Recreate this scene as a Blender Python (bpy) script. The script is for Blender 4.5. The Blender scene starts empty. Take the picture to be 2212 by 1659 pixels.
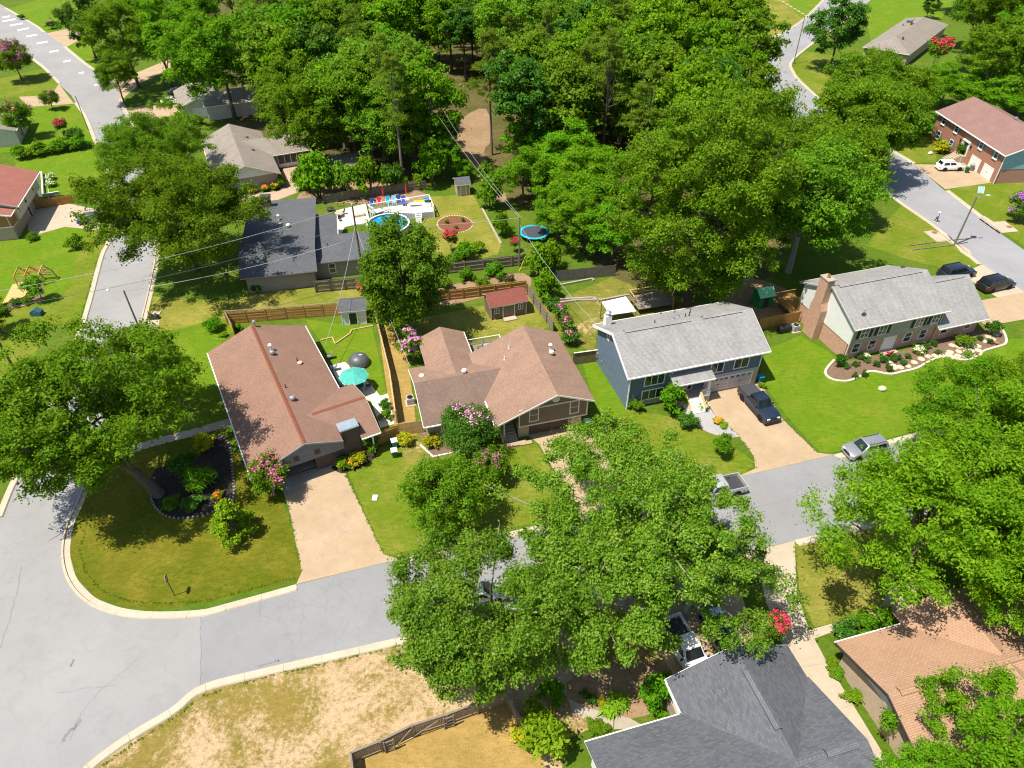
import bpy, bmesh, math, random
import numpy as np
from mathutils import Vector, Matrix

# ------------------------------------------------------------------ camera, sky, sun, exposure
SC = bpy.context.scene
COL = SC.collection
CAM_H, PITCH, FPX = 54.0, math.radians(40), 1534.0
cam = bpy.data.cameras.new('camera'); camo = bpy.data.objects.new('camera', cam); COL.objects.link(camo)
camo.location = (0, 0, CAM_H); camo.rotation_euler = (math.radians(90) - PITCH, 0, 0)
cam.sensor_width = 36; cam.lens = 36 * FPX / 2212; cam.clip_start = 1; cam.clip_end = 2000
SC.camera = camo
SUN_EL = math.radians(66); SUN_AZ = math.atan2(-0.47, -0.88)      # direction towards the sun, in the ground plane
sdir = Vector((math.cos(SUN_AZ) * math.cos(SUN_EL), math.sin(SUN_AZ) * math.cos(SUN_EL), math.sin(SUN_EL)))
W = bpy.data.worlds.new('World'); SC.world = W; W.use_nodes = True
wn = W.node_tree; sky = wn.nodes.new('ShaderNodeTexSky'); sky.sky_type = 'NISHITA'; sky.sun_disc = False
sky.sun_elevation = SUN_EL; sky.sun_rotation = math.pi / 2 - SUN_AZ; sky.air_density = 1.0; sky.dust_density = 1.0
bgn = wn.nodes['Background']; bgn.inputs['Strength'].default_value = 0.105
wn.links.new(sky.outputs[0], bgn.inputs[0])
sl = bpy.data.lights.new('sun', 'SUN'); sl.energy = 5.0; sl.angle = math.radians(0.5); sl.color = (1.0, 0.935, 0.82)
so = bpy.data.objects.new('sun', sl); COL.objects.link(so); so.rotation_euler = sdir.to_track_quat('Z', 'Y').to_euler()
so.location = sdir * 200
vs = SC.view_settings
vs.view_transform = 'Standard'; vs.look = 'None'; vs.gamma = 1.0; vs.use_curve_mapping = False; vs.exposure = 0.62
SC.render.film_transparent = False; SC.cycles.pixel_filter_type = 'BLACKMAN_HARRIS'; SC.cycles.filter_width = 1.15

def P(x, y, z=0.0):
    """survey: point of the plan at height z that the survey sheet shows at (x, y)"""
    u = x - 1106; v = y - 829.5; c, s = math.cos(PITCH), math.sin(PITCH)
    t = (CAM_H - z) / (FPX * s + v * c)
    return (u * t, (FPX * c - v * s) * t)
def P3(x, y, z=0.0):
    a = P(x, y, z); return (a[0], a[1], z)

# ------------------------------------------------------------------ helpers
rnd = random.Random(7)
class MB:
    def __init__(s): s.v = []; s.f = []; s.m = []
    def add(s, vs, fs, m=0):
        o = len(s.v); s.v += [tuple(p) for p in vs]
        for f in fs: s.f.append([i + o for i in f]); s.m.append(m)
        return s
    def poly(s, pts, m=0): return s.add(pts, [list(range(len(pts)))], m)
    def box(s, x0, y0, z0, x1, y1, z1, m=0):
        v = [(x, y, z) for z in (z0, z1) for y in (y0, y1) for x in (x0, x1)]
        return s.add(v, [(0, 2, 3, 1), (4, 5, 7, 6), (0, 1, 5, 4), (2, 6, 7, 3), (0, 4, 6, 2), (1, 3, 7, 5)], m)
    def prism(s, pts, z0, z1, m=0):
        n = len(pts); a = sum(pts[i][0] * pts[(i + 1) % n][1] - pts[(i + 1) % n][0] * pts[i][1] for i in range(n))
        if a < 0: pts = pts[::-1]
        v = [(p[0], p[1], z0) for p in pts] + [(p[0], p[1], z1) for p in pts]
        f = [list(range(n))[::-1], list(range(n, 2 * n))] + [(i, (i + 1) % n, n + (i + 1) % n, n + i) for i in range(n)]
        return s.add(v, f, m)
    def slab(s, pts, t=.12, m=0, m2=None):
        n = len(pts); v = list(pts) + [(p[0], p[1], p[2] - t) for p in pts]
        s.add(v, [list(range(n))], m)
        return s.add(v, [list(range(n, 2 * n))[::-1]] + [((i + 1) % n, i, n + i, n + (i + 1) % n) for i in range(n)], m if m2 is None else m2)
    def extr(s, pts, d, m=0):
        """extrude a planar polygon by vector d"""
        n = len(pts); v = list(pts) + [(p[0] + d[0], p[1] + d[1], p[2] + d[2]) for p in pts]
        return s.add(v, [list(range(n)), list(range(n, 2 * n))[::-1]] + [((i + 1) % n, i, n + i, n + (i + 1) % n) for i in range(n)], m)
    def tube(s, pts, rad, n=6, m=0, cap=True):
        pts = [Vector(p) for p in pts]; rad = rad if hasattr(rad, '__len__') else [rad] * len(pts)
        o = len(s.v); k = len(pts)
        for i, p in enumerate(pts):
            d = (pts[min(i + 1, k - 1)] - pts[max(i - 1, 0)]).normalized()
            a = d.cross(Vector((0, 0, 1)) if abs(d.z) < .9 else Vector((1, 0, 0))).normalized(); b = d.cross(a)
            for j in range(n):
                w = 2 * math.pi * j / n; s.v.append(tuple(p + (a * math.cos(w) + b * math.sin(w)) * rad[i]))
        for i in range(k - 1):
            for j in range(n):
                s.f.append([o + i * n + j, o + i * n + (j + 1) % n, o + (i + 1) * n + (j + 1) % n, o + (i + 1) * n + j]); s.m.append(m)
        if cap:
            s.f.append([o + j for j in range(n)]); s.m.append(m)
            s.f.append([o + (k - 1) * n + j for j in range(n)][::-1]); s.m.append(m)
        return s
    def bar(s, p, q, w, h, m=0):
        p = Vector(p); q = Vector(q); d = (q - p).normalized()
        a = d.cross(Vector((0, 0, 1)) if abs(d.z) < .95 else Vector((1, 0, 0))).normalized() * w / 2; b = d.cross(a).normalized() * h / 2
        v = [tuple(e + a * i + b * j) for e in (p, q) for i, j in ((-1, -1), (1, -1), (1, 1), (-1, 1))]
        return s.add(v, [(0, 1, 2, 3), (7, 6, 5, 4), (0, 4, 5, 1), (1, 5, 6, 2), (2, 6, 7, 3), (3, 7, 4, 0)], m)
    def lathe(s, prof, c=(0, 0, 0), n=12, m=0, sx=1, sy=1, cap=True):
        o = len(s.v); k = len(prof)
        for r, z in prof:
            for j in range(n):
                w = 2 * math.pi * j / n; s.v.append((c[0] + r * sx * math.cos(w), c[1] + r * sy * math.sin(w), c[2] + z))
        for i in range(k - 1):
            for j in range(n):
                s.f.append([o + i * n + j, o + i * n + (j + 1) % n, o + (i + 1) * n + (j + 1) % n, o + (i + 1) * n + j]); s.m.append(m)
        if cap:
            s.f.append([o + j for j in range(n)][::-1]); s.m.append(m)
            s.f.append([o + (k - 1) * n + j for j in range(n)]); s.m.append(m)
        return s
    def mesh(s, name, mats, smooth=None, bevel=0):
        me = bpy.data.meshes.new(name); me.from_pydata(s.v, [], s.f)
        mats = mats if isinstance(mats, (list, tuple)) else [mats]
        for m in mats: me.materials.append(m)
        me.polygons.foreach_set('material_index', s.m); me.update()
        if bevel:
            bm = bmesh.new(); bm.from_mesh(me); bmesh.ops.recalc_face_normals(bm, faces=bm.faces)
            ed = [e for e in bm.edges if len(e.link_faces) == 2 and e.calc_face_angle(0) > .35]
            bmesh.ops.bevel(bm, geom=ed, offset=bevel, segments=2, profile=.5, affect='EDGES', clamp_overlap=True)
            bm.to_mesh(me); bm.free()
        if smooth is not None:
            me.polygons.foreach_set('use_smooth', [True] * len(me.polygons)); me.set_sharp_from_angle(angle=math.radians(smooth))
        uv = me.uv_layers.new(name='UVMap'); dat = np.zeros(len(me.loops) * 2, 'f'); V = [v.co for v in me.vertices]
        for p in me.polygons:
            n = p.normal
            if abs(n.z) > .985: t = Vector((1, 0, 0)); b = Vector((0, 1, 0))
            else: t = Vector((-n.y, n.x, 0)).normalized(); b = n.cross(t)
            for li in p.loop_indices:
                c = V[me.loops[li].vertex_index]; dat[2 * li] = c.dot(t); dat[2 * li + 1] = c.dot(b)
        uv.data.foreach_set('uv', dat)
        return me
    def build(s, name, mats, parent=None, smooth=None, bevel=0, loc=None, rz=None, kind=None):
        o = obj(name, s.mesh(name, mats, smooth, bevel), parent, loc, rz)
        if kind: o['kind'] = kind
        return o
def obj(name, me, parent=None, loc=None, rz=None):
    o = bpy.data.objects.new(name, me); COL.objects.link(o)
    if parent: o.parent = parent
    if loc is not None: o.location = loc
    if rz is not None: o.rotation_euler = (0, 0, rz)
    return o
def tag(o, label, cat, group=None):
    o['label'] = label; o['category'] = cat
    if group: o['group'] = group
    return o
def thing(name, label, cat, loc=(0, 0, 0), rz=0, group=None):
    o = bpy.data.objects.new(name, None); COL.objects.link(o); o.empty_display_size = .5
    o.location = loc if len(loc) == 3 else (loc[0], loc[1], 0); o.rotation_euler = (0, 0, rz)
    return tag(o, label, cat, group)
KIDS = {}
def copy_tree(o, parent=None):
    c = o.copy(); COL.objects.link(c); c.parent = parent
    for ch in o.children: copy_tree(ch, c)
    return c
def spline(pts, n=6, closed=False):
    """Catmull-Rom through 2-D points"""
    out = []; k = len(pts); g = (lambda i: pts[i % k]) if closed else (lambda i: pts[max(0, min(k - 1, i))])
    for i in range(k if closed else k - 1):
        a, b, c, d = g(i - 1), g(i), g(i + 1), g(i + 2)
        for j in range(n):
            t = j / n
            out.append(tuple(.5 * (2 * b[q] + (c[q] - a[q]) * t + (2 * a[q] - 5 * b[q] + 4 * c[q] - d[q]) * t * t + (3 * b[q] - a[q] - 3 * c[q] + d[q]) * t ** 3) for q in (0, 1)))
    if not closed: out.append(tuple(pts[-1][:2]))
    return out

# ------------------------------------------------------------------ materials
MATS = {}
class NT:
    """small node-tree writer"""
    def __init__(s, name):
        s.m = bpy.data.materials.new(name); s.m.use_nodes = True; s.t = s.m.node_tree; s.n = s.t.nodes
        s.b = s.n['Principled BSDF']; s.out = s.n['Material Output']; s.tc = s.n.new('ShaderNodeTexCoord'); MATS[name] = s.m
    def link(s, a, b): s.t.links.new(a, b)
    def val(s, sock, v):
        if hasattr(v, 'is_output') or isinstance(v, bpy.types.NodeSocket): s.link(v, sock)
        else: sock.default_value = v if not isinstance(v, tuple) or len(v) == 4 or len(sock.default_value) == 3 else (*v, 1)
    def noise(s, scale, detail=4, rough=.55, vec=None, dist=0, map=None):
        n = s.n.new('ShaderNodeTexNoise'); n.inputs['Scale'].default_value = scale; n.inputs['Detail'].default_value = detail
        n.inputs['Roughness'].default_value = rough; n.inputs['Distortion'].default_value = dist
        s.link(vec or s.tc.outputs['Object'], n.inputs['Vector']); return n.outputs['Fac']
    def mapping(s, scale, vec=None, loc=(0, 0, 0), rot=(0, 0, 0)):
        n = s.n.new('ShaderNodeMapping'); n.inputs['Scale'].default_value = scale; n.inputs['Location'].default_value = loc; n.inputs['Rotation'].default_value = rot
        s.link(vec or s.tc.outputs['Object'], n.inputs['Vector']); return n.outputs['Vector']
    def ramp(s, fac, stops, interp='LINEAR'):
        n = s.n.new('ShaderNodeValToRGB'); n.color_ramp.interpolation = interp; e = n.color_ramp.elements
        while len(e) < len(stops): e.new(.5)
        for i, (p, c) in enumerate(stops):
            e[i].position = p; c = c if isinstance(c, tuple) else (c, c, c); e[i].color = (*c[:3], 1)
        s.link(fac, n.inputs['Fac']); return n.outputs['Color']
    def mix(s, fac, a, b, mode='MIX'):
        n = s.n.new('ShaderNodeMix'); n.data_type = 'RGBA'; n.blend_type = mode
        s.val(n.inputs['Factor'], fac); s.val(n.inputs['A'], a) if False else None
        A = [i for i in n.inputs if i.name == 'A' and i.type == 'RGBA'][0]; B = [i for i in n.inputs if i.name == 'B' and i.type == 'RGBA'][0]
        s.val(A, a); s.val(B, b); return [o for o in n.outputs if o.type == 'RGBA'][0]
    def math(s, op, a, b=0.0):
        n = s.n.new('ShaderNodeMath'); n.operation = op; s.val(n.inputs[0], a); s.val(n.inputs[1], b); return n.outputs[0]
    def bump(s, h, strength=.3, dist=.02):
        n = s.n.new('ShaderNodeBump'); n.inputs['Strength'].default_value = strength; n.inputs['Distance'].default_value = dist
        s.link(h, n.inputs['Height']); s.link(n.outputs['Normal'], s.b.inputs['Normal'])
    def done(s, col, rough=.8, spec=.3, metal=0):
        s.val(s.b.inputs['Base Color'], col); s.val(s.b.inputs['Roughness'], rough); s.b.inputs['Specular IOR Level'].default_value = spec; s.b.inputs['Metallic'].default_value = metal
        return s.m
def c3(c, k): return tuple(min(1, x * k) for x in c)
def plain(name, col, rough=.6, spec=.4, metal=0, var=.12, scale=3.0):
    if name in MATS: return MATS[name]
    t = NT(name); c = t.ramp(t.noise(scale, 5), [(.3, c3(col, 1 - var)), (.7, c3(col, 1 + var))]); return t.done(c, rough, spec, metal)
def shingle(name, a, b, dirt, streak=.4, cw=.32, ch=.14, mort=.02):
    t = NT(name); uv = t.tc.outputs['UV']
    br = t.n.new('ShaderNodeTexBrick'); br.inputs['Scale'].default_value = 1; br.inputs['Brick Width'].default_value = cw; br.inputs['Row Height'].default_value = ch
    br.inputs['Mortar Size'].default_value = mort; br.inputs['Mortar Smooth'].default_value = .3; t.link(uv, br.inputs['Vector'])
    br.inputs['Color1'].default_value = (*a, 1); br.inputs['Color2'].default_value = (*b, 1); br.inputs['Mortar'].default_value = (*c3(a, .6), 1)
    st = t.noise(1.0, 4, .6, t.mapping((.9, .12, 1), uv)); c = t.mix(t.ramp(st, [(.45, 0), (.75, streak)]), br.outputs['Color'], dirt)
    c = t.mix(.25, c, t.ramp(t.noise(22, 2, .7, uv), [(.3, c3(a, .55)), (.7, c3(b, 1.4))]))
    c = t.mix(t.ramp(t.noise(.35, 3, .6, uv), [(.4, 0), (.8, .35)]), c, c3(b, 1.15))
    t.bump(br.outputs['Fac'], .5, -.02); return t.done(c, .9, .2)
def bricks(name, a, b, mortar=(.55, .5, .45), wash=.25):
    t = NT(name); uv = t.tc.outputs['UV']
    br = t.n.new('ShaderNodeTexBrick'); br.inputs['Scale'].default_value = 1; br.inputs['Brick Width'].default_value = .22; br.inputs['Row Height'].default_value = .075
    br.inputs['Mortar Size'].default_value = .008; t.link(uv, br.inputs['Vector'])
    br.inputs['Color1'].default_value = (*a, 1); br.inputs['Color2'].default_value = (*b, 1); br.inputs['Mortar'].default_value = (*mortar, 1)
    c = t.mix(t.ramp(t.noise(1.2, 5, .7, uv), [(.35, 0), (.75, wash)]), br.outputs['Color'], c3(b, 1.7))
    c = t.mix(.35, c, t.ramp(t.noise(9, 3, .7, uv), [(.3, c3(a, .6)), (.7, c3(b, 1.3))])); t.bump(br.outputs['Fac'], .4, -.01); return t.done(c, .9, .15)
def siding(name, col, step=.2, vertical=True, var=.1):
    t = NT(name); uv = t.tc.outputs['UV']; sp = t.n.new('ShaderNodeSeparateXYZ'); t.link(uv, sp.inputs[0])
    fr = t.math('FRACT', t.math('DIVIDE', sp.outputs[0 if vertical else 1], step)); g = t.ramp(fr, [(0, 0), (.1, 1), (.9, 1), (1, .4)])
    c = t.ramp(t.noise(1.5, 5, .6, uv), [(.3, c3(col, 1 - var)), (.7, c3(col, 1 + var))]); c = t.mix(g, c3(col, .6), c)
    t.bump(g, .5, .015); return t.done(c, .7, .3)
def wood(name, a, b, scale=1.0):
    t = NT(name); c = t.ramp(t.noise(3 * scale, 6, .7, t.mapping((1, 1, .25))), [(.25, a), (.75, b)])
    c = t.mix(.3, c, t.ramp(t.noise(14 * scale, 3), [(.3, c3(a, .6)), (.7, c3(b, 1.2))])); return t.done(c, .85, .15)
def concrete(name, a, b, stain, jt=0):
    t = NT(name); c = t.ramp(t.noise(.35, 6, .65), [(.3, a), (.7, b)])
    c = t.mix(t.ramp(t.noise(1.3, 6, .75, dist=.6), [(.48, 0), (.78, .6)]), c, stain)
    c = t.mix(.3, c, t.ramp(t.noise(28, 3, .8), [(.25, c3(a, .62)), (.75, c3(b, 1.3))])); t.bump(t.noise(30, 3), .2, .01); return t.done(c, .9, .2)
def asphalt(name, base, crack=.55):
    t = NT(name); c = t.ramp(t.noise(.12, 6, .6), [(.3, c3(base, .86)), (.7, c3(base, 1.1))])
    c = t.mix(t.ramp(t.noise(.7, 5, .7, dist=1), [(.5, 0), (.8, .5)]), c, c3(base, .68))
    c = t.mix(.22, c, t.ramp(t.noise(35, 3, .8), [(.25, c3(base, .5)), (.75, c3(base, 1.5))]))
    def cracks(sc, wdt, k, dist):
        v = t.n.new('ShaderNodeTexVoronoi'); v.feature = 'DISTANCE_TO_EDGE'; v.inputs['Scale'].default_value = sc
        nz = t.n.new('ShaderNodeTexNoise'); nz.inputs['Scale'].default_value = sc * 3; nz.inputs['Detail'].default_value = 5; t.link(t.tc.outputs['Object'], nz.inputs['Vector'])
        ad = t.n.new('ShaderNodeVectorMath'); ad.operation = 'MULTIPLY_ADD'; ad.inputs[1].default_value = (dist, dist, 0); t.link(nz.outputs['Color'], ad.inputs[0]); t.link(t.tc.outputs['Object'], ad.inputs[2])
        t.link(ad.outputs[0], v.inputs['Vector'])
        e = t.ramp(v.outputs['Distance'], [(0, 1), (wdt, 0)]); return t.math('MULTIPLY', t.math('MULTIPLY', e, k), t.ramp(t.noise(.09, 3), [(.42, 0), (.6, 1)]))
    c = t.mix(cracks(.33, .007, crack, .9), c, c3(base, .38)); c = t.mix(cracks(.9, .02, crack * .7, .5), c, c3(base, .45))
    t.bump(t.noise(60, 2), .25, .01); return t.done(c, .9, .2)
def grass(name, g1, g2, dry, dryamt=.5, bare=None, bareamt=.6, dscale=.16):
    """g1..g2 greens, dry = straw tint mixed by large noise, bare = soil showing through"""
    t = NT(name); c = t.ramp(t.noise(.5, 5, .6), [(.3, g1), (.7, g2)])
    d = t.ramp(t.math('ADD', t.math('MULTIPLY', t.noise(dscale, 6, .62, dist=.3), .7), t.math('MULTIPLY', t.noise(1.7, 5, .75), .3)), [(1 - dryamt - .07, 0), (1 - dryamt + .11, .9)]); c = t.mix(d, c, dry)
    c = t.mix(.5, c, t.ramp(t.noise(1.1, 8, .85, t.mapping((1, 2.2, 1), rot=(0, 0, .4))), [(.36, c3(g1, .5)), (.5, g2), (.66, c3(dry, 1.1))]))
    c = t.mix(t.ramp(t.noise(.28, 4, .6, t.mapping((1, 1, 1), loc=(5, 50, 0))), [(.42, 0), (.62, .5)]), c, c3(g2, .8))
    if bare:
        e = t.ramp(t.math('ADD', t.math('MULTIPLY', t.noise(dscale * 1.1, 7, .7, t.mapping((1, 1, 1), loc=(31, 17, 0)), dist=.4), .62), t.math('MULTIPLY', t.noise(2.6, 6, .8), .38)), [(1 - bareamt - .03, 0), (1 - bareamt + .05, 1)])
        c = t.mix(e, c, t.mix(t.noise(5, 5, .8), c3(bare, .8), c3(bare, 1.2)))
    hf = t.noise(9, 5, .85); c = t.mix(t.ramp(hf, [(.3, .6), (.55, 0)]), c, c3(g1, .4)); c = t.mix(t.ramp(t.noise(7, 5, .85, t.mapping((1, 1, 1), loc=(9, 3, 0))), [(.52, 0), (.75, .45)]), c, c3(dry, 1.05)); t.bump(t.noise(20, 4, .8), .7, .06); return t.done(c, .95, .1)
def foliage(name, a, b, c_, trans=.32, gloss=.06, rough=.55):
    t = NT(name); at = t.n.new('ShaderNodeAttribute'); at.attribute_name = 'var'; oi = t.n.new('ShaderNodeAttribute'); oi.attribute_type = 'OBJECT'; oi.attribute_name = 'tint'; rn = oi.outputs['Fac']
    f = t.math('ADD', t.math('MULTIPLY', at.outputs['Fac'], .8), t.math('MULTIPLY', rn, .2))
    c = t.ramp(f, [(.1, a), (.5, b), (.95, c_)])
    hs = t.n.new('ShaderNodeHueSaturation'); t.link(t.math('ADD', t.math('MULTIPLY', rn, .032), .488), hs.inputs['Hue']); t.link(c, hs.inputs['Color'])
    t.link(t.math('ADD', t.math('MULTIPLY', t.math('FRACT', t.math('MULTIPLY', rn, 7.3)), .34), .83), hs.inputs['Value'])
    c = hs.outputs['Color']; t.done(c, rough, gloss)
    tr = t.n.new('ShaderNodeBsdfTranslucent'); cc = t.mix(.45, c, (.36, .5, .01), 'MIX'); t.link(cc, tr.inputs['Color'])
    mx = t.n.new('ShaderNodeMixShader'); mx.inputs[0].default_value = trans; t.link(t.b.outputs[0], mx.inputs[1]); t.link(tr.outputs[0], mx.inputs[2]); t.link(mx.outputs[0], t.out.inputs['Surface'])
    return t.m
def petals(name, a, b):
    t = NT(name); at = t.n.new('ShaderNodeAttribute'); at.attribute_name = 'var'; return t.done(t.ramp(at.outputs['Fac'], [(.1, a), (.9, b)]), .6, .2)
def glass(name, col=(.02, .03, .035), rough=.06):
    if name in MATS: return MATS[name]
    t = NT(name); return t.done(t.ramp(t.noise(.8, 2), [(.3, c3(col, .7)), (.7, c3(col, 1.6))]), rough, .7)
def paint(name, col, metal=.3):
    if name in MATS: return MATS[name]
    t = NT(name); t.b.inputs['Coat Weight'].default_value = .7; t.b.inputs['Coat Roughness'].default_value = .06
    return t.done(t.ramp(t.noise(2, 4), [(.3, c3(col, .93)), (.7, c3(col, 1.07))]), .35, .5, metal)

WHITE = plain('white_paint', (.78, .77, .74), .5, var=.06); OFFW = plain('cream_paint', (.66, .62, .53), .6, var=.08)
BLACKM = plain('black_plastic', (.012, .012, .014), .4, var=.3); STEEL = plain('galvanised_steel', (.45, .46, .47), .4, .5, .7)
DARKM = plain('dark_metal', (.06, .06, .065), .45, .5, .3); GLASS = glass('window_glass'); GLASSC = glass('car_glass', (.012, .016, .02), .04)
RUBBER = plain('tyre_rubber', (.014, .014, .015), .85, .2, var=.3); RED = plain('red_plastic', (.6, .015, .03), .5); GREENB = plain('green_bin_plastic', (.01, .11, .05), .5)
BLUEC = plain('blue_canvas', (.02, .05, .22), .8); TEAL = plain('teal_canvas', (.07, .36, .30), .8, .15, var=.14); YELL = plain('yellow_plastic', (.75, .62, .02), .5); CYAN = plain('cyan_plastic', (.02, .36, .52), .5)
TERRA = plain('terracotta', (.42, .15, .07), .8); MULCH = NT('bark_mulch'); 
_c = MULCH.ramp(MULCH.noise(7, 6, .85), [(.3, (.05, .03, .02)), (.7, (.30, .2, .14))]); MULCH.bump(MULCH.noise(14, 4, .8), .8, .05); MULCH = MULCH.done(_c, .95, .1)
DMULCH = NT('dark_mulch'); _c = DMULCH.ramp(DMULCH.noise(6, 6, .85), [(.35, (.012, .01, .009)), (.75, (.10, .075, .06))]); DMULCH.bump(DMULCH.noise(14, 4, .8), .8, .05); DMULCH = DMULCH.done(_c, .95, .1)
RMULCH = NT('red_mulch'); _c = RMULCH.ramp(RMULCH.noise(5, 6, .85), [(.3, (.08, .03, .018)), (.7, (.28, .12, .065))]); RMULCH.bump(RMULCH.noise(14, 4, .8), .8, .05); RMULCH = RMULCH.done(_c, .95, .1)
STONE = concrete('flagstone', (.42, .33, .22), (.62, .52, .38), (.3, .2, .12)); EDGE = concrete('edging_stone', (.5, .42, .3), (.66, .58, .44), (.33, .27, .2))
SHB = shingle('brown_shingle', (0.210, 0.121, 0.085), (0.280, 0.167, 0.121), (0.156, 0.117, 0.093), .3)
SHB2 = shingle('tan_brown_shingle', (0.234, 0.144, 0.101), (0.320, 0.207, 0.148), (0.133, 0.101, 0.086), .6)
SHR = shingle('ridge_red', (0.191, 0.064, 0.038), (0.255, 0.095, 0.058), (0.160, 0.076, 0.051), .3)
SHG = shingle('grey_shingle', (0.228, 0.223, 0.218), (0.342, 0.337, 0.328), (0.152, 0.147, 0.142), .6)
SHD = shingle('charcoal_shingle', (.07, .075, .085), (.125, .13, .145), (.12, .125, .14), .3, .32, .14, .008); SHDV = shingle('vent_shingle', (.10, .105, .115), (.15, .155, .17), (.15, .15, .16), .2); SHBS = shingle('deep_brown_shingle', (.15, .10, .08), (.22, .15, .115), (.11, .085, .075), .7)
SHD2 = shingle('slate_grey_shingle', (.075, .08, .088), (.13, .135, .145), (.06, .06, .065), .4)
SHT = shingle('taupe_shingle', (0.213, 0.184, 0.156), (0.295, 0.258, 0.221), (0.164, 0.139, 0.115), .3)
SHO = shingle('orange_tan_shingle', (.335, .2, .125), (.41, .255, .165), (.29, .17, .105), .35, .4, .15)
SHRED = shingle('red_shingle', (.19, .06, .045), (.25, .085, .065), (.2, .08, .06), .3)
SHM = shingle('mauve_shingle', (0.205, 0.119, 0.102), (0.279, 0.168, 0.143), (0.221, 0.148, 0.123), .3)
BRR = bricks('red_brick', (.26, .10, .06), (.38, .165, .10)); BRP = bricks('pale_red_brick', (.34, .175, .12), (.50, .29, .2), wash=.5); BRD = bricks('dark_brick', (.055, .034, .03), (.11, .07, .06), (.2, .17, .15)); BRT = bricks('tan_brick', (.34, .25, .17), (.46, .35, .24))
SDB = siding('slate_blue_siding', (.10, .15, .215), .2, False); SDBV = siding('slate_blue_panel', (.13, .18, .24), .4, True); SDT = siding('taupe_panel_siding', (.19, .145, .1), .2, True); SDW = siding('white_lap_siding', (.70, .71, .68), .18, False, .05)
SDC = siding('cream_siding', (.6, .55, .46), .2, False); SDG = siding('sage_grey_siding', (.34, .33, .28), .18, False); SDK = siding('grey_panel_siding', (.17, .17, .18), .2, True); STU = plain('taupe_render', (.30, .255, .215), .9, .1, var=.06, scale=.8); SDLB = siding('pale_blue_siding', (.25, .38, .47), .2, False)
WOODT = wood('tan_fence_wood', (.28, .14, .04), (.50, .28, .09)); WOODG = wood('grey_fence_wood', (.14, .115, .085), (.27, .23, .175)); WOODN = wood('new_fence_wood', (.40, .25, .10), (.58, .40, .19)); POLEW = wood('pole_wood', (.07, .05, .035), (.16, .12, .085)); POLEG = wood('grey_pole_wood', (.11, .10, .09), (.22, .2, .17)); WOODO = wood('orange_deck_wood', (.55, .3, .11), (.72, .45, .2)); BARK = wood('bark', (.06, .045, .033), (.15, .12, .09), 2); BARKL = wood('pale_bark', (.2, .18, .15), (.38, .35, .3), 2)
CONC = concrete('driveway_concrete', (.33, .235, .145), (.42, .315, .205), (.22, .15, .09)); CONW = concrete('pale_concrete', (.36, .295, .215), (.46, .385, .29), (.26, .2, .14)); CONG = concrete('grey_concrete', (.30, .26, .21), (.40, .35, .285), (.24, .2, .16)); CONK = concrete('kerb_concrete', (.40, .33, .245), (.50, .43, .33), (.28, .23, .17)); CONP = concrete('patio_concrete', (.56, .5, .4), (.68, .62, .51), (.5, .42, .32))
ASPH = asphalt('street_asphalt', (.235, .235, .238), .4); ASPH2 = asphalt('junction_asphalt', (.265, .26, .256), .25); ASPH3 = asphalt('far_asphalt', (.26, .26, .268), .3)
GBR = grass('bright_lawn', (.055, .15, .003), (.125, .225, .007), (.25, .22, .03), .445); GMX = grass('mixed_lawn', (.065, .145, .004), (.135, .195, .008), (.31, .245, .06), .47)
GOL = grass('olive_lawn', (.05, .10, .003), (.11, .13, .005), (.28, .2, .03), .48); GDR = grass('dry_lot', (.06, .135, .006), (.17, .155, .022), (.33, .205, .068), .64, (.52, .365, .225), .50, .1); GYL = grass('yellow_lawn', (0.091, 0.143, 0.0104), (0.169, 0.195, 0.0182), (0.377, 0.2925, 0.078), .52)
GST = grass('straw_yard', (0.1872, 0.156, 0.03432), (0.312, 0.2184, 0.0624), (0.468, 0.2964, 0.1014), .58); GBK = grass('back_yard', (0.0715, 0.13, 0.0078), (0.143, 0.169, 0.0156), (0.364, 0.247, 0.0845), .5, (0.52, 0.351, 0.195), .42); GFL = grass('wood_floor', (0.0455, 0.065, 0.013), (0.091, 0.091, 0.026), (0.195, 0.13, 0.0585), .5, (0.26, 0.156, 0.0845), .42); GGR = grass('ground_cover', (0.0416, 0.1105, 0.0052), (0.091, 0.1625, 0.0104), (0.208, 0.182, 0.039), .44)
DIRT = grass('bare_dirt', (.2, .13, .065), (.30, .2, .115), (.40, .27, .165), .5)
F_OAK = foliage('oak_leaves', (.055, .145, .005), (.12, .245, .009), (.22, .35, .025), .38); F_OAKY = foliage('yellow_oak_leaves', (.075, .185, .008), (.155, .30, .015), (.32, .44, .06), .38, .15, .45); F_DK = foliage('dark_leaves', (.024, .085, .006), (.055, .155, .011), (.115, .24, .025), .3, .15, .45)
F_BR = foliage('bright_leaves', (.065, .20, .004), (.13, .31, .008), (.23, .40, .02), .4); F_GUM = foliage('gum_leaves', (.07, .18, .004), (.145, .29, .008), (.28, .41, .03), .38, .1, .5); F_FEA = foliage('feathery_leaves', (.07, .18, .004), (.14, .29, .008), (.23, .37, .016), .38); F_PIN = foliage('pine_needles', (.075, .16, .008), (.14, .235, .014), (.22, .30, .025), .25); F_LIM = foliage('lime_leaves', (.13, .26, .008), (.2, .36, .012), (.30, .44, .03), .4); F_YEL = foliage('yellow_shrub_leaves', (.18, .22, .01), (.40, .38, .015), (.65, .55, .02), .3); F_FOR = foliage('wood_leaves', (.06, .15, .008), (.125, .25, .014), (.22, .35, .03), .38); F_GRS = foliage('grass_blades', (.04, .14, .003), (.09, .2, .006), (.2, .2, .03), .3)
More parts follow.
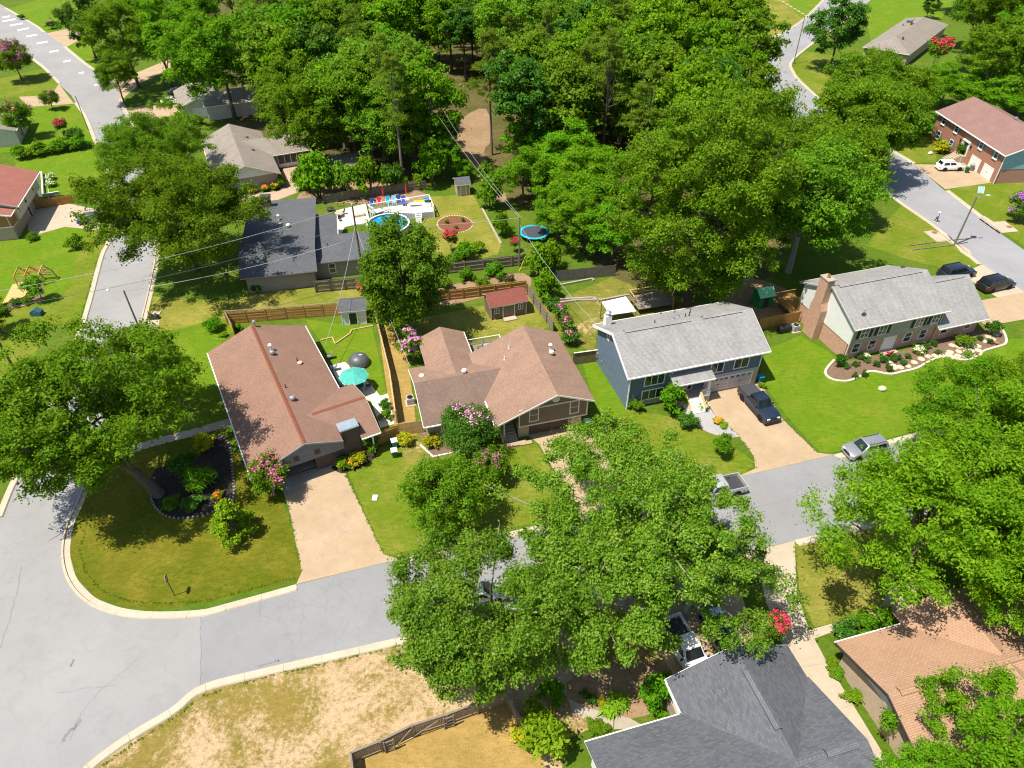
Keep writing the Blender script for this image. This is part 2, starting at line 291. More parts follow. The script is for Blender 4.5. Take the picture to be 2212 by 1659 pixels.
PK = petals('pink_blossom', (.55, .06, .2), (.85, .25, .45)); LPK = petals('light_pink_blossom', (.62, .2, .42), (.85, .45, .65)); RDP = petals('red_blossom', (.45, .015, .05), (.7, .06, .12)); PUR = petals('purple_blossom', (.25, .08, .34), (.48, .2, .55)); ORG = petals('orange_blossom', (.7, .16, .02), (.85, .45, .03)); DRS = petals('dusky_rose_blossom', (.22, .06, .11), (.42, .16, .24))
# ------------------------------------------------------------------ setting: ground, streets, lawns, drives
def sheet(name, pts, z, mat, kind='structure', smooth=0, world=False, parent=None, thick=0):
    pts = spline(pts, smooth, True) if smooth else pts
    w = [p if world else P(*p) for p in pts]
    n = len(w); a = sum(w[i][0] * w[(i + 1) % n][1] - w[(i + 1) % n][0] * w[i][1] for i in range(n))
    if a < 0: w = w[::-1]
    mb = MB()
    if thick: mb.prism(w, z - thick, z)
    else: mb.poly([(x, y, z) for x, y in w])
    o = mb.build(name, mat, parent)
    if kind: o['kind'] = kind
    return o
sheet('ground', [(-420, -60), (420, -60), (420, 620), (-420, 620)], 0, GGR, world=True)
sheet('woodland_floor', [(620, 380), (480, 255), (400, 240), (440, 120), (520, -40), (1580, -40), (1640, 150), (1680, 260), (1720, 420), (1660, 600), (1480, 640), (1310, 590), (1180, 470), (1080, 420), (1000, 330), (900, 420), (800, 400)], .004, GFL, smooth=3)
rdb = sheet('side_street', [(435, 1318), (330, 1322), (262, 1314), (205, 1292), (165, 1250), (150, 1195), (158, 1135), (180, 1085), (205, 1020), (235, 940), (262, 860), (291, 768), (312, 703), (334, 611), (345, 540), (338, 450), (318, 360), (292, 280), (263, 213), (242, 172), (193, 141), (143, 100), (80, 55), (15, 17), (-60, -25), (-120, 30), (-20, 70), (50, 115), (91, 146), (125, 180), (154, 206), (182, 255), (203, 307), (224, 357), (238, 430), (236, 490), (229, 526), (213, 560), (174, 698), (110, 860), (60, 970), (18, 1052), (-10, 1120), (-300, 1500), (-300, 1900), (60, 1900), (180, 1659), (270, 1590), (370, 1530), (432, 1482)], .008, ASPH2)
rda = sheet('front_street', [(435, 1318), (640, 1263), (860, 1208), (1100, 1150), (1350, 1088), (1590, 1032), (1780, 987), (2000, 930), (2300, 860), (2480, 990), (2100, 1075), (1790, 1150), (1640, 1186), (1400, 1248), (1100, 1320), (840, 1383), (560, 1447), (432, 1482)], .0085, ASPH)
rdc = sheet('far_street', [(1800, -20), (1740, 40), (1695, 70), (1655, 92), (1650, 130), (1662, 190), (1690, 225), (1750, 290), (1830, 350), (1900, 400), (1952, 440), (2027, 492), (2120, 570), (2212, 632), (2350, 730), (2350, 640), (2212, 540), (2165, 507), (2115, 468), (2037, 409), (1975, 356), (1880, 300), (1790, 235), (1727, 177), (1711, 156), (1706, 135), (1735, 107), (1800, 60), (1855, 21), (1895, -20)], .0085, ASPH3, smooth=3)
# lawns
for mat, z, pts, sm in [
    (GOL, .005, [(178, 1092), (150, 1190), (165, 1248), (205, 1288), (265, 1311), (335, 1318), (440, 1302), (652, 1250), (652, 1235), (601, 1035), (548, 1050), (520, 985), (440, 940), (320, 955), (212, 985)], 0),
    (GBR, .006, [(318, 728), (420, 700), (490, 690), (505, 715), (455, 762), (500, 905), (430, 925), (330, 945), (212, 985), (262, 870), (292, 775)], 0),
    (GMX, .005, [(745, 1005), (828, 1200), (880, 1190), (1010, 1160), (1240, 1110), (1160, 960), (1060, 950), (940, 985), (790, 960)], 0),
    (GBR, .007, [(660, 690), (740, 700), (800, 700), (812, 740), (850, 920), (810, 945), (760, 850), (690, 735)], 0),
    (GST, .006, [(815, 690), (850, 700), (880, 770), (905, 960), (850, 925), (838, 860)], 0),
    (GYL, .006, [(850, 700), (1045, 660), (1140, 620), (1190, 705), (1040, 760), (960, 720), (880, 760)], 0),
    (GBR, .005, [(1252, 765), (1295, 760), (1352, 885), (1420, 925), (1300, 960), (1285, 870)], 0),
    (GMX, .006, [(1352, 885), (1480, 905), (1560, 945), (1632, 1000), (1600, 1030), (1400, 1075), (1330, 1000), (1290, 955)], 0),
    (GBR, .006, [(1640, 815), (1655, 755), (1730, 725), (1830, 785), (2150, 735), (2350, 720), (2350, 850), (2000, 925), (1800, 978), (1770, 975), (1700, 900)], 0),
    (GBK, .005, [(1170, 660), (1320, 600), (1480, 650), (1600, 660), (1560, 690), (1290, 700), (1285, 765), (1205, 720)], 0),
    (GYL, .005, [(920, 425), (1020, 420), (1085, 520), (1075, 550), (960, 575), (910, 480)], 0),
    (GDR, .005, [(180, 1662), (270, 1593), (370, 1533), (435, 1486), (560, 1450), (840, 1386), (1100, 1324), (1300, 1277), (1420, 1250), (1470, 1480), (1220, 1600), (1200, 1800), (0, 1900)], 0),
    (GST, .0065, [(750, 1659), (960, 1562), (1090, 1500), (1130, 1560), (1200, 1700), (760, 1800)], 0),
    (GYL, .005, [(1716, 1168), (1800, 1148), (2060, 1085), (1935, 1315), (1760, 1355), (1728, 1290)], 0),
    (GMX, .005, [(100, 700), (170, 698), (213, 560), (229, 526), (200, 470), (0, 500), (-200, 700), (-200, 900), (30, 900)], 0),
    (GBR, .006, [(0, 505), (140, 492), (190, 480), (165, 560), (120, 650), (-40, 640)], 3),
    (GBR, .005, [(30, 345), (190, 315), (225, 360), (232, 410), (150, 425), (100, 415), (105, 375), (40, 385)], 0),
    (GBR, .005, [(0, 235), (62, 231), (160, 224), (182, 255), (203, 307), (0, 330)], 0),
    (GMX, .005, [(0, 170), (90, 148), (127, 183), (112, 206), (0, 212)], 0),
    (GBR, .005, [(20, 18), (140, -20), (240, 30), (168, 60), (105, 75), (60, 48)], 0), (GBR, .005, [(143, 100), (172, 84), (260, 130), (242, 170), (193, 141)], 0),
    (GYL, .005, [(330, 640), (480, 650), (690, 610), (812, 600), (800, 640), (490, 690), (320, 725)], 0),
    (GYL, .005, [(1560, -30), (1790, -20), (1740, 40), (1695, 68), (1655, 90), (1625, 40)], 0), (GBR, .006, [(1690, -30), (1790, -20), (1735, 42), (1715, 25)], 0),
    (GBR, .005, [(1870, 18), (1900, -20), (2100, -40), (2000, 80), (1880, 90)], 0), (GMX, .006, [(1735, 110), (1712, 150), (1730, 180), (1800, 225), (1800, 120)], 0),
    (GMX, .005, [(1880, 290), (1975, 352), (2020, 350), (2030, 300), (2000, 270)], 0), (GMX, .005, [(2040, 412), (2150, 390), (2350, 400), (2350, 630), (2212, 530), (2165, 500)], 0),
    (GMX, .005, [(1870, 530), (1950, 440), (2027, 493), (2117, 572), (2080, 590), (1960, 560)], 0),
    (DIRT, .006, [(1000, 255), (1050, 235), (1062, 300), (1045, 330), (1075, 390), (1095, 430), (1080, 440), (1045, 400), (985, 300)], 3), (DIRT, .0065, [(905, 640), (1000, 610), (1130, 590), (1140, 625), (1050, 640), (960, 660)], 3),
    (DIRT, .0065, [(1540, 640), (1620, 600), (1720, 640), (1700, 690), (1640, 690)], 3), (DIRT, .0062, [(640, 430), (720, 395), (860, 400), (930, 430), (800, 440)], 3),
    (DIRT, .0068, [(1230, 1470), (1400, 1430), (1470, 1470), (1440, 1530), (1280, 1560)], 3)]:
    sheet('lawn' if mat is not DIRT else 'bare_earth', pts, z, mat, smooth=sm)
# driveways and walks
for nm, mat, z, pts, sm in [
    ('driveway', CONC, .014, [(601, 1036), (622, 1090), (652, 1235), (640, 1262), (860, 1208), (828, 1197), (742, 1015), (716, 1000), (700, 1005)], 0),
    ('driveway', CONC, .014, [(1140, 940), (1262, 905), (1370, 1082), (1250, 1112), (1165, 960)], 0),
    ('driveway', CONC, .014, [(1528, 868), (1535, 850), (1640, 822), (1690, 905), (1765, 978), (1800, 982), (1585, 1033), (1632, 1012), (1628, 985), (1590, 935), (1545, 898)], 0),
    ('driveway', CONC, .014, [(1972, 355), (2040, 356), (2110, 345), (2152, 372), (2146, 394), (2042, 409)], 0),
    ('driveway', CONW, .014, [(2075, 592), (2122, 571), (2250, 655), (2250, 690), (2150, 640)], 0),
    ('driveway', CONC, .017, [(2085, 655), (2250, 625), (2250, 700), (2212, 690), (2132, 704), (2110, 690)], 0),
    ('driveway', CONW, .014, [(1628, 1190), (1716, 1168), (1722, 1284), (1748, 1359), (1787, 1432), (1896, 1609), (1960, 1720), (1880, 1760), (1850, 1640), (1700, 1420), (1655, 1300)], 0),
    ('driveway', CONC, .015, [(1395, 1250), (1580, 1203), (1640, 1420), (1465, 1478), (1420, 1400)], 0),
    ('driveway', CONC, .014, [(100, 72), (168, 58), (175, 84), (143, 102)], 0), ('driveway', CONC, .014, [(40, 209), (112, 206), (127, 181), (160, 224), (62, 231)], 0),
    ('driveway', CONC, .014, [(243, 172), (300, 155), (372, 125), (372, 145), (300, 182), (264, 215)], 0), ('driveway', CONC, .014, [(276, 238), (330, 222), (410, 222), (422, 240), (290, 265)], 0),
    ('driveway', concrete('rosy_concrete', (.36, .25, .18), (.45, .33, .25), (.28, .2, .15)), .014, [(455, 446), (470, 428), (605, 412), (608, 372), (625, 345), (700, 345), (720, 365), (650, 382), (645, 415), (600, 432)], 0),
    ('driveway', CONW, .014, [(58, 455), (150, 440), (222, 455), (214, 498), (140, 490), (62, 512)], 0),
    ('garage_apron', CONG, .018, [(603, 1040), (623, 1068), (722, 1010), (716, 998)], 0),
    ('walk', CONW, .013, [(212, 985), (330, 948), (432, 922), (494, 903), (499, 921), (440, 937), (330, 965), (205, 1005)], 0),
    ('walk', concrete('grey_stamped_walk', (.28, .26, .26), (.38, .36, .36), (.22, .2, .2)), .013, [(1475, 893), (1492, 884), (1528, 878), (1545, 898), (1575, 920), (1606, 941), (1570, 944), (1530, 934), (1496, 912)], 3),
    ('walk', CONW, .018, [(1748, 1361), (1894, 1320), (1930, 1326), (1790, 1368), (1758, 1380)], 0), ('walk', CONW, .016, [(1894, 1322), (1935, 1330), (1985, 1290), (1960, 1240), (1930, 1260)], 0),
    ('patio', CONP, .016, [(712, 790), (745, 782), (800, 830), (822, 856), (795, 868), (765, 830), (738, 836)], 0), ('patio', CONP, .014, [(800, 862), (838, 850), (852, 915), (822, 925)], 0),
    ('patio', CONP, .014, [(725, 455), (790, 440), (800, 480), (745, 490), (735, 510), (722, 500)], 0),
    ('terrace', concrete('slate_terrace', (.05, .06, .075), (.10, .11, .13), (.07, .08, .09)), .014, [(52, 380), (82, 376), (88, 430), (75, 442), (55, 440)], 0),
    ('gutter_slab', CONW, .016, [(2045, 505), (2042, 512), (2095, 540), (2100, 556), (2120, 574), (2075, 545)], 0)]:
    sheet(nm, pts, z, mat, smooth=sm)
for (a, b) in [((1722, 1284), (1660, 1310)), ((1748, 1359), (1690, 1385)), ((1787, 1432), (1720, 1440)), ((1842, 1520), (1790, 1540))]:
    sheet('joint', [a, b, (b[0] + 1.5, b[1] + 2.2), (a[0] + 1.5, a[1] + 2.2)], .0165, CONG)
sheet('joint', [(640, 1180), (760, 1140), (760.8, 1141.6), (640.8, 1181.6)], .0165, CONG); sheet('joint', [(622, 1088), (735, 1042), (735.6, 1043.4), (622.6, 1089.4)], .0165, CONG)
# path slabs by the charcoal house
pth = bpy.data.objects.new('garden_walk', None); COL.objects.link(pth); pth['kind'] = 'structure'
for q in [[(560, 1090), (705, 1163), (668, 1252), (600, 1200)], [(712, 1170), (948, 1228), (936, 1350), (850, 1330), (676, 1256)], [(956, 1230), (1080, 1260), (1170, 1310), (1080, 1345), (944, 1350)], [(470, 930), (540, 880), (555, 1075), (500, 1010)]]:
    sheet('slab', [(1080 + x * .2604, 1224 + y * .2604) for x, y in q], .03, CONG, None, parent=pth, thick=.05)

# tar seams and oil marks on the asphalt
def seam(pts, w, rd, mat, nm='tar_seam'):
    c = [P(*q) for q in spline(pts, 5)]; c = [(x + rnd.gauss(0, .05), y + rnd.gauss(0, .05)) for x, y in c]; l = [(a[0], a[1]) for a in offset_line(c, w / 2)]; r_ = offset_line(c, -w / 2); mb = MB()
    for i in range(len(c) - 1): mb.poly([(*r_[i], .0125), (*r_[i + 1], .0125), (*l[i + 1], .0125), (*l[i], .0125)])
    mb.build(nm, mat, rd)
TAR = plain('old_tar', (.165, .165, .168), .8, .2, var=.3); OIL = plain('oil_mark', (.185, .185, .188), .8, .2, var=.3)
def offset_line(w, d):
    out = []
    for i in range(len(w)):
        a = w[max(0, i - 1)]; b = w[min(len(w) - 1, i + 1)]; t = Vector((b[0] - a[0], b[1] - a[1])).normalized(); out.append((w[i][0] - t.y * d, w[i][1] + t.x * d))
    return out
for q, w_, rd in (([(47, 1224), (34, 1289), (23, 1333), (10, 1370), (-4, 1417)], .05, rdb), ([(298, 1424), (260, 1456), (221, 1487), (180, 1535), (150, 1600)], .035, rdb), ([(120, 1500), (170, 1490), (250, 1482)], .03, rdb), ([(433, 1320), (434, 1400), (432, 1480)], .045, rdb), ([(560, 1330), (600, 1345), (640, 1400)], .025, rda), ([(1600, 1100), (1680, 1085), (1790, 1050)], .03, rda)): seam(q, w_, rd, TAR)
for q, w_, rd in (([(135, 1600), (150, 1580), (175, 1555)], .28, rdb), ([(560, 1438), (590, 1430), (605, 1428)], .16, rda), ([(150, 1440), (160, 1425)], .18, rdb)): seam(q, w_, rd, OIL, 'oil_mark')
# kerbs: gutter pan + raised kerb, in cast lengths
def offset_line(w, d):
    out = []
    for i in range(len(w)):
        a = w[max(0, i - 1)]; b = w[min(len(w) - 1, i + 1)]; t = Vector((b[0] - a[0], b[1] - a[1])).normalized(); out.append((w[i][0] - t.y * d, w[i][1] + t.x * d))
    return out
def kerb(pts, side, seg=3.0, n=6):
    """pts along the asphalt edge; side=+1 when the verge is to the left of the walking direction"""
    w = [P(*p) for p in spline(pts, n)]; root = bpy.data.objects.new('kerb', None); COL.objects.link(root); root['kind'] = 'structure'
    L = [0]
    for a, b in zip(w, w[1:]): L.append(L[-1] + math.dist(a, b))
    prof = [(-.05, .012), (.42, .02), (.47, .13), (.62, .135), (.70, .02)]
    def at(s):
        i = min(max(1, next((k for k, l in enumerate(L) if l >= s), len(L) - 1)), len(L) - 1); t = (s - L[i - 1]) / max(1e-6, L[i] - L[i - 1])
        a, b = w[i - 1], w[i]; d = Vector((b[0] - a[0], b[1] - a[1])).normalized(); return Vector((a[0] + (b[0] - a[0]) * t, a[1] + (b[1] - a[1]) * t)), Vector((-d.y, d.x)) * side
    s = 0
    while s < L[-1] - .2:
        e = min(L[-1], s + seg); mb = MB(); k = 4; rows = []
        for j in range(k + 1):
            p, nn = at(s + .012 + (e - s - .024) * j / k); rows.append([(p.x + nn.x * o, p.y + nn.y * o, h) for o, h in prof])
        v = [q for r in rows for q in r]; m = len(prof); f = []
        for j in range(k):
            for i in range(m - 1):
                q = (j * m + i, j * m + i + 1, (j + 1) * m + i + 1, (j + 1) * m + i); f.append(q if side < 0 else q[::-1])
        mb.add(v, f); mb.build('kerb_length', CONK, root); s = e
kerb([(640, 1263), (500, 1302), (435, 1318), (330, 1322), (262, 1314), (205, 1292), (165, 1250), (150, 1195), (158, 1135), (180, 1085), (205, 1020), (235, 940), (262, 860), (291, 768), (312, 703), (334, 611), (345, 540), (338, 450), (318, 360), (292, 280), (263, 213)], 1)
kerb([(1248, 1114), (1100, 1150), (862, 1208)], 1)
kerb([(1585, 1033), (1500, 1053), (1368, 1084)], 1); kerb([(2300, 860), (2000, 930), (1802, 983)], 1)
kerb([(60, 1850), (110, 1745), (180, 1659), (270, 1590), (370, 1530), (432, 1482), (560, 1447), (840, 1383), (1100, 1320), (1395, 1250)], -1); kerb([(1580, 1203), (1630, 1190)], -1); kerb([(1716, 1168), (1790, 1150), (2100, 1075)], -1)
kerb([(-10, 1120), (18, 1052), (60, 970), (110, 860), (174, 698), (213, 560), (229, 526), (236, 490), (238, 430), (224, 357), (203, 307), (182, 255), (160, 222)], -1); kerb([(125, 180), (91, 146), (50, 115)], 1 - 2)
kerb([(242, 172), (193, 141), (143, 101)], 1); kerb([(98, 70), (80, 55), (15, 17)], 1)
kerb([(1690, 225), (1662, 190), (1650, 130), (1655, 92), (1695, 70), (1740, 40), (1800, -20)], 1, 6); kerb([(2120, 571), (2027, 492), (1952, 440), (1900, 400)], 1, 4)
kerb([(1855, 21), (1800, 60), (1735, 107), (1706, 135), (1711, 156), (1727, 177), (1790, 235)], 1, 6); kerb([(2042, 412), (2115, 468), (2150, 495)], 1, 4); kerb([(1880, 300), (1972, 354)], 1, 4)
# painted speed-hump bars on the side street
for i, (x, y, w) in enumerate([(75, 168, 105), (135, 203, 105), (192, 243, 98), (262, 296, 92), (350, 353, 90), (448, 425, 76), (557, 507, 60), (675, 604, 42), (798, 703, 28), (52, 140, 60)]):
    X, Y = x * .2604, y * .2604; h = w * .2604 / 2; k = 1.5
    sheet('painted_bar', [(X - h, Y + h * .18 - k), (X + h, Y - h * .18 - k), (X + h, Y - h * .18 + k), (X - h, Y + h * .18 + k)], .0125, WHITE, None, parent=rdb)
# storm-drain boxes with iron covers
IRON = plain('rusty_iron', (.24, .12, .07), .8, .2, .2)
def zp(q): return [((2760 + x * 312 / 2212) / 1.38879, (540 + y * 312 / 2212) / 1.38879) for x, y in q]
def drain(label, q, cov, slot=None):
    root = thing('storm_drain_box', label, 'drain', P3(*zp([cov])[0])); ox, oy = P(*zp([cov])[0])
    MB().prism([(P(*p)[0] - ox, P(*p)[1] - oy) for p in zp(q)], -.05, .14).build('concrete_top', CONW, root, bevel=.02)
    MB().lathe([(.42, .14), (.42, .155), (.36, .165), (.01, .165)], n=20).build('cover', IRON, root, 30)
    if slot:
        a, b = [P(*p) for p in zp(slot)]
        for k in range(4):
            p = [(a[0] + (b[0] - a[0]) * t - ox, a[1] + (b[1] - a[1]) * t - oy, .075) for t in (k / 4 + .01, (k + 1) / 4 - .03)]; MB().bar(p[0], p[1], .16, .13).build('inlet_slot', BLACKM, root)
drain('pale concrete storm drain top with rusty cover beside purple-flowered bush', [(1280, 790), (1370, 780), (1560, 905), (1800, 890), (2095, 1105), (1740, 1140)], (1890, 1015), ((1265, 835), (1705, 1150)))
drain('pale concrete storm drain top with rusty cover near the street light', [(75, 1110), (265, 1085), (420, 1140), (700, 1380), (575, 1315), (370, 1340)], (300, 1135))
# ------------------------------------------------------------------ building kit
def R_(x0, x1, y0, y1, ze0, zr, ze1=None, axis='x', r=None):
    ze1 = ze0 if ze1 is None else ze1
    if r is None: r = (y0 + y1) / 2 if axis == 'x' else (x0 + x1) / 2
    return dict(x0=x0, x1=x1, y0=y0, y1=y1, ze0=ze0, ze1=ze1, zr=zr, axis=axis, r=r)
def zroof(R, u):
    a, b = (R['y0'], R['y1']) if R['axis'] == 'x' else (R['x0'], R['x1'])
    return R['ze0'] + (R['zr'] - R['ze0']) * (u - a) / (R['r'] - a) if u < R['r'] else R['ze1'] + (R['zr'] - R['ze1']) * (b - u) / (b - R['r'])
def gable(mb, R, t=.14, m=0, m2=1):
    x0, x1, y0, y1, a, b, z, r = (R[k] for k in ('x0', 'x1', 'y0', 'y1', 'ze0', 'ze1', 'zr', 'r'))
    if R['axis'] == 'x':
        mb.slab([(x0, y0, a), (x1, y0, a), (x1, r, z), (x0, r, z)], t, m, m2); mb.slab([(x1, y1, b), (x0, y1, b), (x0, r, z), (x1, r, z)], t, m, m2)
    else:
        mb.slab([(x0, y1, a), (x0, y0, a), (r, y0, z), (r, y1, z)], t, m, m2); mb.slab([(x1, y0, b), (x1, y1, b), (r, y1, z), (r, y0, z)], t, m, m2)
    return mb
def gbody(mb, R, o=(.4, .4, .4, .4), z0=0, m=0, zlo=None):
    """wall body under a gable roof; o = insets left, right, front, back"""
    x0, x1, y0, y1 = R['x0'] + o[0], R['x1'] - o[1], R['y0'] + o[2], R['y1'] - o[3]; d = .142
    if R['axis'] == 'x':
        pr = [(y0, z0), (y0, zroof(R, y0) - d), (R['r'], R['zr'] - d), (y1, zroof(R, y1) - d), (y1, z0)]; mb.extr([(x0, y, z) for y, z in pr][::-1], (x1 - x0, 0, 0), m)
    else:
        pr = [(x0, z0), (x0, zroof(R, x0) - d), (R['r'], R['zr'] - d), (x1, zroof(R, x1) - d), (x1, z0)]; mb.extr([(x, y0, z) for x, z in pr], (0, y1 - y0, 0), m)
    return mb
def eaves(parent, R, mat=WHITE, sides='01', w=.11, h=.13):
    for s in sides:
        z = (R['ze0'] if s == '0' else R['ze1']) - .05; mb = MB()
        if R['axis'] == 'x':
            y = R['y0'] - w / 2 if s == '0' else R['y1'] + w / 2; mb.box(R['x0'], y - w / 2, z - h, R['x1'], y + w / 2, z)
        else:
            x = R['x0'] - w / 2 if s == '0' else R['x1'] + w / 2; mb.box(x - w / 2, R['y0'], z - h, x + w / 2, R['y1'], z)
        mb.build('gutter', mat, parent)
def rakes(parent, R, mat=WHITE, ends='01', t=.05, h=.2):
    for e in ends:
        mb = MB(); z = -.05
        if R['axis'] == 'x':
            x = R['x0'] - t if e == '0' else R['x1']
            for a, za in ((R['y0'], R['ze0']), (R['y1'], R['ze1'])): mb.extr([(x, a, za + z), (x, R['r'], R['zr'] + z), (x, R['r'], R['zr'] + z - h), (x, a, za + z - h)], (t, 0, 0))
        else:
            y = R['y0'] - t if e == '0' else R['y1']
            for a, za in ((R['x0'], R['ze0']), (R['x1'], R['ze1'])): mb.extr([(a, y, za + z), (R['r'], y, R['zr'] + z), (R['r'], y, R['zr'] + z - h), (a, y, za + z - h)], (0, t, 0))
        mb.build('rake_board', mat, parent)
CACHE = {}
ROT = {'F': 0, 'R': math.pi / 2, 'L': -math.pi / 2, 'B': math.pi}
def window(parent, loc, w, h, nx=1, ny=2, face='F', mat=WHITE, fw=.09, shutter=None, sill=None, name='window', pane=None):
    key = ('win', w, h, nx, ny, mat.name, fw, sill)
    if key not in CACHE:
        mb = MB(); d = .07
        mb.box(-w / 2 - fw, -d, -fw, w / 2 + fw, 0, 0); mb.box(-w / 2 - fw, -d, h, w / 2 + fw, 0, h + fw); mb.box(-w / 2 - fw, -d, 0, -w / 2, 0, h); mb.box(w / 2, -d, 0, w / 2 + fw, 0, h)
        for i in range(1, nx): x = -w / 2 + w * i / nx; mb.box(x - .035, -d + .012, 0, x + .035, 0, h)
        for j in range(1, ny): z = h * j / ny; mb.box(-w / 2, -d + .02, z - .025, w / 2, 0, z + .025)
        if sill: mb.box(-w / 2 - fw - .05, -.16, -fw - .12, w / 2 + fw + .05, 0, -fw)
        pw, ph = w / nx, h / ny; pb = MB().box(-pw / 2 + .03, -.03, -ph / 2 + .03, pw / 2 - .03, -.02, ph / 2 - .03)
        CACHE[key] = (mb.mesh('window_frame', mat), pb.mesh('pane', GLASS))
    fm, pm = CACHE[key]; o = obj(name, fm, parent, loc, ROT[face])
    for i in range(nx):
        for j in range(ny): obj('pane', pm, o, (-w / 2 + w * (i + .5) / nx, 0, h * (j + .5) / ny))
    if shutter:
        sk = ('shut', h, shutter.name)
        if sk not in CACHE:
            mb = MB().box(-.24, -.05, -.05, .24, -.01, h + .05)
            for k in range(int(h / .1)): mb.box(-.18, -.062, .03 + k * .1, .18, -.05, .085 + k * .1)
            CACHE[sk] = mb.mesh('shutter', shutter)
        for s in (-1, 1): obj('shutter', CACHE[sk], o, (s * (w / 2 + fw + .26), 0, 0))
    return o
def door(parent, loc, w, h, mat, frame=WHITE, face='F', lights=0):
    mb = MB(); mb.box(-w / 2 - .12, -.08, 0, -w / 2, 0, h + .12); mb.box(w / 2, -.08, 0, w / 2 + .12, 0, h + .12); mb.box(-w / 2, -.08, h, w / 2, 0, h + .12)
    o = mb.build('door', frame, parent, loc=loc, rz=ROT[face])
    lf = MB().box(-w / 2 + .01, -.04, .02, w / 2 - .01, -.01, h - .01)
    for sx in (-1, 1):
        for z in (.15, h * .52): lf.box(sx * w * .25 - w * .17, -.052, z, sx * w * .25 + w * .17, -.04, z + h * .36)
    lf.build('leaf', mat, o); MB().lathe([(.03, 0), (.035, .03), (.01, .06)], (w * .4, -.07, 1.0), 8).build('handle', STEEL, o)
    return o
def garage(parent, loc, w, h, mat=WHITE, frame=WHITE, rows=4, glaz=False):
    mb = MB(); mb.box(-w / 2 - .12, -.07, 0, -w / 2, 0, h + .12); mb.box(w / 2, -.07, 0, w / 2 + .12, 0, h + .12); mb.box(-w / 2, -.07, h, w / 2, 0, h + .12)
    o = mb.build('garage_door', frame, parent, loc=loc)
    ph = h / rows; pb = MB().box(-w / 2 + .01, -.04, .008, w / 2 - .01, -.01, ph - .008); n = max(2, int(w / .6))
    for i in range(n): x = -w / 2 + w * (i + .5) / n; pb.box(x - w / n * .4, -.052, ph * .18, x + w / n * .4, -.04, ph * .82)
    me = pb.mesh('panel', mat)
    for r in range(rows): obj('panel', me, o, (0, 0, r * ph))
    if glaz:
        gm = MB().box(-.2, -.06, ph * .3, .2, -.053, ph * .7).mesh('pane', GLASS)
        for i in range(4): obj('pane', gm, o, (-w / 2 + w * (i + .5) / 4, 0, (rows - 1) * ph))
    MB().box(-.1, -.09, h * .5, .1, -.055, h * .5 + .05).build('handle', BLACKM, o)
    return o
def vent(parent, x, y, z, kind='turbine', mat=None):
    mb = MB()
    if kind == 'turbine': mb.lathe([(.14, -.25), (.14, .12), (.26, .16), (.33, .32), (.27, .48), (.08, .54), (.01, .55)], n=12); o = mb.build('roof_vent', mat or STEEL, parent, 40, loc=(x, y, z))
    elif kind == 'pipe': mb.lathe([(.06, -.2), (.06, .45), (.03, .45), (.03, .3)], n=8); mb.lathe([(.16, -.12), (.07, .08), (.065, .1)], n=8); o = mb.build('vent_pipe', mat or DARKM, parent, 40, loc=(x, y, z))
    elif kind == 'flue': mb.lathe([(.10, -.25), (.10, .65), (.22, .66), (.24, .72), (.16, .86), (.01, .9)], n=10); o = mb.build('flue', mat or STEEL, parent, 40, loc=(x, y, z))
    else: mb.lathe([(.2, -.2), (.2, .06), (.3, .08), (.29, .15), (.12, .22), (.01, .23)], n=12); o = mb.build('roof_vent', mat or STEEL, parent, 40, loc=(x, y, z))
    return o
def ridge_caps(parent, R, mat, step=.3, w=.17, x0=None, x1=None, name='ridge_cap'):
    a, b = (R['x0'], R['x1']) if R['axis'] == 'x' else (R['y0'], R['y1']); a = a if x0 is None else x0; b = b if x1 is None else x1
    h = w * (R['zr'] - R['ze0']) / abs(R['r'] - (R['y0'] if R['axis'] == 'x' else R['x0']))
    mb = MB(); L = step * 1.12
    for s in (-1, 1):
        q = [(0, 0, .045), (L, 0, .012), (L, s * w, -h + .012), (0, s * w, -h + .045)]; q = q if s < 0 else q[::-1]; mb.slab(q, .02)
    me = mb.mesh(name, mat); n = int((b - a) / step)
    for i in range(n):
        o = obj(name, me, parent, (a + i * step, R['r'], R['zr'] + .01) if R['axis'] == 'x' else (R['r'], a + i * step, R['zr'] + .01), 0 if R['axis'] == 'x' else math.pi / 2)
        o.rotation_euler.z += rnd.uniform(-.02, .02)
def ridge_vent(parent, R, a, b, mat, w=.35):
    h = w * (R['zr'] - R['ze0']) / abs(R['r'] - (R['y0'] if R['axis'] == 'x' else R['x0'])); mb = MB(); z = R['zr']; r = R['r']
    for s in (-1, 1):
        if R['axis'] == 'x': q = [(a, r, z + .12), (b, r, z + .12), (b, r + s * w, z - h + .1), (a, r + s * w, z - h + .1)]
        else: q = [(r, a, z + .12), (r, b, z + .12), (r + s * w, b, z - h + .1), (r + s * w, a, z - h + .1)]
        if (s > 0) == (R['axis'] == 'x'): pass
        mb.slab(q if (s > 0) == (R['axis'] == 'x') else q[::-1], .09, 0, 1)
    return mb.build('ridge_vent', [mat, BLACKM], parent)
def slats(mb, p0, p1, n, w, h, up):
    for i in range(n):
        t = (i + .5) / n; x = p0[0] + (p1[0] - p0[0]) * t; y = p0[1] + (p1[1] - p0[1]) * t; mb.box(x - w / 2, y - w / 2, h, x + w / 2, y + w / 2, up)
def dish(parent, loc, rz=2.2):
    o = MB().tube([(0, 0, -.1), (0, 0, .5)], .03, 6).tube([(0, 0, .45), (.35, 0, .5)], .02, 5).build('satellite_dish', STEEL, parent, loc=loc, rz=rz)
    d = MB().lathe([(.01, 0), (.2, .03), (.36, .1), (.36, .115), (.2, .05), (.01, .02)], n=16).build('reflector', plain('dish_grey', (.2, .2, .22), .5), o, 40, loc=(0, 0, .5)); d.rotation_euler = (0, math.radians(60), 0)
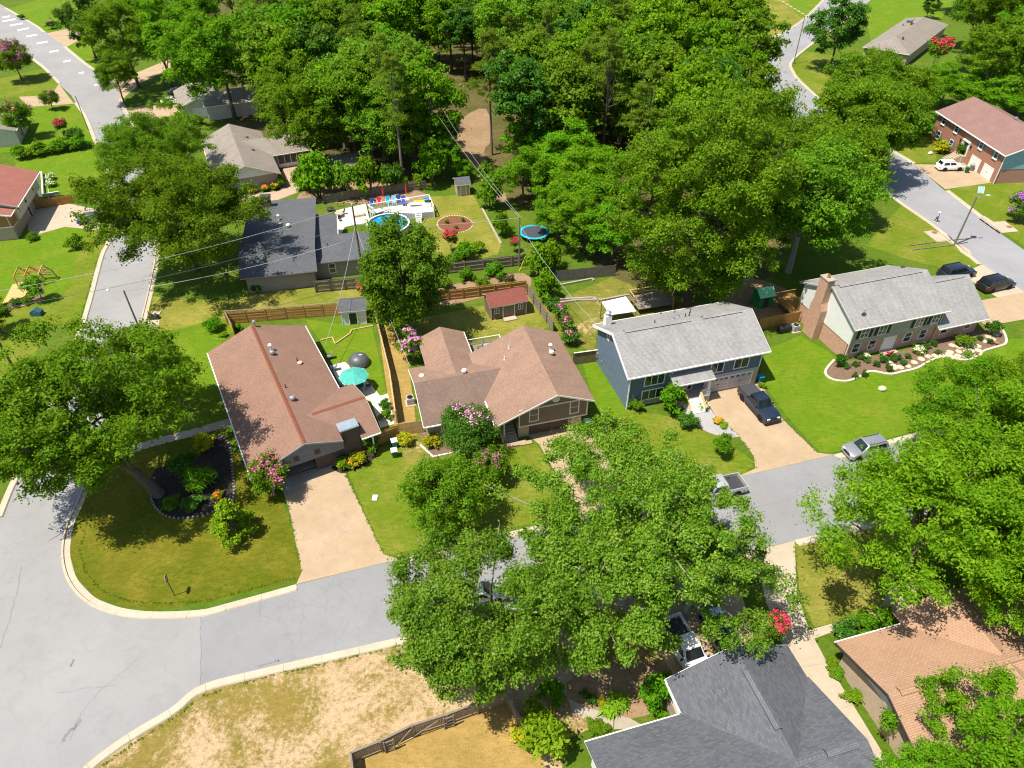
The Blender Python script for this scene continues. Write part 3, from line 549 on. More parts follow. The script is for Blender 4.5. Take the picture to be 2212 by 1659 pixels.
# ------------------------------------------------------------------ houses
# brown ranch house on the corner
H = thing('house', 'long brown-roofed ranch house on the street corner with red ridge line', 'house', (-23.77, 48.94, 0), math.radians(28.3))
Rm = R_(-2.35, 9.3, -1.3, 21.4, 2.9, 5.05, axis='y', r=3.3); Rx = R_(3.5, 10.95, -1.1, 7.75, 2.9, 4.55, axis='x', r=3.1)
zm = lambda x: zroof(Rm, x); zx = lambda y: zroof(Rx, y)
rf = MB().slab([(-2.35, 21.4, 2.9), (-2.35, -1.3, 2.9), (3.3, -1.3, 5.05), (3.3, 21.4, 5.05)], .14, 0, 1).slab([(9.3, .25, 2.9), (9.3, 21.4, 2.9), (3.3, 21.4, 5.05), (3.3, -1.3, 5.05), (7.0, -1.3, zm(7.0)), (7.0, .25, zm(7.0))], .14, 0, 1)
rf.slab([(3.5, .12, zx(.12)), (8.9, .12, zx(.12)), (8.9, -1.1, 2.9), (10.95, -1.1, 2.9), (10.95, 3.1, 4.55), (3.5, 3.1, 4.55)], .14, 0, 1).slab([(10.95, 7.75, Rx['ze1']), (3.5, 7.75, Rx['ze1']), (3.5, 3.1, 4.55), (10.95, 3.1, 4.55)], .14, 0, 1); rf = rf.build('roof', [SHB, OFFW], H)
ridge_caps(rf, Rm, SHR, .33, .19); ridge_caps(rf, Rx, SHR, .33, .19, 5.2)
wl = MB(); gbody(wl, dict(Rm, y0=5.2), (.6, .5, 0, .6)); gbody(wl, Rx, (.5, .35, .7, .6)); wl.build('wall', BRD, H)
MB().box(-1.75, .0, 0, 1.05, .25, 2.4).build('garage_wall', BRD, H); MB().box(5.6, .0, 0, 8.0, .3, 2.6).build('garage_wall', BRD, H); MB().box(-1.75, .25, 0, -1.5, 5.2, 2.6).build('garage_wall', BRD, H); MB().box(5.6, .3, 0, 5.85, 5.2, 2.6).build('garage_wall', BRD, H)
gt = MB(); d = .145
gt.extr([(x, -1.15, z) for x, z in [(-1.75, 2.45), (7.0, 2.45), (7.0, zroof(Rm, 7.0) - d), (3.3, 5.05 - d), (-1.75, zroof(Rm, -1.75) - d)]], (0, .3, 0)); gt.box(-1.75, -.85, 2.4, 7.0, 0, 2.5); gt.build('gable_siding', SDK, H)
for x in (2.2, 4.3):
    v = MB().box(-.28, -.05, 0, .28, 0, .62)
    for k in range(5): v.box(-.23, -.07, .05 + k * .11, .23, -.05, .11 + k * .11)
    v.build('gable_vent', DARKM, H, loc=(x, -1.15, 2.95))
MB().box(-1.5, .26, .0, 5.6, 5.2, .02).build('garage_floor', CONG, H)
MB().box(5.5, -.02, 0, 5.6, .28, 2.4).build('door_trim', OFFW, H)
eaves(H, dict(Rm, y0=7.8), WHITE, '1'); eaves(H, Rm, WHITE, '0'); rakes(H, Rm, OFFW, '1'); rakes(H, Rx, OFFW, '1'); eaves(H, dict(Rx, x0=8.9), WHITE, '0')
for a, za, b, zb in ((-2.35, 2.9, 3.3, 5.05), (7.0, zm(7.0), 3.3, 5.05)): MB().extr([(a, -1.35, za - .04), (b, -1.35, zb - .04), (b, -1.35, zb - .24), (a, -1.35, za - .24)], (0, .05, 0)).build('rake_board', plain('grey_trim', (.3, .31, .31), .6), H)
ch = MB().box(7.05, -.6, 0, 8.85, .55, 4.25).build('chimney', BRD, H); MB().box(6.95, -.7, 4.25, 8.95, .65, 4.38).box(7.05, -.6, 4.38, 8.85, .55, 4.45).build('cap', plain('pale_blue_metal', (.42, .5, .54), .35, .5, .5), ch)
MB().box(10.0, -.95, .1, 10.15, -.8, 2.7).build('downspout', WHITE, H)
vent(rf, 4.1, 14.8, zroof(Rm, 4.1)); vent(rf, 4.15, 15.7, zroof(Rm, 4.15), 'flue', WHITE); vent(rf, 4.05, 5.9, zroof(Rm, 4.05)); vent(rf, 6.55, 12.9, zroof(Rm, 6.55), 'cap', plain('tan_vent', (.5, .36, .27))); vent(rf, 6.4, 13.4, zroof(Rm, 6.4), 'pipe'); vent(rf, 3.9, 8.2, zroof(Rm, 3.9), 'pipe'); vent(rf, 3.6, 21.0, zroof(Rm, 3.6), 'flue')
window(H, (9.0 - .2, 14, .9), 1.6, 1.2, 2, 1, 'R'); window(H, (8.8, 18, .9), 1.0, 1.2, 1, 2, 'R'); door(H, (8.8, 10.2, 0), 1.7, 2.05, GLASS, face='R'); window(H, (-1.75, 16, .9), 1.5, 1.2, 2, 1, 'L'); window(H, (-1.75, 9, .9), 1.5, 1.2, 2, 1, 'L')
# tan split-level house
H = thing('house', 'tan-brown split-level house with taupe front gable over a dark garage', 'house', (7.44, 56.36, 0), math.radians(15.5))
Rr = R_(-9.6, 1.3, -.25, 12.5, 3.3, 6.15, 4.4, 'y', -2.9); Rl = R_(-16.7, -4.0, 2.3, 12.45, 2.7, 4.45, axis='x', r=7.6); Rb = R_(-14.75, -9.1, 8.2, 17.3, 3.15, 4.4, axis='y', r=-11.95)
rf = MB(); gable(rf, dict(Rr)); gable(rf, Rb); rf.slab([(-16.7, 2.3, 2.7), (-4.0, 2.3, 2.7), (-4.0, 7.6, 4.45), (-16.7, 7.6, 4.45)], .14, 2, 1).slab([(-4.0, 12.45, 2.7), (-16.7, 12.45, 2.7), (-16.7, 7.6, 4.45), (-4.0, 7.6, 4.45)], .14, 0, 1); rf = rf.build('roof', [SHB2, OFFW, SHBS], H)  # left wing's front slope takes a darker brown shingle than the other slopes
up = MB(); R2 = dict(Rr); d = .145
pr = [(-6.95, 2.1), (.7, 2.1), (.7, zroof(Rr, .7) - d), (-2.9, 6.15 - d), (-6.95, zroof(Rr, -6.95) - d)]
up.extr([(x, .15, z) for x, z in pr], (0, 11.9, 0)); up.build('wall', SDT, H)
MB().box(-6.8, .75, 0, -5.65, 12, 2.1).box(-1.0, .3, 0, .15, 12, 2.1).box(-5.65, 1.0, 0, -1.0, 12, 2.1).build('brick_wall', BRT, H)
MB().box(-6.95, .1, 2.1, .7, .15, 2.25).box(-6.97, .08, 2.2, -6.83, .15, 4.3).box(.58, .08, 2.2, .72, .15, 4.4).build('trim', OFFW, H)
MB().extr([(x, .09, z) for x, z in [(-6.9, 4.42), (.7, 4.42), (.7, 4.58), (-6.9, 4.58)]], (0, .06, 0)).build('belt_trim', OFFW, H)
MB().lathe([(.42, 0), (.42, .05), (.3, .06), (.01, .06)], n=16).build('round_vent', OFFW, H, 40, loc=(-2.9, .15, 5.2)).rotation_euler = (math.pi / 2, 0, 0)
window(H, (-5.3, .15, 2.75), .85, 1.6, 1, 2, 'F', OFFW, .12); window(H, (-.8, .15, 2.8), .85, 1.6, 1, 2, 'F', OFFW, .12)
garage(H, (-3.32, .98, 0), 4.5, 2.02, plain('brown_garage_door', (.10, .065, .05), .6), OFFW)
lw = MB(); gbody(lw, Rl, (.45, .4, .6, .6)); gbody(lw, Rb, (.45, .45, .4, .5)); lw.build('left_wing_wall', STU, H)
st = bpy.data.objects.new('stairs', None); COL.objects.link(st); st.parent = H
for i in range(9): MB().box(-8.3, .2 + i * .32, 0, -6.97, .52 + i * .32, .17 * (i + 1)).build('tread', CONG, st)
MB().box(-9.2, 3.1, 0, -6.96, 6, 1.55).build('landing', CONG, H); MB().box(-8.55, .3, 0, -8.4, .45, 3.3).build('porch_post', OFFW, H); MB().box(-8.5, -.5, 0, -6.2, .1, .22).box(-6.9, -.6, 0, -5.6, -.1, .2).build('step', CONC, H)
MB().box(-8.62, .3, 0, -8.35, 3.2, 1.0).build('stair_wall', BRT, H)
eaves(H, Rr, WHITE, '0'); eaves(H, Rl, WHITE, '0'); rakes(H, Rr, OFFW, '01'); rakes(H, Rl, OFFW, '0'); rakes(H, Rb, OFFW, '1'); eaves(H, Rb, WHITE, '1')
vent(rf, -1.1, 7.3, zroof(Rr, -1.1), 'turbine', plain('pinkish_metal', (.6, .5, .47), .5)); vent(rf, -.95, 8.2, zroof(Rr, -.95), 'flue', WHITE); vent(rf, -5.3, 10.0, zroof(Rr, -5.3), 'pipe', WHITE); vent(rf, -6.2, 8.6, zroof(Rr, -6.2), 'pipe', WHITE); vent(rf, -11.0, 8.0, zroof(Rl, 8.0), 'turbine', plain('pinkish_metal', 0)); vent(rf, -15.6, 9.3, zroof(Rl, 9.3), 'cap', WHITE)
window(H, (-9.55, 15, 1.2), 1.0, 1.2, 1, 2, 'R'); window(H, (-14, 2.9, 1.0), 1.4, 1.2, 2, 1, 'F', OFFW)
# slate-blue house
H = thing('house', 'two-storey slate-blue house with grey roof and white portico', 'house', (12.95, 59.91, 0), math.radians(16.3))
Rm = R_(-.5, 17.0, -.5, 10.0, 5.05, 7.55, axis='x', r=4.6); Rb = R_(9.6, 17.0, 4.0, 11.0, 5.05, 7.535, 4.75, axis='x', r=4.61)
rf = MB(); gable(rf, Rm); rf = rf.build('roof', [SHG, WHITE], H)
wl = MB(); gbody(wl, Rm, (.5, .6, .5, .6), 1.45); wl.build('wall', SDB, H)
lo = MB(); lo.box(0, .06, 0, 9.3, 9.4, 1.45).box(15.9, .02, 0, 16.4, 9.4, 1.45).box(9.3, .3, 0, 15.9, 9.4, 1.45); lo.build('lower_wall', plain('grey_stone_skirt', (.30, .29, .28), .9, .1, var=.2, scale=5), H)
MB().extr([(-.012, .0, 0), (-.012, 9.4, 0), (-.012, 9.4, zroof(Rm, 9.4) - .15), (-.012, 4.6, 7.4), (-.012, 0, zroof(Rm, 0) - .15)][::-1], (-.03, 0, 0)).build('side_wall', SDBV, H)
MB().box(9.3, -.03, 1.45, 16.4, 0, 2.75).build('garage_surround', SDW, H) if False else None
MB().box(9.45, -.04, 0, 16.42, .3, 2.55).build('garage_front', plain('warm_grey_paint', (.42, .39, .4), .6), H)
garage(H, (11.35, -.04, 0), 2.4, 2.05, plain('lilac_grey_door', (.52, .48, .50), .6), WHITE, 4, True); garage(H, (14.15, -.04, 0), 2.9, 2.05, plain('lilac_grey_door', 0), WHITE, 4, True); MB().box(15.75, -.06, 0, 16.4, -.04, 2.0).build('brick_pier', BRT, H)
window(H, (3.0, 0, 3.0), 2.3, 1.32, 3, 1); window(H, (10.75, 0, 3.0), 1.5, 1.32, 2, 1); window(H, (13.85, 0, 3.0), 1.75, 1.35, 2, 1); window(H, (3.0, .0, .95), 2.5, 1.28, 3, 1)
MB().box(-.06, -.1, 0, .06, 0, 4.9).box(5.0, -.08, 1.2, 5.15, 0, 4.9).box(16.3, -.08, 2.55, 16.42, 0, 4.9).build('corner_board', WHITE, H)
sh = MB().slab([(4.75, .05, 4.15), (4.75, -1.55, 3.6), (9.75, -1.55, 3.6), (9.75, .05, 4.15)], .14, 0, 1); po = sh.build('portico_roof', [SHG, WHITE], H)
MB().box(4.7, -1.62, 3.34, 9.8, -1.5, 3.5).build('fascia', WHITE, po)
for x in (5.3, 9.3): MB().box(x - .28, -1.45, 0, x + .28, -.9, 1.6).box(x - .3, -1.47, 1.6, x + .3, -.88, 1.68).build('column_base', SDW, H); MB().extr([(x - .2, -1.36, 1.68), (x + .2, -1.36, 1.68), (x + .13, -1.3, 3.4), (x - .13, -1.3, 3.4)], (0, .36, 0)).build('column', WHITE, H)
MB().box(5.1, -1.5, 0, 9.5, 0, 1.05).build('porch_floor', CONG, H)
sp = bpy.data.objects.new('stairs', None); COL.objects.link(sp); sp.parent = H
for i in range(5): MB().box(6.5, -3.0 + i * .3, 0, 8.2, -2.68 + i * .3, .2 * (i + 1) - .02).build('tread', WHITE, sp)
for x in (6.42, 8.28): MB().extr([(x - .09, -3.05, 0), (x - .09, -3.05, .75), (x - .09, -1.5, 1.75), (x - .09, -1.5, 0)][::-1], (.18, 0, 0)).build('cheek_wall', WHITE, H); MB().bar((x, -3.1, .8), (x, -1.5, 1.82), .24, .06).build('cap_rail', WOODN, H)
for a, b in ((5.6, 6.3), (8.4, 9.0)):
    r = MB().box(a, -1.45, 1.95, b, -1.38, 2.03); slats(r, (a, -1.41), (b, -1.41), 6, .05, 1.05, 1.95); r.build('railing', WHITE, H)
door(H, (6.5, 0, 1.05), 1.5, 2.05, WOODN); window(H, (7.6, 0, 1.2), .5, 1.8, 1, 1)
eaves(H, Rm, WHITE, '01', .14, .16); rakes(H, Rm, WHITE, '01', .06, .3)
ridge_vent(rf, Rm, .9, 9.0, SHG, .3); ridge_vent(rf, Rm, 10.6, 15.6, SHG, .3)
MB().box(-.95 + 1.3, 8.4, 5.2, 1.1, 9.1, 7.0).build('chimney', WHITE, H); MB().lathe([(.28, 0), (.3, .35), (.42, .4), (.1, .62), (.01, .63)], n=10).build('flue', STEEL, H, 40, loc=(.72, 8.75, 7.0))
for x, y, k in ((7.6, 6.0, 'cap'), (5.2, 5.7, 'pipe'), (8.6, 6.6, 'cap'), (9.3, 6.1, 'pipe'), (9.8, 6.1, 'pipe'), (10.8, 7.6, 'pipe'), (8.0, 9.4, 'pipe'), (9.6, 9.0, 'pipe')): vent(rf, x, y, zroof(Rm, y), k)
window(H, (-.045, 6.4, 5.3), .45, .9, 1, 1, 'L'); MB().box(-.2, 8.6, .9, -.045, 9.1, 1.6).box(-.15, 7.4, 1, -.045, 7.6, 1.3).build('electric_meter', STEEL, H)
# brick house with flagstone garden
H = thing('house', 'red brick two-storey house with grey roof, tall chimney and dark shutters', 'house', (40.73, 68.79, 0), math.radians(17.2))
Rm = R_(-.35, 13.5, -.45, 10.6, 5.05, 7.7, 5.15, 'x', 5.05); Rw = R_(12.6, 20.4, -.75, 9.9, 2.65, 6.05, axis='x', r=4.55)
rf = MB(); gable(rf, Rm); gable(rf, Rw); rf = rf.build('roof', [SHG, WHITE], H)
br = MB().box(0, .25, -.4, 13.1, 10, 2.4); gbody(br, Rw, (.6, .4, .95, .6), -.2); br.build('brick_wall', BRP, H)
wl = MB(); gbody(wl, Rm, (.33, .45, .45, .55), 2.4); wl.build('wall', SDG, H)
MB().extr([(-.04, .02, 2.45), (-.04, 10.0, 2.45), (-.04, 10.0, zroof(Rm, 10) - .16), (-.04, 5.05, 7.54), (-.04, 0.02, zroof(Rm, 0) - .16)][::-1], (-.03, 0, 0)).build('side_siding', SDW, H)
ch = MB().extr([(-1.05, y, z) for y, z in [(4.9, -.4), (7.0, -.4), (7.0, 4.2), (6.75, 5.2), (6.75, 8.35), (5.25, 8.35), (5.25, 5.2), (4.9, 4.2)]][::-1], (1.0, 0, 0)).build('chimney', BRP, H); MB().box(-1.12, 5.18, 8.35, .0, 6.82, 8.5).build('cap', CONG, ch); MB().lathe([(.2, 0), (.17, .4), (.14, .4), (.14, .1)], n=10).build('flue', TERRA, ch, 40, loc=(-.55, 6.0, 8.5))
for x in (1.75, 4.35, 9.7, 12.15): window(H, (x, 0, 3.15), 1.05, 1.3, 2, 2, shutter=plain('black_green_shutter', (.02, .035, .035), .6))
for x in (1.5, 3.8, 9.1, 11.4): window(H, (x, .25, .85), .95, 1.3, 1, 2)
for x in (14.7, 18.4): window(H, (x, .2, .9), .95, 1.15, 1, 2)
door(H, (6.35, .25, .15), 1.7, 2.1, WHITE); MB().box(5.3, -.7, 0, 7.6, .2, .15).build('porch_slab', CONW, H)
eaves(H, Rm, OFFW, '01'); eaves(H, Rw, OFFW, '0'); rakes(H, Rm, plain('grey_trim', (.3, .31, .31), .6), '01'); rakes(H, Rw, OFFW, '1')
MB().box(-.1, -.12, .2, 0, -.02, 4.9).build('downspout', OFFW, H); MB().box(13.0, -.1, 2.5, 13.1, -.0, 4.9).build('downspout', OFFW, H)
ridge_vent(rf, Rm, .5, 12.6, SHG, .3); ridge_vent(rf, Rw, 14, 19.4, SHG, .3); dish(rf, (1.6, 1.0, zroof(Rm, 1.0))); vent(rf, 13.0, 8.1, zroof(Rm, 8.1), 'cap', DARKM); vent(rf, 15, 5.3, zroof(Rw, 5.3), 'pipe')
# dark slate-grey house on the side street
H = thing('house', 'dark slate-grey roofed house with taupe wall facing the dry grass strip', 'house', (-36.6, 84.0, 0), math.radians(12.0))
F = [(-.5, -.6, 2.75), (10.0, -.6, 2.75)]
rf = MB().slab([(-.6, -.6, 2.75), (9.7, -.6, 2.75), (9.7, 2.9, 4.6), (-.6, 2.9, 4.6)], .14, 0, 1).slab([(9.7, 21.3, 3.6), (-.6, 21.3, 3.6), (-.6, 2.9, 4.6), (9.7, 2.9, 4.6)], .14, 0, 1)
rf.slab([(9.6, 8.6, 3.2), (12.7, 8.6, 2.85), (12.7, 16.0, 2.85), (9.6, 16.0, 3.2)], .14, 0, 1).slab([(9.6, 1.5, 2.75), (18.0, 1.5, 2.75), (18.0, 9.0, 3.1), (9.6, 9.0, 3.1)], .14, 0, 1); rf = rf.build('roof', [SHD2, STU], H)
MB().extr([(0, y, z) for y, z in [(0, 0), (0, 2.9), (2.9, 4.44), (20.8, 3.46), (20.8, 0)]][::-1], (9.2, 0, 0)).box(9.2, 9.0, 0, 12.3, 15.6, 2.7).box(9.2, 1.9, 0, 17.6, 8.7, 2.6).build('wall', STU, H)
MB().box(9.72, -.6, 2.5, 9.8, 2.9, 4.3) if False else None
window(H, (11.6, 1.9, .8), .8, 1.4, 1, 2); window(H, (12.3, 12, .9), 1.2, 1.2, 2, 1, 'R'); MB().box(12.72, 8.6, 2.62, 12.84, 16, 2.75).build('gutter', WHITE, H)
MB().box(1.6, 19.0, 3.2, 2.9, 19.9, 5.2).build('chimney', BRD, H); MB().box(1.45, 18.9, 5.2, 3.05, 20.0, 5.45).build('chimney_cap', DARKM, H)
for x, y, k, m in ((4.3, 13.5, 'flue', WHITE), (4.6, 11.9, 'cap', plain('tan_vent', 0)), (5.8, 10.6, 'turbine', WHITE), (11.2, 6.0, 'pipe', None)): vent(rf, x, y, 4.6 - (y - 2.9) * .0543 if x < 9.6 else 3.0, k, m)
# taupe-roofed house behind
H = thing('house', 'taupe-roofed house with wide front gable and screened porch', 'house', (-50.16, 114.25, 0), math.radians(24))
Rm = R_(-.4, 10.7, -.5, 21.0, 2.75, 5.05, axis='y', r=5.1); Rw = R_(5, 17.7, 7.9, 16.6, 2.75, 4.6, axis='x', r=12.3)
rf = MB(); gable(rf, Rm); gable(rf, Rw); rf = rf.build('roof', [SHT, OFFW], H)
wl = MB(); gbody(wl, dict(Rm, y1=20.4), (.45, .5, .5, .4)); gbody(wl, dict(Rw, x1=11.5), (.4, 0, .5, .5)); wl.build('wall', STU, H)
MB().extr([(x, -.04, z) for x, z in [(.1, 2.72), (10.1, 2.72), (5.1, 4.86)]], (0, .035, 0)).build('gable_siding', SDW, H)
pc = MB().box(11.5, 8.4, 0, 17.3, 8.55, .75).box(17.15, 8.55, 0, 17.3, 16.1, .75).build('porch_wall', WHITE, H)
for i in range(6): MB().box(11.5 + i * 1.14, 8.4, .75, 11.6 + i * 1.14, 8.55, 2.6).build('porch_post', WHITE, H)
for i in range(5): MB().box(11.6 + i * 1.14, 8.46, .75, 12.64 + i * 1.14, 8.48, 2.6).build('screen', glass('porch_screen', (.03, .035, .04), .5), H)
MB().box(11.5, 12, 0, 17.1, 16.1, 2.7).build('porch_back_wall', STU, H); eaves(H, Rm, OFFW, '0'); rakes(H, Rm, OFFW, '0'); eaves(H, Rw, OFFW, '0')
vent(rf, 7.5, 15, zroof(Rm, 7.5), 'cap', DARKM); vent(rf, 7.6, 8.5, zroof(Rm, 7.6), 'cap', DARKM); vent(rf, 7.3, 12, zroof(Rm, 7.3), 'pipe'); MB().box(12.2, 11.5, 3.6, 12.9, 12.3, 5.5).build('chimney', DARKM, H)
# carport roof beside it
H = thing('carport', 'flat grey-brown carport roof under the tall trees', 'carport', P3(735, 392), math.radians(17))
MB().slab([(-1, 0, 2.5), (6.8, 0, 2.5), (6.8, 5.6, 2.75), (-1, 5.6, 2.75)], .16).build('roof', SHT, H)
for x, y in ((-.8, .2), (6.6, .2), (-.8, 5.4), (6.6, 5.4)): MB().box(x - .07, y - .07, 0, x + .07, y + .07, 2.4).build('post', WOODG, H)
# charcoal-roofed house in front
H = thing('house', 'charcoal-roofed house with ridge vents at the bottom edge of the photo', 'house', (11.52, 26.41, 0), math.radians(15.5))
Rw = R_(0, 10.3, -9, .1, 2.95, 5.25, axis='y', r=5.1); Rm = R_(-7.4, 10.4, -14.2, -2.6, 2.95, 5.25, axis='x', r=-8.4)
Rw['y0'] = -8.6; rf = MB(); gable(rf, Rw); gable(rf, Rm); rf = rf.build('roof', [SHD, WHITE], H)
wl = MB(); gbody(wl, Rw, (.5, .5, .3, .7)); gbody(wl, Rm, (.5, .5, .55, .5)); wl.build('wall', SDW, H); MB().box(.2, -2.4, 0, .52, -.5, 1.3).build('stone_skirt', CONG, H)
ridge_vent(rf, Rw, -6.2, -1.9, SHDV, .3); ridge_vent(rf, Rm, 7.2, 9.6, SHDV, .3); ridge_caps(rf, Rm, SHDV, .33, .2, 4.8, 7.2); ridge_caps(rf, Rw, SHDV, .33, .2, -1.7, .05)
eaves(H, Rm, WHITE, '0'); MB().box(-7.4, -2.62 + .02, 2.75, 0, -2.5, 2.9).box(-.14, -2.6, 2.75, -.02, .1, 2.9).build('gutter', WHITE, H); rakes(H, Rw, WHITE, '1'); rakes(H, Rm, plain('grey_trim', 0), '1')
# orange-tan roofed house
H = thing('house', 'orange-tan roofed house in the lower right corner of the photo', 'house', (25.24, 29.49, 0), math.radians(15.3))
Rm = R_(0, 24, -10.6, 0, 2.95, 4.85, axis='x', r=-5.3); Rx = R_(6.0, 14.5, -8, 1.0, 2.95, 4.8, axis='y', r=10.2)
rf = MB(); gable(rf, Rm); gable(rf, Rx); rf = rf.build('roof', [SHO, plain('dark_fascia', (.04, .035, .03), .6)], H)
wl = MB(); gbody(wl, Rm, (.75, .5, .6, .6)); gbody(wl, Rx, (.5, .5, .4, .6)); wl.build('wall', BRT, H)
MB().extr([(.7, y, z) for y, z in [(-10.0, 2.7), (-.6, 2.7), (-.6, zroof(Rm, -.6) - .15), (-5.3, 4.69), (-10.0, zroof(Rm, -10) - .15)]][::-1], (.04, 0, 0)).build('gable_siding', SDW, H)
ridge_vent(rf, Rm, .9, 13, SHO, .34); ridge_vent(rf, Rm, 14, 20, SHO, .34); rakes(H, Rm, plain('dark_fascia', 0), '0', .06, .22); eaves(H, Rm, WHITE, '1'); vent(rf, 8.2, -6.6, zroof(Rm, -6.6), 'flue'); vent(rf, 9.0, -8.4, zroof(Rm, -8.4), 'pipe'); vent(rf, 11.2, -7.8, zroof(Rm, -7.8), 'turbine', WHITE)
# brick house across the far street
H = thing('house', 'red brick house with mauve roof, blue shutters and two white garage doors', 'house', (83.92, 140.99, 0), math.radians(-85.2))
Rm = R_(-.6, 21.7, -.45, 13.0, 5.35, 7.95, axis='x', r=6.2); rf = MB(); gable(rf, Rm); rf = rf.build('roof', [SHM, WHITE], H)
wl = MB(); gbody(wl, Rm, (.6, .5, .45, .6)); wl.build('wall', BRR, H); MB().extr([(21.21, y, z) for y, z in [(.0, 2.6), (12.3, 2.6), (12.3, zroof(Rm, 12.3) - .16), (6.2, 7.78), (.0, zroof(Rm, 0) - .16)]], (.03, 0, 0)).build('end_siding', SDLB, H)
bs = plain('blue_shutter', (.10, .19, .30), .6)
for x in (2.2, 6.6, 14.6, 19.0): window(H, (x, 0, 3.8), .95, 1.4, 1, 2, shutter=bs, sill=1)
for x in (2.2, 6.6): window(H, (x, 0, .95), .95, 1.3, 1, 2, shutter=bs, sill=1)
door(H, (10.7, 0, 1.3), 1.2, 2.1, plain('blue_door', (.02, .07, .14), .4)); MB().box(9.6, -.25, 3.55, 11.8, 0, 3.8).box(9.6, -.12, 1.3, 9.9, 0, 3.55).box(11.5, -.12, 1.3, 11.8, 0, 3.55).build('door_surround', WHITE, H)
for x in (14.8, 18.7): garage(H, (x, -.02, 0), 2.6, 2.1)
sp = bpy.data.objects.new('stairs', None); COL.objects.link(sp); sp.parent = H
for i in range(7): MB().box(9.6, -2.9 + i * .32, 0, 11.6, -2.55 + i * .32, .185 * (i + 1)).build('tread', BRT, sp)
MB().box(9.4, -.7, 0, 12, 0, 1.3).build('porch_slab', BRT, H); eaves(H, Rm, WHITE, '0'); rakes(H, Rm, WHITE, '01'); MB().box(21.25, -.1, 0, 21.38, 0, 5.2).build('downspout', WHITE, H)
vent(rf, 11.5, 6.9, zroof(Rm, 6.9)); vent(rf, 14, 6.9, zroof(Rm, 6.9), 'cap')
for x in (8.9, 12.3): MB().box(x - .1, -.2, 2.9, x + .1, 0, 3.4).build('lantern', BLACKM, H)
# grey hip-roofed house, far right
H = thing('house', 'grey hip-roofed house beyond the red-flowered tree', 'house', (99.3, 188.6, 0), math.radians(51.3))
L = 38; A = (0, 0, 3); B = (L, 0, 3); C = (L, 11.6, 3); D_ = (0, 11.6, 3); r0 = (6, 5.8, 5.2); r1 = (L - 6, 5.8, 5.2)
MB().slab([A, B, r1, r0], .14, 0, 1).slab([C, D_, r0, r1], .14, 0, 1).slab([D_, A, r0], .14, 0, 1).slab([B, C, r1], .14, 0, 1).build('roof', [SHT, WHITE], H); MB().box(.5, .5, 0, L - .5, 11.1, 2.88).build('wall', BRT, H)
MB().box(21, 6.4, 3.6, 23, 7.6, 6.0).build('chimney', BRT, H); MB().box(20.8, 6.2, 6.0, 23.2, 7.8, 6.25).build('chimney_cap', STEEL, H); MB().lathe([(.2, 0), (.2, .6), (.35, .65), (.01, .9)], n=10).build('flue', DARKM, H, 40, loc=(6.8, 4.2, 4.4)); MB().lathe([(.2, 0), (.2, .6), (.35, .65), (.01, .9)], n=10).build('roof_vent', STEEL, H, 40, loc=(23, 8.6, 4.2))
# red-brown roofed house on the left edge
H = thing('house', 'red-brown roofed house on the left edge with timber-panelled gable', 'house', (*P(40, 517), 0), math.radians(14))
Rm = R_(-13, 1.3, 1.6, 15.0, 4.6, 6.9, axis='y', r=-5.0); Rf = R_(-11, .7, -.5, 4.0, 4.2, 5.6, axis='y', r=-5)
rf = MB(); gable(rf, Rm); gable(rf, Rf); rf = rf.build('roof', [shingle('rust_shingle', (.27, .10, .075), (.36, .15, .115), (.25, .12, .1), .3), WHITE], H)
wl = MB(); gbody(wl, Rm, (.5, .7, .5, .6), 2.2); wl.build('wall', SDC, H); gb = MB(); gbody(gb, Rf, (.4, .5, .5, .3), 2.2); gb.build('gable_panel', plain('rusty_panel', (.34, .16, .06), .8), H)
MB().box(-10.5, .1, 0, .0, 14, 2.2).build('brick_wall', BRT, H)
for i in range(7): MB().box(-10.4 + i * 1.7, -.06, 2.2, -10.28 + i * 1.7, .0, 4.3).build('batten', OFFW, H)
MB().box(-10.6, -.1, 2.1, .25, .0, 2.25).box(.2, -.1, 2.1, .27, 3.8, 2.2).build('band_board', WHITE, H)
for y in (2.4, 6.0, 10.5): window(H, (.6, y + .8, 2.9), .9, 1.2, 1, 2, 'R')
eaves(H, Rm, WHITE, '1'); eaves(H, Rf, WHITE, '1'); rakes(H, Rf, WHITE, '0'); door(H, (.02, 8, 0), 1.0, 2.05, DARKM, face='R')
# small grey-roofed neighbour on the left edge
H = thing('house', 'plain tan house with grey roof at the left edge behind pink myrtle', 'house', (*P(44, 313), 0), math.radians(20))
Rm = R_(-14, .5, -.5, 12, 3.0, 4.8, axis='y', r=-6); rf = MB(); gable(rf, Rm); rf.build('roof', [SHT, WHITE], H); wl = MB(); gbody(wl, Rm); wl.build('wall', SDC, H); eaves(H, Rm, WHITE, '1')
# half-hidden pale house behind the bright maple
H = thing('house', 'pale house with white gable trim half hidden by the bright maple', 'house', (*P(460, 260), 0), math.radians(25))
Rm = R_(-1, 17, -.5, 9, 3.0, 4.6, axis='x'); Rw = R_(-6, 2.5, 2, 14, 2.8, 4.5, axis='y'); rf = MB(); gable(rf, Rm); gable(rf, Rw); rf.build('roof', [SHT, WHITE], H); wl = MB(); gbody(wl, Rm, z0=0); gbody(wl, Rw); wl.build('wall', SDC, H)
rakes(H, Rm, WHITE, '0', .08, .35); eaves(H, Rm, WHITE, '0'); rakes(H, Rw, WHITE, '0', .08, .35); window(H, (12, -.1, .5), 1.0, 1.9, 1, 2); garage(H, (-1.8, 2.38, 0), 3.0, 2.1)
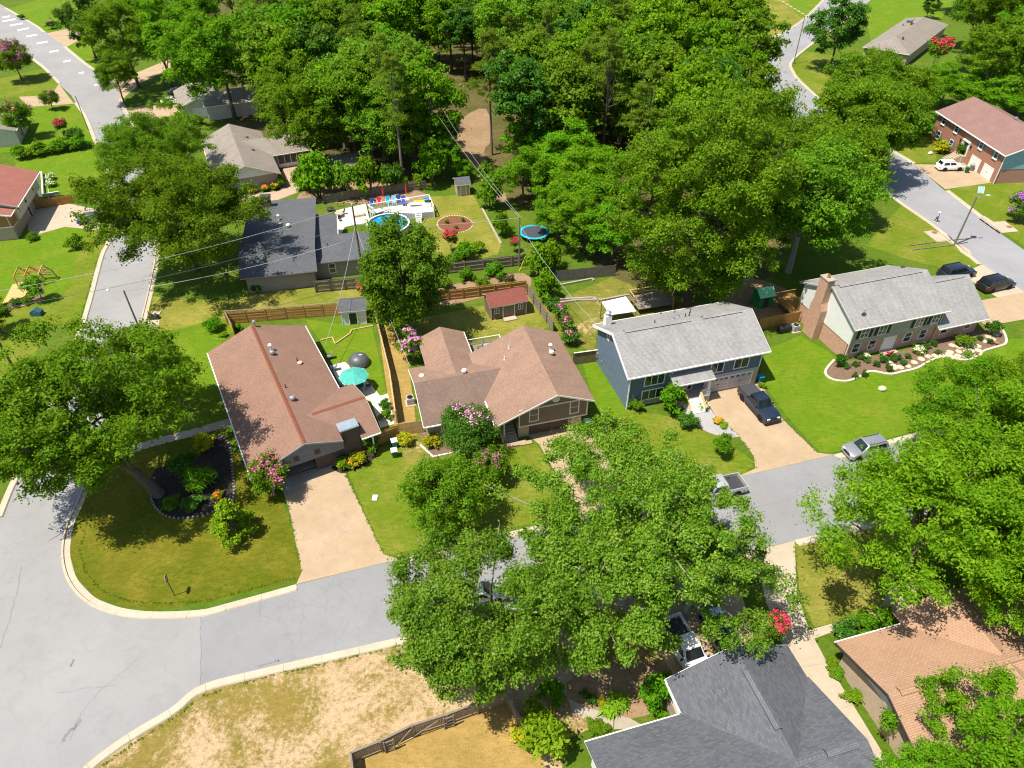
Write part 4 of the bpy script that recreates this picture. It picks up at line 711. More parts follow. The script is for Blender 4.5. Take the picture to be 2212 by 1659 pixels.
# far top-left house corner
H = thing('house', 'white house corner behind the dark tree at the top left', 'house', (*P(270, 18), 0), math.radians(20)); Rm = R_(0, 16, 0, 11, 3.0, 4.8, axis='x'); rf = MB(); gable(rf, Rm); rf.build('roof', [SHT, WHITE], H); wl = MB(); gbody(wl, Rm); wl.build('wall', SDW, H); rakes(H, Rm, WHITE, '0')
# ------------------------------------------------------------------ sheds
def shed(label, base, rz, w, dpt, hw, hr, roofm, wallm, doorx, dw, dmat, wins=(), trim=WHITE, r=None):
    S = thing('shed', label, 'shed', P3(*base), math.radians(rz)); R = R_(-.25, w + .25, -.3, dpt + .3, hw, hr, axis='x', r=r)
    rf = MB(); gable(rf, R, .1); rf.build('roof', [roofm, trim], S); wl = MB(); gbody(wl, R, (.25, .25, .3, .3)); wl.build('wall', wallm, S)
    door(S, (doorx, 0, .1), dw, 1.75, dmat, trim)
    for x in wins: window(S, (x, 0, 1.0), .55, .75, 2, 2, 'F', trim, .08)
    MB().box(-.03, -.04, 0, .06, 0, hw - .15).box(w - .06, -.04, 0, w + .03, 0, hw - .15).build('corner_trim', trim, S); return S
S = shed('brown garden shed with red roof and double doors', (1061, 692), 18.4, 4.9, 3.0, 2.2, 3.2, SHRED, plain('brown_shed_wall', (.17, .115, .08), .8), 2.45, 1.5, plain('brown_shed_door', (.2, .145, .1), .8), (.8, 4.1), OFFW)
MB().box(1.6, -1.0, 0, 3.3, -.08, .18).build('ramp', CONW, S)
S = shed('small white shed with grey roof and black door', (741, 703), 8, 3.1, 2.6, 2.3, 3.1, SHD2, plain('white_shed_wall', (.62, .62, .6), .7), 1.45, .95, plain('black_door', (.012, .02, .018), .5))
MB().lathe([(.2, 0), (.26, .05), (.32, 0), (.26, -.05), (.2, 0)], n=16, cap=False).build('wreath', plain('wreath_green', (.02, .12, .05), .9), S, 60, loc=(1.45, -.08, 1.35)).rotation_euler = (math.pi / 2, 0, 0)
shed('tiny tan shed with charcoal roof beside the wood', (988, 424), 14, 2.2, 2.4, 2.1, 2.9, SHD, plain('tan_shed_wall', (.4, .32, .22), .8), 1.1, .8, plain('tan_shed_door', (.44, .35, .24), .8))
S = shed('bright green play shed half hidden behind the slate-blue house', (1637, 668), 17, 2.0, 1.8, 1.9, 2.7, plain('mint_roof', (.22, .62, .30), .6), plain('green_play_wall', (.03, .25, .05), .7), 1.0, .8, DARKM, (), plain('green_play_wall', 0))
# ------------------------------------------------------------------ fences
def fence(label, pts, h=1.8, mat=WOODG, style='V', rail=-1, bay=2.4, nrail=3, top=None, world=False, gate=None):
    w = [Vector(p if world else P(*p)) for p in pts]; o = w[0]; root = thing('fence', label, 'fence', (o.x, o.y, 0)); mb = MB()
    pm = MB().box(-.06, -.06, 0, .06, .06, h + .03).mesh('post', mat)
    for a, b in zip(w, w[1:]):
        a, b = a - o, b - o; L = (b - a).length; d = (b - a) / L; n = Vector((-d.y, d.x)) * rail; rz = math.atan2(d.y, d.x); k = max(1, round(L / bay)); bl = L / k
        for i in range(k + 1):
            q = a + d * bl * i + n * .09; obj('post', pm, root, (q.x, q.y, 0), rz)
        if style == 'H':
            nb = int(h / .2); bm = MB().box(.06, -.012, .008, bl - .06, .012, .192).mesh('board', mat)
            for i in range(k):
                for j in range(nb):
                    q = a + d * bl * i + n * (.09 + .01 * (j % 2)); ob = obj('board', bm, root, (q.x, q.y, .04 + j * .2), rz + rnd.uniform(-.006, .006)); ob.rotation_euler.x = rnd.uniform(-.09, .09); ob.rotation_euler.y = rnd.uniform(-.008, .008)
        else:
            s = 0
            while s < L - .05:
                q = a + d * (s + .07); t = Vector((q.x, q.y)); e = d * .066; hh = h + rnd.uniform(-.03, .03); u = n * rnd.uniform(-.006, .006)
                c = [t - e + u, t + e + u, t + e + u + n * .022, t - e + u + n * .022]; mb.prism([(p.x, p.y) for p in c], .03, hh); s += .142
            for j in range(nrail):
                z = .3 + (h - .55) * j / max(1, nrail - 1); p0, p1 = a + n * .05, b + n * .05; MB().bar((p0.x, p0.y, z), (p1.x, p1.y, z), .05, .09).build('rail', mat, root)
        if top: MB().bar((a.x, a.y, h + .05), (b.x, b.y, h + .05), .16, .04).build('cap_board', top, root)
    if mb.v: mb.build('boards', mat, root, kind='stuff')
    return root
fence('horizontal-board tan fence behind the corner ranch house', [(507, 727), (492.7, 699), (620, 689), (738.8, 679.7)], 1.9, WOODT, 'H', -1, 2.75, top=WOODG)
fence('long light wooden fence between the ranch and split-level yards', [(806, 672), (822, 735), (845, 830), (857, 915)], 1.9, wood('pale_fence_wood', (.36, .27, .16), (.52, .42, .28)), 'V', 1, top=WOODN)
fence('short brown fence beside the ranch chimney wing', [(814, 963), (861, 944)], 1.8, WOODT, 'V', -1)
fence('light wooden gate panel between ranch and split-level house', [(862, 942), (916, 934)], 1.8, WOODN, 'V', 1)
fence('grey rail-faced fence below the slate-grey house wing', [(683, 632), (746, 626), (809, 620)], 1.9, WOODG, 'V', -1, 2.6)
fence('grey fence along the flower bank behind the red-roofed shed', [(964, 592), (1044, 583), (1135, 572)], 1.8, WOODG, 'V', -1)
fence('weathered fence running down beside the pink roses', [(1140, 636), (1168, 678), (1196, 718)], 1.7, WOODG, 'V', -1); fence('tan fence just behind the red-roofed shed', [(905, 655), (1000, 645), (1136, 628)], 1.7, WOODT, 'V', -1)
fence('dark grey fence under the tall sweetgum tree', [(1200, 609), (1265, 602), (1328, 596)], 1.8, plain('old_grey_wood', (.13, .12, .11), .9), 'V', 1); fence('short brown fence joining split-level and slate-blue houses', [(1238, 788.6), (1293, 781)], 1.8, wood('brown_fence_wood', (.15, .11, .06), (.26, .2, .12)), 'V', 1, top=OFFW)
fj = fence('bowed wooden fence around the straw yard at the bottom', [(772, 1710), (764, 1647), (826, 1622), (893, 1588.6), (967, 1565), (1094.7, 1517), (1132, 1590)], 1.6, wood('straw_yard_fence_wood', (.2, .13, .08), (.33, .24, .16)), 'V', -1, 2.6, 2, top=WOODG)
fence('honey-coloured fence beside the brick chimney', [(1636, 713), (1723, 697)], 1.8, WOODT, 'V', 1); fence('low dark fence behind the swimming pool', [(700, 440), (790, 425), (920, 408)], 1.6, WOODG, 'V', -1)
# gate ladder frames of the bowed fence
o = Vector((*P(772, 1710), 0))
for (x, y) in ((835, 1619), (962, 1568)):
    p = Vector((*P(x, y), 0)) - o; q = Vector((*P(x + 20, y - 7), 0)) - o; p.y -= .25; q.y -= .25; mb = MB()
    for e in (p, q): mb.bar((e.x, e.y, 0), (e.x, e.y, 1.75), .09, .09)
    for z in (.2, .65, 1.1, 1.6): mb.bar((p.x, p.y, z), (q.x, q.y, z), .07, .07)
    mb.build('gate_frame', WOODG, fj)
for a, b in (((860, 1606), (893, 1589)), ((893, 1589), (950, 1571))):
    p = Vector((*P(*a), 0)) - o; q = Vector((*P(*b), 0)) - o; MB().bar((p.x, p.y - .2, .2), (q.x, q.y - .2, 1.5), .06, .09).build('brace', WOODG, fj)
# ------------------------------------------------------------------ poles, wires, signs
def pole(label, px, h, top=None, r=.15, mat=POLEW, arm=None, name='utility_pole'):
    x, y = P(*px); root = thing(name, label, 'pole', (x, y, 0)); tx, ty = (0, 0) if not top else top
    MB().tube([(0, 0, -.1), (tx * .5, ty * .5, h / 2), (tx, ty, h)], [r, r * .85, r * .7], 10).build('shaft', mat, root, 50)
    if arm: MB().box(-arm, -.06, h - .35, arm, .06, h - .22).build('crossarm', WOODG, root, loc=(tx, ty, 0)); [MB().lathe([(.04, 0), (.05, .05), (.03, .14), (.01, .15)], n=8).build('insulator', WHITE, root, 40, loc=(tx + s * arm * .9, ty, h - .22)) for s in (-1, 1)]
    return root
p1 = pole('tall brown utility pole between the slate-grey house and red myrtle', (787, 611.5), 11.9); MB().lathe([(.06, 0), (.09, .1), (.06, .3), (.02, .32)], n=8).build('insulator', WHITE, p1, 40, loc=(0, 0, 11.9)); MB().box(-.3, -.1, 3.6, -.12, .05, 3.8).build('junction_box', DARKM, p1)
p2 = pole('grey utility pole beside the blue trampoline', (1121.8, 576), 8.0, None, .14, POLEG); pole('bare grey pole beside the yellow walking sign', (311, 734), 7.4, None, .13, POLEG)
pole('slim dark pole beside the red crape myrtle at upper left', (191, 281), 6.9, None, .1, POLEG); pole('thin tall pole at the far street bend', (1714, 138), 11.2, None, .12, POLEG); pole('dark pole rising through the foreground oak', (1066, 1440), 11.5, None, .13, POLEW)
lp = pole('leaning wooden street-light pole with solar panel', (2062, 528), 7.7, (.35, .3), .15, POLEG, name='street_light')
MB().tube([(.35, .3, 7.5), (.9, .35, 7.75), (1.9, .4, 7.95)], .045, 6).build('arm', STEEL, lp); MB().box(1.7, .28, 7.88, 2.3, .52, 7.98).build('lamp_head', plain('lamp_grey', (.6, .6, .58), .5), lp, bevel=.03)
MB().tube([(.35, .3, 7.6), (.6, .35, 8.5)], .035, 6).build('panel_post', STEEL, lp); sp = MB().box(-.42, -.03, 0, .42, .03, .95).build('solar_panel', plain('panel_white', (.6, .68, .75), .3), lp, loc=(.65, .3, 8.3)); sp.rotation_euler = (math.radians(-35), 0, math.radians(-12))
for i in range(2):
    for j in range(3): MB().box(-.36 + .37 * i, -.045, .05 + .3 * j, -.02 + .37 * i, -.031, .32 + .3 * j).build('cell', plain('solar_cell', (.28, .42, .56), .25, .5), sp)
def wire(label, a, b, sag=.6, r=.022, n=14, mat=None):
    a = Vector(a); b = Vector(b); pts = [a.lerp(b, i / n) - Vector((0, 0, sag * 4 * (i / n) * (1 - i / n))) for i in range(n + 1)]
    return tag(MB().tube([p - a for p in pts], r, 5).build('overhead_wire', mat or plain('bright_cable', (.5, .5, .48), .4, .5, .4), loc=a), label, 'wire')
t1 = (*P(787, 611.5), 11.9); t1b = (*P(787, 611.5), 9.2); t2 = (*P(1121.8, 576), 7.9); tL = (*P(311, 734), 7.3)
pw = P(-60, 640, 11.2); pwp = thing('utility_pole', 'utility pole just beyond the left edge carrying the overhead wires', 'pole', (pw[0], pw[1], 0)); MB().tube([(0, 0, -.1), (0, 0, 11.5)], [.16, .11], 10).build('shaft', POLEW, pwp, 50)
fw_ = P(912, 178, 14.2); fwp = thing('utility_pole', 'utility pole hidden among the wood at the end of the wires', 'pole', (fw_[0], fw_[1], 0)); MB().tube([(0, 0, -.1), (0, 0, 14.6)], [.18, .12], 10).build('shaft', POLEW, fwp, 50); MB().box(-1.0, -.06, 14.1, 1.0, .06, 14.2).build('crossarm', WOODG, fwp)
wire('uppermost overhead wire crossing from brown pole to left edge', t1, (*pw, 11.3), 1.0); wire('second overhead wire crossing over the slate-grey roof', t1b, (*pw, 9.2), 1.0); wire('lower cable from brown pole to the pole by the walking sign', (t1b[0], t1b[1], 7.2), tL, .7, .03)
wire('service cable dropping from brown pole to ranch roof', (t1b[0], t1b[1], 9.1), (*P(702, 745, 3.1), 3.1), .9, .025); wire('service cable dropping from brown pole to split-level roof', (t1b[0], t1b[1], 8.8), (*P(886, 792, 3.1), 3.1), .9, .025); wire('thin wire linking brown pole and trampoline pole', t1b, t2, .6)
wire('left wire running into the wood from trampoline pole', t2, (fw_[0] - .9, fw_[1], 14.2), 1.4, .02); wire('right wire running into the wood from trampoline pole', (t2[0] + .3, t2[1], 7.8), (fw_[0] + .9, fw_[1], 14.2), 1.4, .02); wire('service cable from trampoline pole to slate-blue house', (t2[0], t2[1], 6.8), (*P(1288, 700, 5), 5), .8, .025)
wire('guy line from the foreground pole down to the straw yard', (*P(1066, 1440), 10.5), (*P(1146, 1532), .1), .0, .025)
GUARD = tag(MB().tube([(0, 0, 0), (.9, .5, 2.2)], .05, 6).build('guy_guard', YELL, loc=P3(1122, 585)), 'yellow guy-wire guard leaning by the grey fence', 'guard')
def text_mesh(s, size, mat):
    cu = bpy.data.curves.new('txt', 'FONT'); cu.body = s; cu.size = size; cu.align_x = 'CENTER'; cu.align_y = 'CENTER'; cu.extrude = .002
    to = bpy.data.objects.new('txt', cu); COL.objects.link(to); me = bpy.data.meshes.new_from_object(to); bpy.data.objects.remove(to); me.materials.append(mat); return me
S = thing('stop_sign', 'red octagonal stop sign on a thin post at the corner', 'sign', P3(377.6, 1286.7), math.radians(15))
MB().box(-.03, -.03, 0, .03, .03, 2.9).build('post', DARKM, S); oc = [(.03, .4 * math.cos(math.pi / 8 + k * math.pi / 4) / math.cos(math.pi / 8), 2.5 + .4 * math.sin(math.pi / 8 + k * math.pi / 4) / math.cos(math.pi / 8)) for k in range(8)]
MB().extr(oc, (.012, 0, 0)).build('border', WHITE, S); pl = MB().extr([(.043, y * .92, 2.5 + (z - 2.5) * .92) for _, y, z in oc], (.006, 0, 0)).build('panel', plain('stop_red', (.42, .015, .02), .5), S)
tm = obj('lettering', text_mesh('STOP', .3, WHITE), pl, (.052, 0, 2.5)); tm.rotation_euler = (math.pi / 2, 0, math.pi / 2)
S = thing('crossing_sign', 'yellow diamond walking-person sign beside the bare pole', 'sign', P3(311, 742), math.radians(-8))
MB().box(-.03, -.03, 0, .03, .03, 2.75).build('post', STEEL, S); MB().extr([(0, -.04, 1.75), (.62, -.04, 2.37), (0, -.04, 2.99), (-.62, -.04, 2.37)][::-1], (0, .012, 0)).build('panel', plain('sign_yellow', (.75, .5, .0), .5), S)
fg = MB().lathe([(.01, -.07), (.07, 0), (.01, .07)], n=8, sy=.05, c=(.04, -.055, 2.72))
for a, b, wd in (((.03, 2.64), (0, 2.32), .14), ((0, 2.34), (-.17, 2.02), .07), ((0, 2.34), (.12, 2.2), .07), ((.12, 2.2), (.13, 2.0), .06), ((.03, 2.6), (.18, 2.4), .05), ((.03, 2.6), (-.14, 2.45), .05)): fg.bar((a[0], -.05, a[1]), (b[0], -.05, b[1]), .008, wd)
fg.build('pedestrian_symbol', BLACKM, S)
# ------------------------------------------------------------------ vehicles
def vehicle(name, label, cat, px, head, col, kind, group=None, metal=.3):
    x, y = P(*px); V = thing(name, label, cat, (x, y, 0), math.radians(head), group); pm = paint('paint_%02x%02x%02x' % tuple(int(c * 255) for c in col), col, metal)
    K = dict(sedan=(4.75, 1.84, 1.46, -1.75, -1.05, .35, 1.15, .92, .33, 2.8), suv=(4.7, 1.9, 1.72, -2.18, -1.85, .45, 1.2, 1.05, .37, 2.75), bigsuv=(5.35, 2.02, 1.92, -2.5, -2.25, .55, 1.25, 1.15, .41, 3.1), pickup=(5.85, 2.02, 1.92, -.95, -.7, .6, 1.3, 1.18, .42, 3.65))[kind]
    L, Wd, Ht, xa, xb, xc, xd, bz, wr, wb = K; h = L / 2; w = Wd / 2; tk = kind == 'pickup'
    rear = [(-h + .08, .3), (-h, .5), (-h, bz - .2), (-h + .06, bz - .03)] if not tk else [(-h + .05, .45), (-h + .03, .75), (-h + .03, .78)]
    mid = [(xa, bz), (xd, bz)] if not tk else [(-1.02, .78), (-1.0, bz), (xd, bz)]
    prof = rear + mid + [(h - .55, bz - .08), (h - .14, bz - .2), (h - .02, bz - .38), (h, .5), (h - .08, .3)]
    MB().extr([(x, -w, z) for x, z in prof][::-1], (0, Wd, 0)).build('body', pm, V, 35, .07)
    c = [(xa + .02, w - .05, bz - .06), (xd, w - .05, bz - .06), (xc, w - .24, Ht), (xb, w - .22, Ht)]
    q = [(x, s * y, z) for s in (-1, 1) for x, y, z in c]
    MB().add(q, [(0, 1, 2, 3), (7, 6, 5, 4), (0, 4, 5, 1), (1, 5, 6, 2), (2, 6, 7, 3), (3, 7, 4, 0)]).build('cabin', pm, V, 35, .06)
    def gl(nm, a, b, c_, d, u0, u1, v0, v1):
        a, b, c_, d = map(Vector, (a, b, c_, d)); n = (b - a).cross(d - a).normalized() * .014; f = lambda u, v: (a.lerp(b, u)).lerp(d.lerp(c_, u), v) + n
        MB().slab([tuple(f(u0, v0)), tuple(f(u1, v0)), tuple(f(u1, v1)), tuple(f(u0, v1))], .004).build(nm, GLASSC, V)
    gl('windscreen', q[1], q[5], q[6], q[2], .07, .93, .1, .92); gl('rear_window', q[4], q[0], q[3], q[7], .1, .9, .25, .9)
    for s in (0, 4):
        a, b, c_, d = (q[s], q[s + 1], q[s + 2], q[s + 3]) if s == 0 else (q[s + 1], q[s], q[s + 3], q[s + 2])
        for u0, u1 in ((.1, .47), (.52, .88)) if not kind == 'bigsuv' else ((.06, .3), (.34, .6), (.64, .9)): gl('side_window', a, b, c_, d, u0, u1, .22, .86)
    tm = MB(); tm.lathe([(wr * .62, -.12), (wr * .95, -.12), (wr, -.06), (wr, .06), (wr * .95, .12), (wr * .62, .12)], n=20); tme = tm.mesh('tyre', RUBBER, 40)
    rm = MB().lathe([(wr * .64, -.1), (wr * .6, .1), (wr * .5, .075), (.09, .06), (.07, .1), (.01, .1)], n=20)
    for k in range(5): a = k * 2 * math.pi / 5; rm.bar((.06 * math.cos(a), .06 * math.sin(a), .1), (wr * .58 * math.cos(a), wr * .58 * math.sin(a), .1), .07, .02)
    rme = rm.mesh('rim', STEEL, 40); ar = MB().lathe([(wr + .07, 0), (wr + .07, .02), (.01, .02)], n=20).mesh('wheel_arch', BLACKM)
    for sx in (-1, 1):
        for sy in (-1, 1):
            o = bpy.data.objects.new('wheel', tme); COL.objects.link(o); o.parent = V; o.location = (sx * wb / 2 + .05, sy * (w - .08), wr); o.rotation_euler = (-sy * math.pi / 2, 0, 0); obj('rim', rme, o)
            a = obj('wheel_arch', ar, V, (sx * wb / 2 + .05, sy * (w - .017), wr + .02)); a.rotation_euler = (-sy * math.pi / 2, 0, 0)
    for s in (-1, 1):
        MB().box(h - .22, s * (w - .38) - .2, bz - .4, h - .01, s * (w - .38) + .2, bz - .22).build('headlight', plain('lamp_glass', (.6, .62, .65), .15, .6), V, bevel=.03)
        MB().box(-h - .012, s * (w - .17) - .12, bz - .45, -h + .1, s * (w - .17) + .12, bz - .15).build('tail_light', plain('tail_red', (.35, .01, .01), .25), V, bevel=.02)
        MB().box(xd - .45, s * (w + .09) - .1, bz + .02, xd - .3, s * (w + .09) + .1, bz + .2).build('mirror', pm if not tk else BLACKM, V, bevel=.03)
    MB().box(h - .03, -.5, bz - .52, h + .015, .5, bz - .25).build('grille', BLACKM, V); bmt = pm if not tk else (STEEL if col[0] > .2 else BLACKM); MB().box(h - .1, -w + .1, .3, h + .05, w - .1, .52).build('bumper', bmt, V, bevel=.04); MB().box(-h - .05, -w + .1, .32, -h + .1, w - .1, .55).build('bumper', bmt, V, bevel=.04)
    if tk:
        bd = MB()
        for s in (-1, 1): bd.box(-h + .03, s * w - (.09 if s > 0 else 0), .75, -1.0, s * w + (.09 if s < 0 else 0), 1.26)
        bd.box(-h + .03, -w + .09, .75, -h + .12, w - .09, 1.26).build('bed', pm, V, bevel=.03); MB().box(-h + .12, -w + .09, .76, -1.0, w - .09, .8).build('bed_floor', DARKM, V)
    elif kind != 'sedan':
        for s in (-1, 1): MB().box(xb + .2, s * (w - .34) - .025, Ht + .02, xc - .1, s * (w - .34) + .025, Ht + .07).build('roof_rail', DARKM, V)
    return V
v = vehicle('pickup_truck', 'dark blue pickup with covered bed on the slate-blue house drive', 'pickup', (1636, 882), -72, (.018, .03, .055), 'pickup'); MB().box(-2.86, -.96, 1.25, -.98, .96, 1.3).build('bed_cover', plain('bed_vinyl', (.05, .05, .055), .6), v)
for s in (-1, 1): MB().box(-1.2, s * 1.03 - .06, .38, 1.5, s * 1.03 + .06, .44).build('running_board', DARKM, v)
vehicle('pickup_truck', 'silver pickup with open bed parked under the foreground oak', 'pickup', (1545, 1066), 196, (.58, .58, .57), 'pickup', metal=.5); vehicle('parked_car', 'silver sedan on the street below the oak, bonnet facing right', 'car', (1035, 1291), 14, (.6, .62, .65), 'sedan', metal=.5)
vehicle('parked_car', 'grey SUV at the kerb by the slate-blue house lawn', 'SUV', (1866, 977), 196, (.33, .34, .35), 'suv', metal=.5); vehicle('pickup_truck', 'white pickup nosing up to the charcoal-roofed house', 'pickup', (1480, 1412), -70, (.75, .76, .76), 'pickup', metal=0)
vehicle('parked_car', 'dark blue car beside the white pickup by the charcoal house', 'car', (1563, 1396), -70, (.02, .045, .08), 'suv'); vehicle('parked_car', 'pale silver-blue sedan behind the white pickup under the oak', 'car', (1516, 1305), -72, (.42, .5, .6), 'sedan', metal=.5)
vehicle('parked_car', 'long black SUV on the drive beside the brick house', 'SUV', (2147, 622), 19, (.01, .012, .015), 'bigsuv'); vehicle('parked_car', 'dark blue SUV partly hidden behind the brick house roof', 'SUV', (2063, 597), 17, (.014, .025, .045), 'bigsuv')
vehicle('parked_car', 'white SUV on the drive of the blue-shuttered brick house', 'SUV', (2049, 366), 3, (.8, .8, .8), 'suv', metal=0); vehicle('parked_car', 'white saloon beside the half-hidden pale house', 'car', (373, 224), 22, (.8, .8, .8), 'sedan', metal=0); vehicle('parked_car', 'dark car tucked behind the white saloon', 'car', (385, 204), 22, (.02, .022, .03), 'sedan')
vehicle('parked_car', 'dark blue-grey car under the tree by the red-brown roofed house', 'car', (205, 478), 20, (.06, .08, .11), 'sedan')
# ------------------------------------------------------------------ yard things
def cart(label, px, rz, body, lid):
    C = thing('wheelie_bin', label, 'bin', P3(*px), math.radians(rz)); b = [(-.28, -.3), (.28, -.3), (.28, .3), (-.28, .3)]
    MB().add([(x * .82, y * .82, .06) for x, y in b] + [(x, y, .95) for x, y in b], [(3, 2, 1, 0), (4, 5, 6, 7), (0, 1, 5, 4), (1, 2, 6, 5), (2, 3, 7, 6), (3, 0, 4, 7)]).build('body', body, C, bevel=.03)
    MB().extr([(-.33, -.36, .96), (-.33, .33, .96), (-.33, .33, 1.03), (-.33, 0, 1.09), (-.33, -.36, 1.02)][::-1], (.66, 0, 0)).build('lid', lid, C, bevel=.02)
    for s in (-1, 1): MB().lathe([(.11, -.03), (.11, .03)], n=12).build('wheel', RUBBER, C, loc=(s * .28, .28, .11)).rotation_euler = (0, math.pi / 2, 0)
cart('teal-green bin with white lid nearest the brown fence', (853, 965), 20, plain('teal_bin', (.05, .3, .3), .5), WHITE); cart('dark green bin with white lid on the ranch lawn edge', (853, 986), 15, GREENB, WHITE)
cart('green bin in front of the white garage doors', (2087, 373), -80, GREENB, GREENB); cart('grey bin beside the green one at the garage', (2097, 368), -80, plain('grey_bin', (.2, .22, .22), .5), plain('grey_bin', 0)); cart('green bin beside the taupe garage wall', (1268, 922), 15, GREENB, plain('mint_lid', (.5, .65, .55), .5)); cart('blue bin in the shade of the slate-blue house', (1640, 826), 15, plain('blue_bin', (.01, .16, .36), .5), plain('blue_bin', 0))
def aircon(label, px, rz=15):
    C = thing('air_conditioner', label, 'air conditioner', P3(*px), math.radians(rz)); MB().box(-.6, -.6, 0, .6, .6, .08).build('pad', CONW, C); m = MB().box(-.4, -.4, .08, .4, .4, .92)
    for s in (-1, 1):
        for k in range(8): z = .15 + k * .09; m.box(-.415, s * .4 - .012, z, .415, s * .4 + .012, z + .03); m.box(s * .4 - .012, -.415, z, s * .4 + .012, .415, z + .03)
    m.build('cabinet', plain('ac_grey', (.38, .38, .36), .5), C); MB().lathe([(.34, .92), (.34, .95), (.3, .97), (.01, .97)], n=20).build('fan_grille', BLACKM, C, 40)
aircon('grey air conditioner on a pad beside the split-level house', (887, 871)); aircon('grey air conditioner beside the brick chimney base', (1716, 714), 17)
tag(MB().add([(-.9, -.45, 0), (.9, -.45, 0), (.9, .45, 0), (-.9, .45, 0), (-.85, -.4, .8), (.85, -.4, .8), (.8, .35, 1.05), (-.8, .35, 1.05)], [(3, 2, 1, 0), (4, 5, 6, 7), (0, 1, 5, 4), (1, 2, 6, 5), (2, 3, 7, 6), (3, 0, 4, 7)]).build('covered_grill', BLACKM, bevel=.08, smooth=40, loc=P3(1693, 716), rz=.3), 'black covered grill beside the air conditioner by the honey fence', 'grill')
# parasol, table, chairs, dome on the ranch patio
ux, uy = P(763.5, 809, 2.35); U = thing('parasol', 'teal eight-sided parasol over the ranch patio', 'parasol', (ux, uy, 0)); MB().tube([(0, 0, 0), (0, 0, 2.75)], .03, 8).build('pole', WHITE, U); MB().lathe([(.3, 0), (.28, .1), (.05, .14)], n=12).build('base', DARKM, U)
ring = [(1.75 * math.cos(k * math.pi / 4 + .2), 1.75 * math.sin(k * math.pi / 4 + .2), 2.1) for k in range(8)]; top = (0, 0, 2.75)
for k in range(8): MB().slab([ring[k], ring[(k + 1) % 8], top], .02).build('canopy_panel', TEAL, U); MB().bar(ring[k], (0, 0, 2.7), .02, .02).build('rib', WHITE, U)
T = thing('patio_table', 'round patio table under the teal parasol', 'table', (ux + .25, uy, 0)); MB().lathe([(.7, .7), (.7, .74), (.01, .74)], n=20).build('top', DARKM, T); [MB().tube([(.1 * math.cos(a), .1 * math.sin(a), .7), (.5 * math.cos(a), .5 * math.sin(a), 0)], .025, 6).build('leg', DARKM, T) for a in (0, 2.1, 4.2)]
def chair(label, loc, rz, mat, fr=DARKM, lounge=False, group=None):
    C = thing('lounge_chair' if lounge else 'chair', label, 'chair', loc, rz, group); d = .9 if lounge else .5
    if lounge: C.scale = (1.35, 1.35, 1.25)
    MB().box(-.26, -.25, .38, .26, d - .25, .44).build('seat', mat, C, bevel=.02); b = MB().box(-.26, -.03, 0, .26, .03, .6).build('backrest', mat, C, loc=(0, -.26, .42), bevel=.02); b.rotation_euler = (math.radians(18), 0, 0)
    for x in (-.24, .24):
        for y in (-.22, d - .28): MB().tube([(x, y, 0), (x, y, .4)], .02, 5).build('leg', fr, C)
        MB().box(x - .025, -.24, .6, x + .025, .25, .63).build('armrest', fr, C)
for k, (a, l) in enumerate(((.3, 'dark patio chair on the house side of the parasol table'), (2.3, 'dark patio chair on the fence side of the parasol table'), (4.3, 'dark patio chair on the lower side of the parasol table'))): chair(l, (ux + .25 + 1.15 * math.cos(a), uy + 1.15 * math.sin(a), 0), a + math.pi / 2, plain('slate_mesh', (.06, .09, .11), .7))
dx, dy = P(776, 786); Dm = thing('inflatable_spa', 'grey domed inflatable spa on the ranch lawn', 'spa', (dx, dy, 0)); SPA = plain('spa_vinyl', (.085, .09, .1), .45, .5)
MB().lathe([(1.15, 0), (1.28, .15), (1.28, .55), (1.15, .72), (1.0, .74)], n=28).build('wall', SPA, Dm, 40); MB().lathe([(1.22, .7), (1.12, .95), (.8, 1.25), (.4, 1.4), (.01, 1.45)], n=28).build('lid', SPA, Dm, 60)
for k in range(10): a = -2.6 + k * .2; MB().tube([(1.27 * math.cos(a), 1.27 * math.sin(a), .68), (1.3 * math.cos(a + .1), 1.3 * math.sin(a + .1), .3)], .02, 5).build('strap', STEEL, Dm)
MB().box(.15, -.75, 1.2, .55, -.72, 1.32).build('printed_label', WHITE, Dm).rotation_euler = (-.5, 0, 0)
# ranch yard edging, planters
def log(label, pts, mat=WOODN, h=.18, w=.16, name='timber_edging'):
    w_ = [Vector((*P(*p), h / 2)) for p in pts]; o = w_[0].copy(); o.z = 0; r = thing(name, label, 'edging', o)
    for a, b in zip(w_, w_[1:]): MB().bar(a - o, b - o, w, h).build('timber', mat, r, bevel=.015)
log('yellow timber edging stepping across the ranch back lawn', [(693, 736), (718, 730), (724, 744), (756, 722), (760, 714), (806, 705)], WOODN); log('low stone edging along the slate-blue house back yard', [(1178, 656), (1210, 649), (1280, 645), (1295, 652)], CONG, .3, .25, 'stone_edging')
log('lower stone edging beside the white patio cover', [(1187, 659), (1250, 650), (1300, 650), (1415, 628)], CONG, .3, .25, 'stone_edging'); log('stone edging of the fence flower bed under the sweetgum', [(1208, 618), (1240, 612), (1280, 604), (1282, 608)], CONG, .3, .25, 'stone_edging'); log('pale timber edging around the split-level front bed', [(908, 962), (936, 988), (1000, 975)], OFFW); log('weathered timber planter frame on the grass by the far street', [(1962, 532), (2050, 520), (2098, 516)], WOODG, .16, .1, 'planter_frame'); log('second weathered timber planter frame beside the first', [(1970, 541), (2060, 530), (2090, 524)], WOODG, .16, .1, 'planter_frame'); log('timber edging around the playhouse bed', [(20, 668), (60, 660), (82, 650), (95, 648)], WOODN); log('stone strip edging beside the pool lawn', [(1042, 452), (1062, 490), (1082, 528)], CONG, .2, .3, 'stone_edging')
